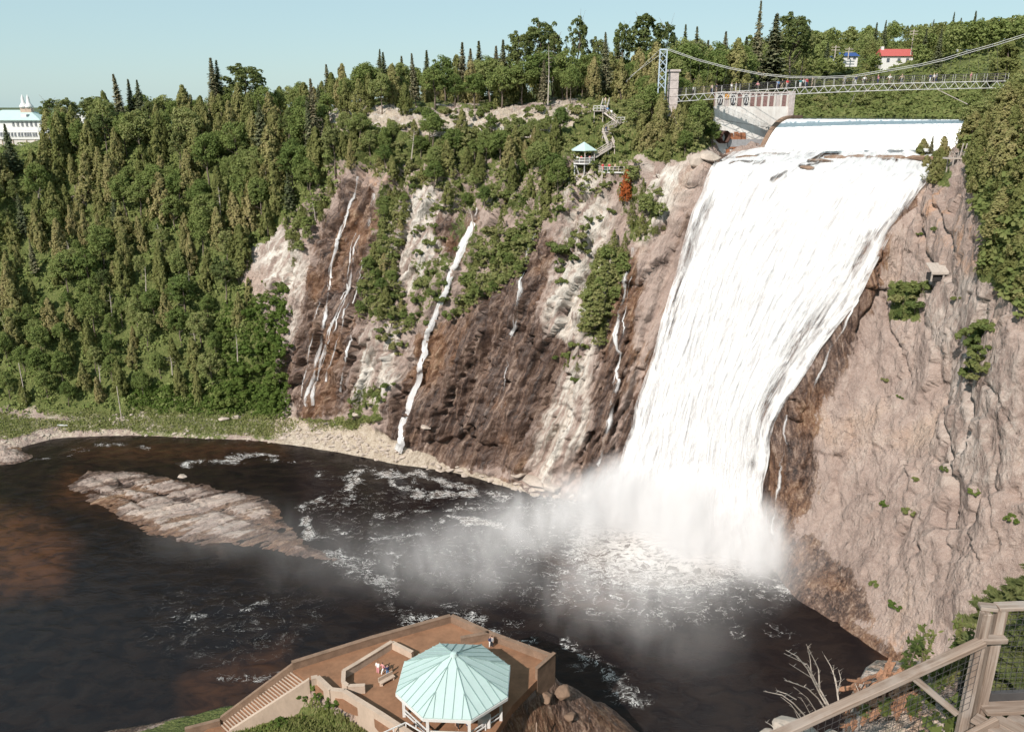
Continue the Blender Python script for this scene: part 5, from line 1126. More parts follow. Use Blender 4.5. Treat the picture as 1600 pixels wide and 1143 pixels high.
# the long stair going down to the left between two sloping walls
SA, SB = tz(458, 1047), tz(484, 1066); nst = 26; down = PZ-6.2
EA, EB = atz(345, 1131, down), atz(360, 1146, down)
for k in range(nst):
    s0, s1 = k/nst, (k+1)/nst; a0, a1 = SA.lerp(EA, s0), SA.lerp(EA, s1); b0, b1 = SB.lerp(EB, s0), SB.lerp(EB, s1); z_ = PZ-(PZ-down)*s1
    m = MB(); m.add([(a0.x,a0.y,z_-1), (b0.x,b0.y,z_-1), (b1.x,b1.y,z_-1), (a1.x,a1.y,z_-1), (a0.x,a0.y,z_), (b0.x,b0.y,z_), (b1.x,b1.y,z_), (a1.x,a1.y,z_)], [(3,2,1,0),(4,5,6,7),(0,1,5,4),(1,2,6,5),(2,3,7,6),(3,0,4,7)])
    st_o = rel(m.build('step', M['terrace']), terr); m = MB(); m.bar((a1.x,a1.y,z_+.02), (b1.x,b1.y,z_+.02), .16, .05); rs_ = m.build('lit_riser', M['tanwall']); rs_.parent = st_o  # pale strip colours in the sunlit riser of each step
for a, b, mt, h, bl in ((SA, EA, M['brownwall'], .9, 1.5), (SB, EB, M['tanwall'], .85, 4.0)):
    m = MB(); d = Vector((b.x-a.x, b.y-a.y, 0)).normalized(); sx = Vector((d.y, -d.x, 0))*.22
    if sx.dot(SB-SA) * (1 if a is SA else -1) > 0: off = -sx*1.2
    else: off = sx*1.2
    V = []
    for p, zz_ in ((a, PZ), (b, down)):
        for s in (-1, 1):
            q = p+off+sx*s; V += [(q.x, q.y, zz_+h), (q.x, q.y, zz_-bl)]
    m.add(V, [(0,2,6,4),(0,4,5,1),(2,3,7,6),(1,5,7,3),(0,1,3,2),(4,6,7,5)]); rel(m.build('stair_wall', mt), terr)
m = MB(); p0, p1 = EA, atz(290, 1143, down); m.bar(p0.xy.to_3d()+Vector((0,0,down)), p1.xy.to_3d()+Vector((0,0,down-.2)), .5, 1.6); rel(m.build('low_wall', M['brownwall']), terr)
m = MB(); q0, q1 = atz(350, 1136, down), atz(300, 1170, down); m.bar(q0.xy.to_3d()+Vector((0,0,down-.3)), q1.xy.to_3d()+Vector((0,0,down-.35)), 3.0, .5); rel(m.build('lower_landing', M['terrace']), terr)
# bench
b0, b1 = tz(594, 1071), tz(616, 1059); bn_ = empty('bench', tuple(b0)); tag(bn_, 'long concrete bench on the terrace beside three people', 'bench')
sb = (b1-b0).normalized(); nb_ = Vector((-sb.y, sb.x, 0)); nb_ = nb_ if nb_.y > 0 else -nb_
m = MB(); m.bar(b0+Vector((0,0,.42)), b1+Vector((0,0,.42)), .55, .12); rel(m.build('seat', M['tanwall']), bn_)
m = MB(); m.bar(b0+nb_*.34+Vector((0,0,.62)), b1+nb_*.34+Vector((0,0,.62)), .10, .62); rel(m.build('backrest', M['tanwall']), bn_)
for p in (b0.lerp(b1, .1), b0.lerp(b1, .9)): m = MB(); m.bar(p, p+Vector((0,0,.36)), .4); rel(m.build('leg', M['tanwall']), bn_)
# octagonal pavilion
pv = empty('pavilion', tuple(tz(712, 1090))); tag(pv, 'octagonal open pavilion with pale green standing-seam roof on the terrace', 'pavilion')
EZ = PZ+3.6; M['seam'] = mat_plain('shadow_toned_seam', (.27, .37, .355), .6, .1, 2, .1, .01)  # darker green-grey paints in the shadow line along each roof seam
ring = [(687.5,1006.7),(768,1016),(803,1046),(790.5,1099),(736,1123.6),(640,1102),(616,1076),(637.5,1025)]
rw = [atz(x, y, EZ) for x, y in ring]; cen = sum(rw, Vector())/8
rad = sum((p-cen).length for p in rw)/8; a0 = math.atan2(rw[0].y-cen.y, rw[0].x-cen.x)
apx = atz(712, 1021, 0); dA = ray(712, 1021); apex = CAM + dA*((cen.y)/dA.y); apex = Vector((cen.x, cen.y, max(EZ+2.0, min(EZ+4.0, apex.z))))
rad *= 1.0
rp = [Vector((cen.x+rad*math.cos(a0-k*math.pi/4), cen.y+rad*math.sin(a0-k*math.pi/4), EZ)) for k in range(8)]
for k in range(8):
    a, b = rp[k], rp[(k+1) % 8]
    m = MB(); m.add([a, b, apex, a-Vector((0,0,.12)), b-Vector((0,0,.12)), apex-Vector((0,0,.12))], [(2,1,0),(3,4,5),(0,1,4,3)]); pn = rel(m.build('roof_panel', M['roofgreen']), pv)
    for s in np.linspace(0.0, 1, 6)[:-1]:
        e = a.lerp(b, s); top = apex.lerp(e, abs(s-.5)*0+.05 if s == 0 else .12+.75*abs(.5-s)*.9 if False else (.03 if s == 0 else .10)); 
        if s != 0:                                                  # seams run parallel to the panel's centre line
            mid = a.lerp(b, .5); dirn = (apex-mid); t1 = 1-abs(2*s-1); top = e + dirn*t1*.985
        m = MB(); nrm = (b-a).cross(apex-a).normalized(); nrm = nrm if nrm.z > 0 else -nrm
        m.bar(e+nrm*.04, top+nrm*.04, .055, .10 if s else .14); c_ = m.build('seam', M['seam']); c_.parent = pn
    m = MB(); m.bar(a-Vector((0,0,.32)), b-Vector((0,0,.32)), .14, .36); rel(m.build('fascia', M['white']), pv)
    pa = cen.lerp(a, .88); pb = cen.lerp(b, .88)
    m = MB(); m.bar((pa.x,pa.y,PZ), (pa.x,pa.y,EZ-.1), .34); rel(m.build('post', M['white']), pv)
    m = MB(); m.bar((pa.x,pa.y,PZ+2.1), pa.lerp(pb, .22)+Vector((0,0,-.25)), .16); rel(m.build('knee_brace', M['white']), pv)
    if k not in (2, 6): rail_run(pv, [(pa.x,pa.y,PZ), (pb.x,pb.y,PZ)], 1.05, M['white'], .14, .12, 0, 2.2)
m = MB(); m.tube([apex-Vector((0,0,.3)), apex+Vector((0,0,.15)), apex+Vector((0,0,.25))], [.55, .35, .02], 12); rel(m.build('roof_cap', M['roofgreen']), pv)
m = MB(); m.box(cen.x-2.6, cen.x+2.4, cen.y-.6, cen.y+2.6, PZ, PZ+2.6); rel(m.build('kiosk', mat_plain('dark_teal_paint', (.02, .06, .07), .7)), pv)
m = MB(); m.box(cen.x+2.9, cen.x+4.4, cen.y-4.1, cen.y-3.2, PZ, PZ+1.5); rel(m.build('white_cabinet', M['white'], bevel=.1), pv)
# handrail ramp in front of it
rr_ = empty('handrail', tuple(tz(635, 1143))); tag(rr_, 'white handrail of the steps leading down to the pavilion', 'railing')
pA, pB, pC = atz(585, 1150, PZ+1.6), atz(634, 1128, PZ+1.6), atz(670, 1150, PZ+1.2)
for a, b in ((pA, pB), (pB, pC)): m = MB(); m.bar(a, b, .12, .10); rel(m.build('rail', M['white']), rr_)
for p in (pA, pB, pA.lerp(pB, .6), pC): m = MB(); m.bar(p, (p.x, p.y, PZ-.3), .12); rel(m.build('rail_post', M['white']), rr_)
# pole
p0 = atz(838, 1145, 12.5); m = MB(); m.tube([(p0.x, p0.y, near_z(p0.x, p0.y)-.3), (p0.x, p0.y, near_z(p0.x, p0.y)+5.0)], [.09, .06], 8)
o = m.build('pole', M['tanwall']); tag(o, 'thin pale pole standing on the rock right of the pavilion', 'pole')
# ------------------------------------------------------------------ rocks
def boulder_mesh(seed, flat=.7):
    r = np.random.default_rng(seed); bm = bmesh.new()
    for p in sph(r, 20)*r.uniform(.75, 1.05, (20, 1)): bm.verts.new((p[0], p[1], p[2]*flat))
    bmesh.ops.convex_hull(bm, input=bm.verts); bmesh.ops.delete(bm, geom=[v for v in bm.verts if not v.link_faces], context='VERTS')
    bmesh.ops.bevel(bm, geom=bm.edges, offset=.05, segments=1, affect='EDGES'); bmesh.ops.recalc_face_normals(bm, faces=bm.faces)
    me = bpy.data.meshes.new('boulder'); bm.to_mesh(me); bm.free(); return me
BM = [boulder_mesh(s, .55+.1*(s % 3)) for s in range(6)]
for b in BM: b.materials.append(M['grave'])
BMB = [boulder_mesh(s+20, .6) for s in range(4)]
for b in BMB: b.materials.append(M['brownwall'])
def boulder(loc, s, label, grp, pool=BM, k=None):
    o = bpy.data.objects.new('boulder', pool[random.randrange(len(pool)) if k is None else k % len(pool)]); COL.objects.link(o); o.location = loc
    o.scale = (s*random.uniform(.8, 1.4), s*random.uniform(.7, 1.1), s*random.uniform(.7, 1)); o.rotation_euler = (random.uniform(-.2, .2), random.uniform(-.2, .2), random.uniform(0, 6.28)); tag(o, label, 'rock', grp); return o
for i in range(150):
    px = random.uniform(440, 640); py = np.interp(px, [440, 520, 610, 650], [672, 684, 706, 716])+random.gauss(0, 9)
    h_, n_ = hit(px, py)
    if h_ is not None and h_.z < 7: boulder(tuple(h_), random.uniform(.35, .95), '%s pale boulder in the rubble bank %s' % (random.choice(['small', 'flat', 'angular']), 'below the rust-brown wall' if px < 500 else 'below the pale crag' if px < 570 else 'left of the cascade foot'), 'boulders of the rubble bank')
for i in range(42):
    px = random.uniform(640, 930); py = np.interp(px, [640, 700, 830, 930], [722, 733, 764, 782])+random.gauss(0, 5)
    h_, n_ = hit(px, py)
    if h_ is not None and h_.z < 6: boulder(tuple(h_), random.uniform(.4, 1.2), 'boulder at the waterline below the big brown cliff', 'boulders below the brown cliff')
for i in range(46):
    px = random.uniform(0, 440); py = np.interp(px, [0, 200, 440], [690, 676, 688])+random.gauss(0, 6)
    h_, n_ = hit(px, py)
    if h_ is not None and h_.z < 6: boulder(tuple(h_), random.uniform(.3, .8), 'small stone on the gravel shore under the left wood', 'stones on the gravel shore')
for px, py, s, lb in ((835,752,3.0,'large smooth boulder leaning on the cliff foot left of the falls'), (858,760,2.3,'rounded boulder beside the large one at the cliff foot'), (812,742,1.8,'pale slab left of the large boulder at the cliff foot'), (1108,245,3.2,'brown boulder between the knoll and the dam pipe'), (1090,252,2.4,'flat boulder on the left brink of the falls'), (665,668,1.2,'pale block jutting from the brown cliff beside the cascade'), (557,648,1.6,'upright brown stone above the rubble bank'), (370,652,2.0,'brown shattered rock at the shore below the green gully'), (350,655,1.6,'smaller brown rock beside the shattered one'), (285,745,1.2,'low rock in the water between shore and islet')):
    h_, n_ = hit(px, py); h_ = h_ if h_ is not None else atz(px, py, 0)
    boulder(tuple(h_ if px != 285 else atz(px, py, 0)), s, lb, None)
for px, py, s, lb in ((876,1068,1.4,'brown boulder just right of the terrace end wall'), (892,1078,1.3,'outer brown boulder right of the terrace end wall'), (850,1085,1.1,'flat brown rock below the terrace end wall')):
    q = atz(px, py, PZ-3); boulder((q.x, q.y, near_z(q.x, q.y)+.2), s, lb, None, BMB)
# the flat rock islet
IS = [(108,760),(135,733),(222,735),(330,758),(420,778),(452,812),(470,840),(530,872),(470,868),(400,852),(320,848),(262,842),(225,828),(180,800),(150,786)]
ISW = [tuple(atz(x, y, .3)[:2]) for x, y in IS]
ix = np.arange(-112, -30, .4); iy = np.arange(126, 184, .4); IX, IY = np.meshgrid(ix, iy, indexing='ij'); I3 = np.stack([IX, IY, 0*IX], -1)
di = polysd(IX + 1.2*fbm(I3/3, 3, 7), IY + 1.2*fbm(I3/3, 3, 9), ISW); ca, sa = math.cos(-.62), math.sin(-.62)
IR = np.stack([IX*ca-IY*sa, IX*sa+IY*ca, 0*IX], -1)                # along the bedding
st_ = fbm(IR*np.array([.05, .42, 1]), 4, 15)*3.0; step = np.floor(st_*2.2)/2.2; stepf = .75*step+.25*st_
fa, fe = facet(IR*np.array([.16, .55, 1]), 33); fa2, fe2 = facet(IR*np.array([.5, 1.0, 1]), 37)
iz = np.minimum(.9, .25*(-di)) - .05 + .30*stepf*sstep(0, -3, di)+.30*fa*sstep(0, -2, di)+.14*fa2 - .35*fe*sstep(0, -2, di) - .2*fe2*sstep(0,-2,di) + .10*fbm(I3/.8, 3, 17)
ipx, ipy = proj(np.stack([IX, IY, iz], -1))
iz -= .45*sstep(7, 0, linedist(ipx, ipy, [(150,748),(230,765),(330,790),(440,828)])) + .5*sstep(6, 0, linedist(ipx, ipy, [(140,765),(200,775),(225,790)]))
iz = np.maximum(iz, -1.2)
keepq = (np.minimum.reduce([di[:-1, :-1], di[1:, :-1], di[1:, 1:], di[:-1, 1:]]) < 3).ravel()
F_ = gridfaces(len(ix), len(iy))[keepq]
wetI = sstep(1.0, .2, iz)*.75+.55*sstep(380, 480, ipx)+.04
isl_me = npmesh('rock_islet', np.stack([IX, IY, iz], -1).reshape(-1, 3), F_, False, dict(gc=np.stack([IR[..., 1]*.9, iz, IR[..., 0]], -1).reshape(-1, 3), wet=wetI.ravel()*.95, veg=0*IX.ravel(), bank=0*IX.ravel()+.0, light=0*IX.ravel()+.30, rust=.3+0*IX.ravel()))
isl = link('rock_islet', isl_me, None, M['rock']); tag(isl, 'long flat pale rock islet with cracked layers in the dark pool', 'rock', kind='thing')
# slab at the far left shore
SL = [(-120,660),(0,676),(30,700),(54,712),(20,722),(-120,735)]; SLW = [tuple(atz(x, y, .4)[:2]) for x, y in SL]
sx_ = np.arange(-175, -118, .45); sy_ = np.arange(172, 205, .45); QX, QY = np.meshgrid(sx_, sy_, indexing='ij'); Q3 = np.stack([QX, QY, 0*QX], -1); dq = polysd(QX+fbm(Q3/3, 3, 3), QY+fbm(Q3/3, 3, 4), SLW)
qf, qe = facet(np.stack([QX*.8+QY*.6, -QX*.6+QY*.8, 0*QX], -1)*np.array([.12, .5, 1]), 77)
qz = np.minimum(2.2, .35*-dq)+.5*qf*sstep(0, -2, dq)-.3*qe*sstep(0, -2, dq)+.1*fbm(Q3, 3, 5); kq = (dq[:-1, :-1] < 2.5).ravel()
sl_me = npmesh('shore_slab', np.stack([QX, QY, np.maximum(qz, -1)], -1).reshape(-1, 3), gridfaces(len(sx_), len(sy_))[kq], False, dict(gc=Q3.reshape(-1, 3), wet=(sstep(.8, .1, qz)*.7).ravel(), veg=0*QX.ravel(), bank=0*QX.ravel(), light=.3+0*QX.ravel(), rust=.4+0*QX.ravel()))
tag(link('shore_slab', sl_me, None, M['rock']), 'sloping pale rock slab at the left edge of the pool', 'rock', kind='thing')
# short grass on the shore bench
gidx = np.nonzero((grassbank.ravel() > .45) & (flatP[:, 2] > .8) & (flatP[:, 2] < 9))[0]
gidx = rng.choice(gidx, 30000, p=ar[gidx]/ar[gidx].sum()); C = flatP[gidx]+rng.normal(size=(30000, 3))*np.array([.6, .6, .02]); hg = rng.uniform(.25, .6, len(C))
V = leaves(C+np.stack([0*hg, 0*hg, hg*.3], -1), rng.normal(size=C.shape)*np.array([1, 1, .2])+np.array([0, -.5, .6]), hg*.6, 1.6, .3, None, np.tile([[0, 0, 1.0]], (len(C), 1)))
tag(link('shore_grass', leafmesh('shore_grass', [V], np.clip(.55+.5*fbm(C/5, 3, 5)+.2*rng.normal(size=len(C)), 0, 1)), None, M['shrub']), 'short olive grass on the shore bench under the left wood', 'grass', kind='stuff')
# poles, board and gravel heap on the shore
def pole(px, top, bot, lb, r=.14):
    h_, n_ = hit(px, bot); h_ = h_ if h_ is not None else atz(px, bot, 3); t_ = at(px-(4 if px < 100 else 1), top, h_.y); m = MB(); m.tube([h_-Vector((0,0,.5)), (h_.x+.1, h_.y, t_.z)], [r, r*.7], 8)
    o = m.build('utility_pole', M['palewood']); tag(o, lb, 'pole', 'poles on the shore'); return o
pole(42, 567, 634, 'leaning bare pole at the far left end of the gravel path'); pole(190, 603, 654, 'bare pole standing in the gravel heap on the shore')
h_, n_ = hit(190, 655)
for k in range(26):
    a = random.uniform(0, 6.28); r_ = random.uniform(0, 3.2); gz_ = ground_z(h_.x+math.cos(a)*r_, h_.y+math.sin(a)*r_*.7)
    boulder((h_.x+math.cos(a)*r_, h_.y+math.sin(a)*r_*.7, (gz_ or h_.z)+.1), random.uniform(.3, .6), 'grey stone of the heap around the shore pole', 'stones of the pole heap')
p0, p1 = hit(90, 665)[0], hit(106, 665.5)[0]; m = MB(); m.bar(p0+Vector((0,0,.25)), p1+Vector((0,0,.25)), .5, .2); tag(m.build('plank', M['white']), 'white plank lying on the shore grass', 'plank')
# ------------------------------------------------------------------ white manor on the left
mn = empty('manor', tuple(at(34, 226, 300))); tag(mn, 'long white manor house with pale green hip roof and two cupolas', 'building')
YM = 300.0
def mx(px): return at(px, 200, YM).x
def mz(py): return at(30, py, YM).z
def mbox(px0, px1, py0, py1, y0, y1, name, mat, par=mn):
    m = MB(); m.box(mx(px0), mx(px1), YM+y0, YM+y1, mz(py1), mz(py0)); o = m.build(name, mat); o.parent = par
    if par is mn: o.matrix_parent_inverse = Matrix.Translation(-mn.location)
    return o
up_ = mbox(-30, 64, 187, 204, 0, 10, 'upper_wall', M['white']); lo_ = mbox(-40, 63, 202.5, 217.5, -1.5, 9, 'lower_wall', M['white']); mbox(-40, 63, 217.5, 240, -1.2, 9, 'basement_wall', M['concrete'])
mbox(63.2, 82, 190, 224, 2, 14, 'side_wing', M['white'])
def win(px0, px1, py0, py1, yf):
    o = mbox(px0, px1, py0, py1, yf-.10, yf+.3, 'window', M['glass'])
    w_ = (px1-px0); 
    f = mbox(px0-.35, px1+.35, py0-.5, py0-.05, yf-.16, yf+.1, 'frame', M['white'], o); f = mbox((px0+px1)/2-.12, (px0+px1)/2+.12, py0, py1, yf-.16, yf-.11, 'mullion', M['white'], o); f = mbox(px0-.35, px1+.35, py1+.05, py1+.45, yf-.22, yf+.1, 'sill', M['white'], o)
for px in (-20, -8, 22, 29, 36, 43, 50, 57): win(px-1.6, px+1.6, 191, 197.5, 0)
for px in (-25, -17, -9, 3.8, 7.8, 12, 16, 21, 26, 32, 36.5, 41.5, 45.5, 49.5, 54.5, 58.5): win(px-1.5, px+1.5, 207, 212.8, -1.5)
for px in (3, 20, 41, 54): mbox(px-.5, px+.5, 217.6, 228, -1.45, -1.2, 'pilaster', M['tanwall'])
m = MB(); z0, z1 = mz(187.2), mz(172); x0, x1 = mx(-38), mx(67); ra, rb = mx(-5), mx(38)
m.add([(x0,YM-1,z0),(x1,YM-1,z0),(x1,YM+11.5,z0),(x0,YM+11.5,z0),(ra,YM+5.2,z1),(rb,YM+5.2,z1),(x0,YM-1,z0-.25),(x1,YM-1,z0-.25),(x1,YM+11.5,z0-.25),(x0,YM+11.5,z0-.25)], [(0,1,5,4),(1,2,5),(2,3,4,5),(3,0,4),(0,6,7,1),(1,7,8,2),(9,8,7,6)])
rf = rel(m.build('roof', M['roofgreen']), mn)
m = MB(); m.add([(mx(60),YM+3,mz(188)),(mx(86),YM+3,mz(190)),(mx(86),YM+15,mz(190)),(mx(60),YM+15,mz(188)),(mx(52),YM+9,mz(174)),(mx(74),YM+9,mz(174))], [(0,1,5,4),(1,2,5),(2,3,4,5),(3,0,4)]); rel(m.build('wing_roof', M['roofgreen']), mn)
m = MB(); m.add([(mx(62),YM-1.6,mz(199)),(mx(72),YM-4,mz(208)),(mx(84),YM+2,mz(206)),(mx(70),YM+3,mz(197))], [(0,1,2,3)]); m.add([(mx(62),YM-1.6,mz(199)-.3),(mx(72),YM-4,mz(208)-.3),(mx(84),YM+2,mz(206)-.3),(mx(70),YM+3,mz(197)-.3)], [(3,2,1,0)]); rel(m.build('porch_roof', M['white']), mn)
mbox(34, 44, 178.5, 183, .8, 4, 'dormer', M['white'], rf); mbox(42.5, 44.5, 179, 182.6, .7, .82, 'dormer_window', M['glass'], rf)
for px in (31.5, 40): 
    cx_, cy_ = mx(px), YM+4.6; zz0 = mz(172.5); g2 = MB(); g2.box(cx_-.95, cx_+.95, cy_-.95, cy_+.95, zz0-1.6, zz0+.9); cu = rel(g2.build('cupola', M['tanwall']), mn)
    g2 = MB(); g2.tube([(cx_,cy_,zz0+.9),(cx_,cy_,zz0+1.5),(cx_,cy_,zz0+2.2),(cx_,cy_,zz0+2.7),(cx_,cy_,zz0+4.2),(cx_,cy_,zz0+5.4)], [1.5,1.45,.9,.62,.5,.08], 10); c_ = g2.build('spire', M['white'], smooth=True); c_.parent = cu
ot = empty('outbuilding', tuple(at(120, 178, 310))); tag(ot, 'low pale building with green roof half hidden among the trees right of the manor', 'building')
m = MB(); a = at(116, 176, 310); m.box(a.x-2, a.x+4.5, 310, 316, a.z-4, a.z); rel(m.build('wall', M['white']), ot); m = MB(); m.add([(a.x-2.4,309.4,a.z),(a.x+5,309.4,a.z),(a.x+5,316.6,a.z),(a.x-2.4,316.6,a.z),(a.x-.5,313,a.z+2.4),(a.x+3,313,a.z+2.4)], [(0,1,5,4),(1,2,5),(2,3,4,5),(3,0,4)]); rel(m.build('roof', M['roofgreen']), ot)
# houses on the hill behind the bridge
def house(px, py, Y_, wd, hh, roofm, lb, chim=False):
    c_ = at(px, py, Y_); e = empty('house', (c_.x, c_.y, c_.z-hh)); tag(e, lb, 'house')
    m = MB(); m.box(c_.x-wd/2, c_.x+wd/2, c_.y, c_.y+6, c_.z-hh-2, c_.z); w_ = rel(m.build('wall', M['white']), e)
    m = MB(); r_ = wd/2+.5; m.add([(c_.x-r_,c_.y-.6,c_.z),(c_.x+r_,c_.y-.6,c_.z),(c_.x+r_,c_.y+6.6,c_.z),(c_.x-r_,c_.y+6.6,c_.z),(c_.x-r_*.92,c_.y+3,c_.z+hh*.95),(c_.x+r_*.92,c_.y+3,c_.z+hh*.95)], [(0,1,5,4),(1,2,5),(2,3,4,5),(3,0,4),(3,2,1,0)]); r2 = rel(m.build('roof', roofm), e)
    for dx in (-.3, .05, .33): m = MB(); m.box(c_.x+dx*wd-.5, c_.x+dx*wd+.5, c_.y-.06, c_.y+.2, c_.z-hh*.75, c_.z-hh*.25); rel(m.build('window', M['glass']), e)
    if chim: m = MB(); m.box(c_.x-wd*.46, c_.x-wd*.38, c_.y+2.5, c_.y+3.3, c_.z, c_.z+hh*1.25); c2 = m.build('chimney', M['white']); c2.parent = r2
house(1325, 88, 296, 7.0, 1.4, M['blueroof'], 'low white house with dark blue roof among the trees behind the bridge'); house(1403, 88, 292, 10.5, 2.6, M['redroof'], 'white house with bright red roof among the trees behind the bridge', True)
house(1508, 82, 300, 5, 1.2, M['white'], 'small white house at the right behind the bridge cable')
for px, top, bot, lb in ((1304,71,92,'utility pole left of the blue-roofed house'), (1325,74,92,'utility pole behind the blue-roofed house'), (1422,46,92,'tall thin mast right of the red-roofed house')):
    p = at(px, bot, 292); e = empty('utility_pole', tuple(p)); tag(e, lb, 'pole', 'poles behind the bridge'); t_ = at(px, top, 292); m = MB(); m.tube([p, (p.x, p.y, t_.z)], .16, 6); rel(m.build('shaft', M['palewood']), e)
    for dz in (.6, 1.5): m = MB(); m.bar((p.x-1.4, p.y, t_.z-dz), (p.x+1.4, p.y, t_.z-dz), .18); rel(m.build('crossarm', M['palewood']), e)
# standing dead trunks in the left wood
def snag(px, py, L, tilt, lb):
    h_, n_ = hit(px, py); m = MB(); 
    if h_ is None: return
    h_ = h_ + n_*2.0; top = h_+Vector((tilt*L, -.5, L)); m.tube([h_-Vector((0,0,1)), h_.lerp(top, .5)+Vector((.15,0,0)), top], [.16, .11, .03], 6)
    for k in range(7): q = h_.lerp(top, .35+.08*k); a = random.uniform(0, 6.28); m.tube([q, q+Vector((math.cos(a)*1.1, math.sin(a)*1.1-.4, .35))], [.05, .015], 4)
    tag(m.build('dead_tree', M['palewood']), lb, 'dead tree')
for i_, (sx_, sy_) in enumerate(((120,420),(180,500),(260,380),(350,330),(90,250),(420,290),(160,590),(230,460),(380,560),(640,250),(800,290))):
    snag(sx_, sy_, random.uniform(4, 8), random.uniform(-.25, .25), 'bare grey snag '+['above the shore path at far left','left of the hillside middle','in the hillside middle','right of the hillside middle','under the manor side of the wood','near the rim of the rust-brown wall','above the shore pole','amid the cedars above the pole','over the green gully','on the upper slope left of the cascade','on the upper slope right of the cascade'][i_])
snag(240,175,6,-.15,'bare grey trunk below the skyline of the left wood'); snag(300,460,7,.1,'bare grey trunk in the middle of the left wood'); snag(60,330,6,.45,'leaning bare trunk among the leafy trees at far left'); snag(490,345,5,-.1,'grey snag on the rim left of the rust-brown wall'); snag(310,545,4,0,'short snag near the foot of the left wood'); snag(275,575,5,.05,'pale thin snag low in the left wood'); snag(20,520,6,-.2,'pale snag low at the left picture edge'); snag(858,168,13,0,'tall bare trunk under the ragged poplars'); snag(742,350,4,-.3,'pale fallen stem at the head of the curving cascade'); snag(1340,165,3,.6,'pale leaning stem on the far river bank')
M['mound'] = leaf_material('mound_grass', [(.1, (.10, .135, .04)), (.5, (.175, .20, .065)), (.95, (.30, .27, .13))])
# grass mound below the terrace wall
Q = []
for i in range(52000):
    x = random.uniform(-45, -6); y = random.uniform(70, 96); Q.append((x, y))
Q = np.array(Q); qz_ = near_height(Q[:, 0], Q[:, 1]); qd = polysd(Q[:, 0], Q[:, 1], PLATW); stair = np.minimum(linedist(Q[:, 0], Q[:, 1], [tuple(SA.xy), tuple(EA.xy)]), linedist(Q[:, 0], Q[:, 1], [tuple(SB.xy), tuple(EB.xy)]))
lineL = (EB.x-SB.x)*(Q[:, 1]-SB.y)-(EB.y-SB.y)*(Q[:, 0]-SB.x)
okq = (qd > .6) & (qz_ > 4) & (stair > 1.2) & (lineL > 0); Q = Q[okq]; qz_ = qz_[okq]
C = np.stack([Q[:, 0], Q[:, 1], qz_+.12], -1); hg = rng.uniform(.25, .7, len(C)); V = leaves(C+np.stack([0*hg, 0*hg, hg*.4], -1), rng.normal(size=C.shape)*np.array([1, 1, .2])+np.array([0, -.5, .5]), hg*.45, 2.4, .3, None, np.tile([[0, 0, 1.0]], (len(C), 1)))
go = link('grass', leafmesh('grass', [V], np.clip(.5+.5*fbm(C/2.2, 3, 5)+.25*rng.normal(size=len(C)), 0, 1)), None, M['mound']); tag(go, 'tall green grass on the mound below the terrace wall', 'grass', kind='stuff')
C = []
for px, py in ((470,1118),(500,1110),(440,1125),(520,1122),(475,1100),(408,1135),(425,1128),(496,1095),(545,1120)):
    q = atz(px, py, PZ-3); tree('bright', (q.x, q.y, near_z(q.x, q.y)-.1), random.uniform(.7, 1.3), 'leafy clump in the grass against the terrace wall', 'clumps in the terrace grass')
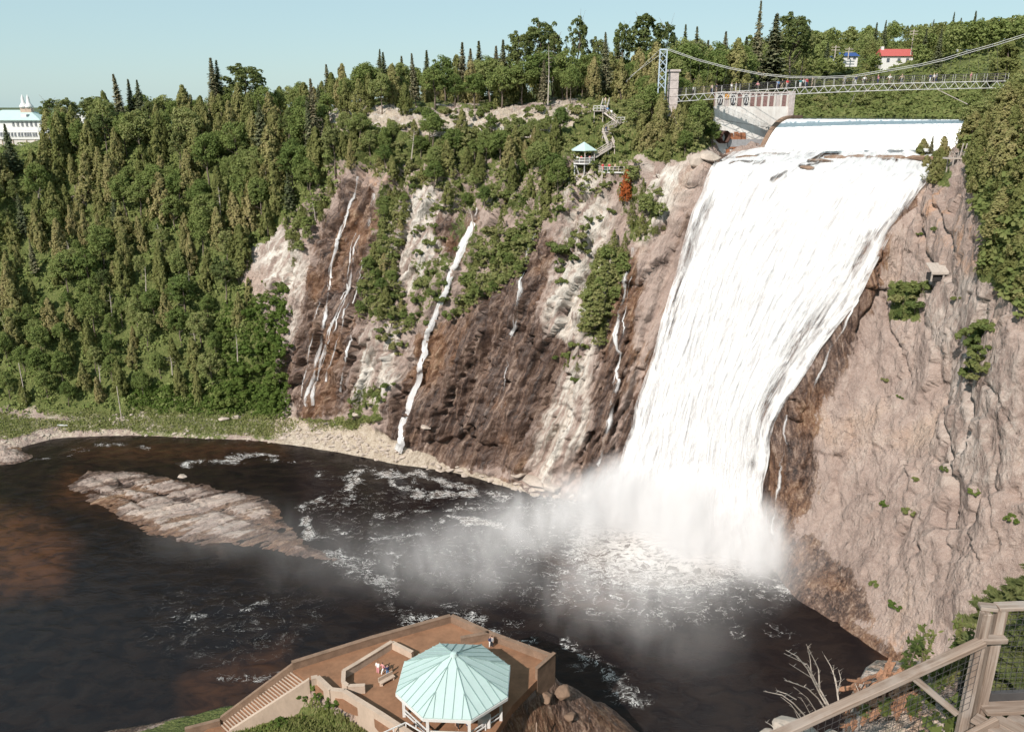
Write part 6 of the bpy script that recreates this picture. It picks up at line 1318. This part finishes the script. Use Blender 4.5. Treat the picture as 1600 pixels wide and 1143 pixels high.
# ------------------------------------------------------------------ people
def skin_body(name, J, E, Rr):
    me = bpy.data.meshes.new(name); me.from_pydata(J, E, []); o = bpy.data.objects.new(name, me); COL.objects.link(o)
    md = o.modifiers.new('s', 'SKIN'); 
    for v, r_ in zip(me.skin_vertices[0].data if len(me.skin_vertices) else [], Rr): v.radius = r_
    return o, md
def make_person(pose):
    # joints: 0 pelvis 1 spine 2 chest 3 neck 4 head 5 crown | arms | legs
    k = {'stand': (.0, .0, .08, .08), 'walk': (.20, -.18, .22, -.20), 'wave': (.02, .0, .9, .1)}[pose]
    J = [(0,0,.95),(0,0,1.15),(0,0,1.36),(0,.0,1.50),(0,.01,1.60),(0,.01,1.74),
         (-.19,0,1.40),(-.25,k[3],1.14),(-.25,k[3]*1.8-.06,.90),(-.25,k[3]*2-.10,.80),
         (.19,0,1.40),(.25,k[2] if pose != 'wave' else -.15,1.14 if pose != 'wave' else 1.25),(.25,(k[2]*1.8-.06) if pose != 'wave' else -.30,.90 if pose != 'wave' else 1.45),(.25,(k[2]*2-.1) if pose != 'wave' else -.32,.80 if pose != 'wave' else 1.54),
         (-.10,0,.88),(-.11,k[0]*.9,.49),(-.11,k[0]*1.1+.06,.09),(-.12,k[0]*1.1-.10,.04),
         (.10,0,.88),(.11,k[1]*.9,.49),(.11,k[1]*1.1+.06,.09),(.12,k[1]*1.1-.10,.04)]
    E_ = [(0,1),(1,2),(2,3),(3,4),(4,5),(2,6),(6,7),(7,8),(8,9),(2,10),(10,11),(11,12),(12,13),(0,14),(14,15),(15,16),(16,17),(0,18),(18,19),(19,20),(20,21)]
    Rr = [(.15,.11),(.14,.10),(.16,.11),(.055,.055),(.085,.10),(.07,.08),(.07,.07),(.05,.05),(.04,.04),(.035,.045),(.07,.07),(.05,.05),(.04,.04),(.035,.045),(.10,.10),(.07,.07),(.05,.05),(.045,.04),(.10,.10),(.07,.07),(.05,.05),(.045,.04)]
    me = bpy.data.meshes.new('p'); me.from_pydata(J, E_, []); o = bpy.data.objects.new('p', me); COL.objects.link(o)
    o.modifiers.new('s', 'SKIN'); sub = o.modifiers.new('u', 'SUBSURF'); sub.levels = 1
    for v, r_ in zip(me.skin_vertices[0].data, Rr): v.radius = r_
    me.skin_vertices[0].data[0].use_root = True
    dg = bpy.context.evaluated_depsgraph_get(); ev = o.evaluated_get(dg); body = bpy.data.meshes.new_from_object(ev); bpy.data.objects.remove(o)
    body.name = 'person_body'
    V = np.array([list(v.co) for v in body.vertices]); Nn = np.array([list(v.normal) for v in body.vertices]); Fc = [list(p.vertices) for p in body.polygons]
    def piece(name, cond, off):
        sel = [f for f in Fc if all(cond(V[i]) for i in f)]; used = sorted({i for f in sel for i in f}); mp = {i: k for k, i in enumerate(used)}
        m_ = bpy.data.meshes.new(name); m_.from_pydata([tuple(V[i]+Nn[i]*off) for i in used], [], [[mp[i] for i in f] for f in sel]); m_.update()
        m_.polygons.foreach_set('use_smooth', np.ones(len(sel), bool)); return m_
    shirt = piece('shirt', lambda p: .92 < p[2] < 1.47 and not (abs(p[0]) > .2 and p[2] < 1.08 and pose != 'wave'), .022); tro = piece('trousers', lambda p: .10 < p[2] < .99 and abs(p[0]) < .205, .020); hair = piece('hair', lambda p: p[2] > 1.60 and not (p[1] < -.045 and p[2] < 1.72), .022)
    # a nose so the head has a face side
    return body, shirt, tro, hair
PP = {p: make_person(p) for p in ('stand', 'walk', 'wave')}
def flat(name, c): return mat_plain(name, c, .85, .12, 6, .1, .005)
M['skin'] = flat('skin', (.52, .33, .25)); CL = {n: flat(n+'_cloth', c) for n, c in dict(white=(.75,.74,.73), black=(.03,.03,.035), navy=(.04,.05,.12), red=(.55,.05,.06), pink=(.62,.28,.30), grey=(.30,.30,.31), blue=(.13,.25,.45), tan=(.45,.36,.27), teal=(.06,.25,.27)).items()}
HAIR = {n: flat(n+'_hair', c) for n, c in dict(dark=(.04,.028,.022), brown=(.12,.07,.045), fair=(.42,.30,.16)).items()}
for p, (b, *_r) in PP.items():
    b.materials.append(M['skin'])
def person(loc, rz, shirt, tro, hair, label, pose='stand', h=1.75, group=None):
    b, s, t_, hr = PP[pose]; o = bpy.data.objects.new('person', b); COL.objects.link(o); o.location = loc; o.rotation_euler = (0, 0, rz); sc = h/1.78; o.scale = (sc, sc, sc)
    for nm, me, mt in (('shirt', s, CL[shirt]), ('trousers', t_, CL[tro]), ('hair', hr, HAIR[hair])):
        me2 = me.copy(); me2.materials.clear(); me2.materials.append(mt); link(nm, me2, o)
    tag(o, label, 'person', group); return o
def pz(px, py): q = tz(px, py); return (q.x, q.y, PZ)
person(pz(591, 1051), 2.6, 'white', 'pink', 'brown', 'person in white top and pink trousers, left of the three by the bench', 'stand', 1.85)
person(pz(599, 1052), 2.0, 'pink', 'white', 'dark', 'person in pink top and white trousers, middle of the three by the bench', 'walk', 1.75)
person(pz(606, 1055), .6, 'navy', 'blue', 'dark', 'person in dark blue, right of the three by the bench', 'stand', 1.7)
person(pz(766, 1010), 1.0, 'navy', 'white', 'dark', 'person in dark top and white trousers at the terrace wall', 'stand', 1.8); person(pz(769, 1010), 2.4, 'grey', 'black', 'dark', 'person in grey and black beside the terrace wall', 'stand', 1.8)
person((cen.x+.6, cen.y-4.0, PZ), 0, 'red', 'black', 'dark', 'person in dark red under the pavilion roof', 'walk', 1.75); person((cen.x+1.7, cen.y-3.6, PZ), 1, 'white', 'navy', 'brown', 'person in white top under the pavilion roof', 'stand', 1.75)
names = ['white','tan','navy','white','grey','pink','blue','black','red','teal','white','red','tan','grey','navy','white','pink']
bps = [1085,1117,1125,1150,1157,1193,1226,1233,1241,1262,1267,1272,1281,1332,1349,1362,1383,1400,1419,1461,1466,1470,1520]
txt = ['first','second','third','fourth','fifth','sixth','seventh','eighth','ninth','tenth','eleventh','twelfth','thirteenth','fourteenth','fifteenth','sixteenth','seventeenth','eighteenth','nineteenth','twentieth','twenty-first','twenty-second','last']
for k, px in enumerate(bps):
    s = (px-1058)/(1572-1058)*bL; q = bp(s, random.uniform(-.5, .5), .06); c1 = names[k % len(names)]; c2 = ['black','navy','tan','grey','white'][k % 5]
    person(tuple(q), random.choice([1.5, -1.5, 0, 3]), c1, c2, random.choice(list(HAIR)), '%s walker on the footbridge counted from its tower, in %s top' % (txt[k], c1), random.choice(['stand', 'walk', 'walk', 'wave']), random.uniform(1.7, 1.9), 'people on the footbridge')
for k, (dx, dy, c1, lb) in enumerate(((-1.6,-1.5,'white','leftmost person at the lookout pavilion railing'), (-.7,-1.9,'red','person in red at the lookout pavilion railing'), (.2,-2.0,'navy','person in navy in the middle of the lookout pavilion'), (1.2,-1.7,'pink','person in pink at the lookout pavilion railing'), (1.7,-1.2,'grey','rightmost person at the lookout pavilion railing'))):
    person((gc.x+dx, gc.y+dy, fz), random.uniform(-.6, .6), c1, 'black', 'dark', lb, 'stand', 1.75)
person((LP[0].x+.3, LP[0].y+2.0, lz), .2, 'red', 'red', 'dark', 'person all in red on the open lookout platform', 'stand', 1.8); person((LP[0].x+1.7, LP[0].y+1.6, lz), -.4, 'red', 'white', 'dark', 'person in red top and white trousers on the open lookout platform', 'stand', 1.8); person((LP[0].x+3.0, LP[0].y+1.4, lz), -.4, 'tan', 'navy', 'brown', 'person in tan top on the open lookout platform', 'stand', 1.75)
for a, b, s, c1, lb in ((flights[1][0], flights[1][1], .12, 'white', 'person in white near the head of the zigzag stairs'), (flights[1][0], flights[1][1], .3, 'blue', 'person in blue on the upper zigzag flight'), (flights[1][0], flights[1][1], .55, 'white', 'person in white lower on the upper zigzag flight'), (flights[3][0], flights[3][1], .05, 'navy', 'person in navy on the middle landing of the zigzag stairs'), (flights[0][0], flights[0][1], .3, 'tan', 'person in tan at the very top of the zigzag stairs')):
    q = at(*a).lerp(at(*b), s); person((q.x, q.y, q.z+.05), random.uniform(0, 6), c1, 'grey', 'dark', lb, 'walk', 1.75)
# ------------------------------------------------------------------ mist drifting from the plunge
def mist_material():
    t = NT('mist'); P = t.pos(); tot = None
    blobs = [((25,154,4),(13,11,13),.48), ((36,145,4),(14,13,13),.58), ((46,138,4),(11,10,12),.42), ((16,149,4),(21,11,11),.11), ((3,142,4),(22,10,11),.072), ((-10,130,4),(22,13,11),.036), ((-28,131,4),(26,13,11),.011), ((-54,140,4),(26,9,11),.011), ((18,122,4),(19,16,12),.030), ((36,128,4),(20,15,12),.040), ((27,110,4),(14,11,11),.008), ((51,131,5),(13,12,10),.035)]
    for c, r_, a in blobs:
        sb = t.n('VectorMath', operation='SUBTRACT'); t.l(P, sb.inputs[0]); sb.inputs[1].default_value = c
        dv = t.n('VectorMath', operation='DIVIDE'); t.l(sb.outputs[0], dv.inputs[0]); dv.inputs[1].default_value = r_
        ln = t.n('VectorMath', operation='LENGTH'); t.l(dv.outputs[0], ln.inputs[0])
        v = t.mr(ln.outputs['Value'], 0.0, 1.0, a, 0); tot = v if tot is None else t.math('ADD', tot, v)
    n = t.noise(t.mapping(P, (1, 1, .45), (0, R(18), R(15))),   .13, 3, .62, .9)
    d = t.math('MULTIPLY', tot, t.mr(n, .34, .68, .30, 1.6))
    pv_ = t.n('VolumePrincipled'); pv_.inputs['Color'].default_value = (.99, .975, .985, 1); t.l(d, pv_.inputs['Density']); pv_.inputs['Anisotropy'].default_value = -.35
    t.l(pv_.outputs[0], t.out.inputs['Volume']); t.m.cycles.volume_sampling = 'MULTIPLE_IMPORTANCE'; return t.m
M['mist'] = mist_material(); M['mist'].cycles.homogeneous_volume = False if hasattr(M['mist'].cycles, 'homogeneous_volume') else False
m = MB(); m.box(-84, 64, 97, 166, .25, 21); o = m.build('mist', M['mist']); tag(o, 'white spray mist drifting over the plunge pool', 'mist', kind='stuff')
# ------------------------------------------------------------------ foreground deck at the lower right
t_ = NT('rail_wood'); oi_ = t_.n('ObjectInfo').outputs['Random']; P0_ = t_.n('TexCoord').outputs['Object']
va = t_.n('VectorMath', operation='MULTIPLY_ADD'); cmb = t_.n('CombineXYZ')
for k_ in range(3): t_.l(oi_, cmb.inputs[k_])
t_.l(cmb.outputs[0], va.inputs[0]); va.inputs[1].default_value = (37, 53, 29); t_.l(P0_, va.inputs[2])
gr_ = t_.noise(t_.mapping(va.outputs[0], (.9, 26, 26)), 1.6, 6, .68, .5); gr2 = t_.noise(t_.mapping(va.outputs[0], (.5, 9, 9)), 1.3, 4, .6, .8); bl_ = t_.noise(va.outputs[0], 2.2, 4, .65)
c_ = t_.ramp(t_.math('ADD', t_.math('MULTIPLY', gr_, .55), t_.math('MULTIPLY', gr2, .45)), [(.36, (.075, .052, .040)), (.45, (.19, .138, .108)), (.54, (.29, .225, .185)), (.66, (.42, .355, .31))])
c_ = t_.mix(t_.mr(bl_, .46, .66, 0, .55), c_, (.37, .325, .295)); c_ = t_.mix(t_.math('MULTIPLY', oi_, .35), c_, (.24, .165, .12))
M['railwood'] = t_.done(t_.bsdf(c_, .82, t_.bump(gr_, .5, .004), .25))
DZ = 79.5
def dz(px, py, z=DZ): return atz(px, py, z)
dk = empty('viewing_deck', tuple(dz(1520, 1105))); tag(dk, 'weathered wooden stair landing with plank floor and timber railing at lower right', 'deck')
PA = dz(1509, 1107); PB = dz(1532, 1100)
class DB:                                                           # a timber whose local X runs along its length
    def bar(s, a, b, wx, wy=None, up=(0, 0, 1)): s.a = (Vector(a), Vector(b), wx, wy or wx); return s
def dpart(name, m, mat, bevel=.006, par=None):
    a, b, wx, wy = m.a; d = b-a; L = d.length; d.normalize(); u = Vector((0, 0, 1)) if abs(d.z) < .98 else Vector((0, 1, 0)); sx = d.cross(u).normalized(); sy = sx.cross(d)
    q = MB(); q.box(-L/2, L/2, -wx/2, wx/2, -wy/2, wy/2); o = q.build(name, mat, bevel=bevel); M4 = Matrix((d, sx, sy)).transposed().to_4x4(); M4.translation = (a+b)/2
    o.parent = par or dk; o.matrix_parent_inverse = Matrix.Translation(-dk.location); o.matrix_basis = M4; return o
def dpart_old(name, m, mat, bevel=.006, par=None): o = m.build(name, mat, bevel=bevel); o.parent = par or dk; o.matrix_parent_inverse = Matrix.Translation(-dk.location); return o
hP = 1.08
fwd = Vector((1, .06, 0)).normalized()
for p, w_ in ((PA, .072), (PB, .080)):
    m = DB(); m.bar((p.x, p.y, DZ-1.2), (p.x, p.y, DZ+hP), w_*1.2, w_); dpart('post', m, M['railwood'])
Rz = DZ+hP+.02
rE = PB+fwd*3.2
m = DB(); m.bar((PB.x-.05, PB.y, Rz), (rE.x, rE.y, Rz), .11, .04); dpart('top_rail', m, M['railwood'])
m = DB(); m.bar((PA.x-.03, PA.y+.07, Rz+.002), (PB.x-.06, PB.y-.02, Rz+.002), .10, .039); dpart('corner_rail', m, M['railwood'])
m = DB(); m.bar((PB.x+.06, PB.y, DZ+.10), (rE.x, rE.y, DZ+.10), .05, .09); dpart('bottom_rail', m, M['darkmetal'], .003)
# sloping stair rail: from the posts down to the left
s0 = Vector((PA.x, PA.y-.04, DZ+.80)); s1 = at(1175, 1166, 5.9)
m = DB(); m.bar(s0, s1, .10, .055); dpart('stair_rail', m, M['railwood'])
m = DB(); m.bar(s0-Vector((.02, -.02, .0)), (PB.x+.05, PB.y-.07, DZ+.80), .085, .055); dpart('rail_block', m, M['railwood'])
t0 = Vector((PA.x-.05, PA.y-.1, DZ+.02)); t1 = s1+Vector((.2,-.25,-.80)); m = DB(); m.bar(t0+Vector((.25,-.08,.0)), t1, .05, .10); dpart('stringer', m, M['railwood'])
q0 = s0.lerp(s1, .30); q1 = t0+Vector((-.10, 0, .02)); m = DB(); m.bar(q0-Vector((0,0,.05)), q1, .05, .06); dpart('brace', m, M['railwood'])
for f_ in (.86, .97): q = s0.lerp(s1, f_); m = DB(); m.bar(q-Vector((0,0,.04)), q+Vector((.35,-.1,-1.0)), .07, .10); dpart('baluster', m, M['railwood'])
# floor planks
pd = Vector((.62, -.80, 0)).normalized(); pn_ = Vector((pd.y, -pd.x, 0)); pn_ = pn_ if pn_.x > 0 else -pn_
start = PA+Vector((.05, -.06, 0))
for k in range(22):
    a = start+fwd*(k*.177)+Vector((0,0,-.045))
    m = DB(); m.bar(a, a+pd*2.6, .141, .038); dpart('plank', m, M['railwood'], .004)
m = DB(); m.bar(PB+Vector((-.02, -.07, .012)), PB+fwd*3.2+Vector((0,-.07,.012)), .16, .04); dpart('edge_plank', m, M['railwood'], .004)
# wire mesh panels
def wires(name, a, b, z0, z1, c, dirs, r_=.0022):
    m = MB(); L = (b-a).length
    n = int(L/c)
    for k in range(n+1): q = a.lerp(b, k/n); m.bar((q.x, q.y, q.z+z0), (q.x, q.y, q.z+z1), r_*2)
    for k in range(int((z1-z0)/c)+1): z_ = z0+k*c; m.bar(a+Vector((0,0,z_)), b+Vector((0,0,z_)), r_*2)
    o = m.build(name, M['darkmetal']); o.parent = dk; o.matrix_parent_inverse = Matrix.Translation(-dk.location); o['kind'] = 'stuff'; return o
wires('wire_mesh', PB+Vector((.05, 0, 0)), rE, .12, hP, .06, 0, .0016); wires('wire_mesh', Vector((s0.x, s0.y, s0.z-.76)), Vector((s1.x, s1.y, s1.z-.76)), .0, .74, .075, 0, .0016)
# ground under the deck, rock, fallen shale, plants
def bank_z(X, Y):
    P3 = np.stack([X, Y, 0*X], -1)
    # close to the stair the ground lies about a metre below the rail, then it breaks off steeply
    xr = np.clip((X-s1.x)/(s0.x-s1.x), 0, 1); zl = s1.z-1.15 + (DZ-.65-(s1.z-1.15))*xr; yl = s1.y+(s0.y-s1.y)*xr
    d = Y-yl; edge = .25+2.0*sstep(3.3, 4.6, X)
    return np.minimum(zl, DZ-.5) - .25*np.maximum(d, 0) - 4.5*np.maximum(d-edge+.5*fbm(P3/1.1, 3, 9), 0) + .22*fbm(P3/1.2, 4, 3) - .9*np.maximum(s1.x+.2-X, 0)
bx_ = np.arange(.6, 16, .12); by_ = np.arange(2.5, 14.5, .12); BX, BY = np.meshgrid(bx_, by_, indexing='ij'); BZ = bank_z(BX, BY)
m_ = npmesh('near_ledge', np.stack([BX, BY, BZ], -1).reshape(-1, 3), gridfaces(len(bx_), len(by_)), True, dict(gc=np.stack([BX, BY, BZ], -1).reshape(-1, 3)*3, wet=0*BX.ravel(), veg=(.25+.3*sstep(4, 8, BX)).ravel(), bank=.35+0*BX.ravel(), light=.6+0*BX.ravel(), rust=.8+0*BX.ravel()))
tag(link('near_ledge', m_, None, M['rock']), 'rocky ledge under the wooden stair landing', kind='structure')
LB_ = BVHTree.FromPolygons(np.stack([BX, BY, BZ], -1).reshape(-1, 3).tolist(), gridfaces(len(bx_), len(by_)).tolist())
def lhit(px, py):
    h = LB_.ray_cast(CAM, ray(px, py).normalized()); return h[0]
M['shale'] = mat_plain('rust_shale', (.29, .15, .09), .9, .5, 4, .6, .02)
shm = []
for s in range(5):
    r = np.random.default_rng(s); n_ = 6; an_ = np.sort(r.uniform(0, 6.28, n_)); m = MB(); m.prism([(math.cos(a)*r.uniform(.7, 1)*1.6, math.sin(a)*r.uniform(.4, .7)*.55) for a in an_], -.08, .08); me = m.mesh('shale_slab'); me.materials.append(M['shale']); shm.append(me)
for i in range(190):
    px = random.uniform(1290, 1440); py = np.interp(px, [1290, 1400, 1440], [1110, 1062, 1075])+random.uniform(-22, 45); h_ = lhit(px, py)
    if h_ is None: continue
    o = bpy.data.objects.new('shale_slab', random.choice(shm)); COL.objects.link(o); o.location = h_+Vector((0,0,.05)); s = random.uniform(.06, .15); o.scale = (s, s, s*.8); o.rotation_euler = (random.uniform(-.4, .4), random.uniform(-.4, .4), .5+random.uniform(-.6, .6)); tag(o, '%s rust-orange shale flake %s the stair rail, %s' % ('large' if s > .12 else 'small' if s < .09 else 'middling', 'seen above' if py < np.interp(px, [1180, 1520], [1143, 1010]) else 'seen through the wire below', 'near the bare shrub' if px < 1350 else 'in the heap middle' if px < 1395 else 'near the leafy plants'), 'rock', 'shale flakes below the stair rail', kind='thing')
for px, py, s, lb in ((1245,1152,.42,'pale flat rock below the bare branches at the bottom edge'), (1305,1150,.28,'smaller pale rock right of the flat one at the bottom edge'), (1205,1158,.25,'pale rock at the bottom edge left of the flat one')):
    q = lhit(px, py) or dz(px, py, 78.0); boulder(tuple(q-Vector((0,0,.1))), s, lb, None)
# bare branching shrub
bs = empty('bare_shrub', tuple(dz(1290, 1135, 78.8))); tag(bs, 'leafless pale shrub with forking branches in front of the dark water', 'shrub')
BY_ = 7.0
def br_(pts, r0, name='branch'):
    m = MB(); n = len(pts); m.tube([at(x, y, BY_+.25*math.sin(x*.05)) for x, y in pts], [r0*.62*(1-.8*i/(n-1)) for i in range(n)], 5)
    for i in range(1, n):                                           # short side spurs
        x, y = pts[i]; x0, y0 = pts[i-1]
        for f_ in (.35, .8):
            qx, qy = x0+(x-x0)*f_, y0+(y-y0)*f_; sd = random.choice((-1, 1)); m.tube([at(qx, qy, BY_+.25*math.sin(qx*.05)), at(qx+sd*random.uniform(3, 7), qy-random.uniform(2, 6), BY_)], [r0*.25, r0*.1], 4)
    rel(m.build(name, M['palewood']), bs)
for pts, r0 in (([(1298,1112),(1281,1083),(1262,1045),(1246,1025),(1228,1015)], .020), ([(1300,1110),(1275,1065),(1262,1038),(1225,1020)], .018), ([(1281,1083),(1268,1058),(1233,1036)], .014), ([(1281,1080),(1279,1045),(1272,1030),(1260,1006)], .016), ([(1268,1058),(1266,1030),(1261,1008)], .011), ([(1290,1108),(1278,1090),(1262,1075),(1245,1068),(1226,1062)], .016), ([(1276,1112),(1262,1090),(1240,1072)], .011), ([(1262,1122),(1240,1098),(1222,1085),(1193,1079)], .015), ([(1255,1125),(1236,1100),(1220,1088)], .010), ([(1244,1092),(1228,1083),(1212,1078)], .010), ([(1312,1110),(1308,1078),(1306,1062),(1298,1040),(1285,1018)], .016), ([(1308,1085),(1314,1060),(1310,1045)], .012), ([(1308,1078),(1302,1050),(1303,1038)], .011), ([(1268,1118),(1258,1100),(1251,1088)], .008), ([(1348,1105),(1340,1075),(1335,1065)], .009), ([(1250,1128),(1242,1110)], .009), ([(1215,1143),(1205,1132),(1196,1127)], .010)): br_(pts, r0)
# leafy plants and a spruce behind the mesh
M['leafnear'] = leaf_material('near_leaves', [(.1, (.06, .085, .03)), (.5, (.12, .15, .045)), (.95, (.27, .25, .11))]); M['needles'] = leaf_material('near_needles', [(.1, (.08, .10, .04)), (.5, (.15, .165, .065)), (.95, (.30, .27, .13))])
def plant(px, py, h, lb, n=60, lf=.07):
    h_ = lhit(px, py); 
    if h_ is None: h_ = dz(px, py, 79.0)
    e = empty('leafy_plant', tuple(h_)); tag(e, lb, 'plant', 'young plants by the stair rail'); r = np.random.default_rng(int(px*7+py)); m = MB(); Cs = []
    for k in range(3):
        a = r.uniform(0, 6.28); tp = h_+Vector((math.cos(a)*h*.22, math.sin(a)*h*.22, h*r.uniform(.8, 1.1))); m.tube([h_, h_.lerp(tp, .5)+Vector((.02, 0, .03)), tp], [.012, .009, .004], 5)
        for f_ in np.linspace(.25, 1, n//3): q = h_.lerp(tp, f_); Cs.append(list(q+Vector(r.normal(size=3)*.06*h)))
    rel(m.build('stem', M['bark']), e); C = np.array(Cs); V = leaves(C, r.normal(size=C.shape)*.6+np.array([-.3, -.5, .8]), r.uniform(.6, 1.3, len(C))*lf, 1.9, .4, r); rel(link('leaves', leafmesh('leaves', [V], r.random(len(C))), None, M['leafnear']), e)
for px, py, h, lb in ((1412,1052,.9,'tall young leafy plant left of the stair brace'), (1440,1045,1.0,'tall leafy plant right above the stair rail'), (1432,1080,.5,'low leafy plant behind the brace'), (1460,1085,.7,'bushy plant behind the wire right of the brace'), (1480,1075,.7,'bushy plant against the double post'), (1455,1110,.6,'dark leafy plant low behind the wire'), (1490,1040,.8,'leafy plant just left of the double post'), (1380,1120,.4,'small plant low in the shale'), (1350,1130,.35,'small yellow-green plant at the bottom below the rail'), (1425,1120,.5,'leafy plant at the bottom behind the wire'), (1500,1010,.7,'yellowish plant above the rail joint')): plant(px, py, h*.55, lb, 120, .036)
def near_spruce(px, py, Y_, hgt, wd, lb):
    q = at(px, py, Y_); e = empty('young_spruce', tuple(q)); tag(e, lb, 'tree', 'young spruces behind the railing'); m = MB(); m.tube([q-Vector((0,0,1.5)), q+Vector((0,0,hgt))], [.06, .01], 6); rel(m.build('trunk', M['bark']), e)
    r = np.random.default_rng(int(px)); parts = []; var = []
    for k in range(60):
        z_ = hgt*(k/60); a = r.uniform(0, 6.28); L = wd*(1-z_/hgt)**.8*r.uniform(.8, 1.1)+.08; n = max(10, int(L/.012)); s = np.linspace(.08, 1, n)
        C = np.stack([s*L*math.cos(a), s*L*math.sin(a), z_-.25*L*s+.2*L*s*s], 1)+np.array(q); sd = np.array([-math.sin(a), math.cos(a), 0])
        for sg in (-1, 1):
            for rep in (0, 1, 2):
                wl = .16*(1-.6*s)+.03; Cc = C+sd*sg*wl[:, None]*r.uniform(.2, 1.0, (n, 1)); parts.append(leaves(Cc, np.tile([[0, -.2, 1.0]], (n, 1)), wl*.16+.012, 4.0, .35, r, np.tile(np.array([[math.cos(a), math.sin(a), 0]])+sd*sg*1.2, (n, 1)))); var.append(np.full(n, r.random()))
    rel(link('needles', leafmesh('needles', parts, np.concatenate(var)), None, M['needles']), e)
near_spruce(1610, 1010, 8.8, 1.3, .85, 'young spruce with spreading boughs behind the railing at the right edge'); near_spruce(1572, 1062, 7.6, .7, .55, 'low spruce bough seen through the wire mesh'); near_spruce(1640, 1075, 7.0, .9, 1.0, 'spruce bough at the right edge below the rail')
def lowgreen(name, n, label):
    r = np.random.default_rng(5); X = r.uniform(4.2, 9, n); Y = r.uniform(5.0, 9.5, n); Z = bank_z(X, Y); C = np.stack([X, Y, Z+r.uniform(.02, .3, n)], -1)
    px, py = proj(C); C = C[(px > 1420) & ((fbm(C*1.2, 2, 3) > -.1) | (px > 1530))]; V = leaves(C, r.normal(size=C.shape)*.6+np.array([-.2, -.5, .8]), r.uniform(.04, .10, len(C)), 1.5, .5, r)
    tag(link(name, leafmesh(name, [V], r.random(len(C))), None, M['leafnear']), label, 'undergrowth', kind='stuff')
lowgreen('ground_cover', 9000, 'small leaved ground cover behind the wire mesh')
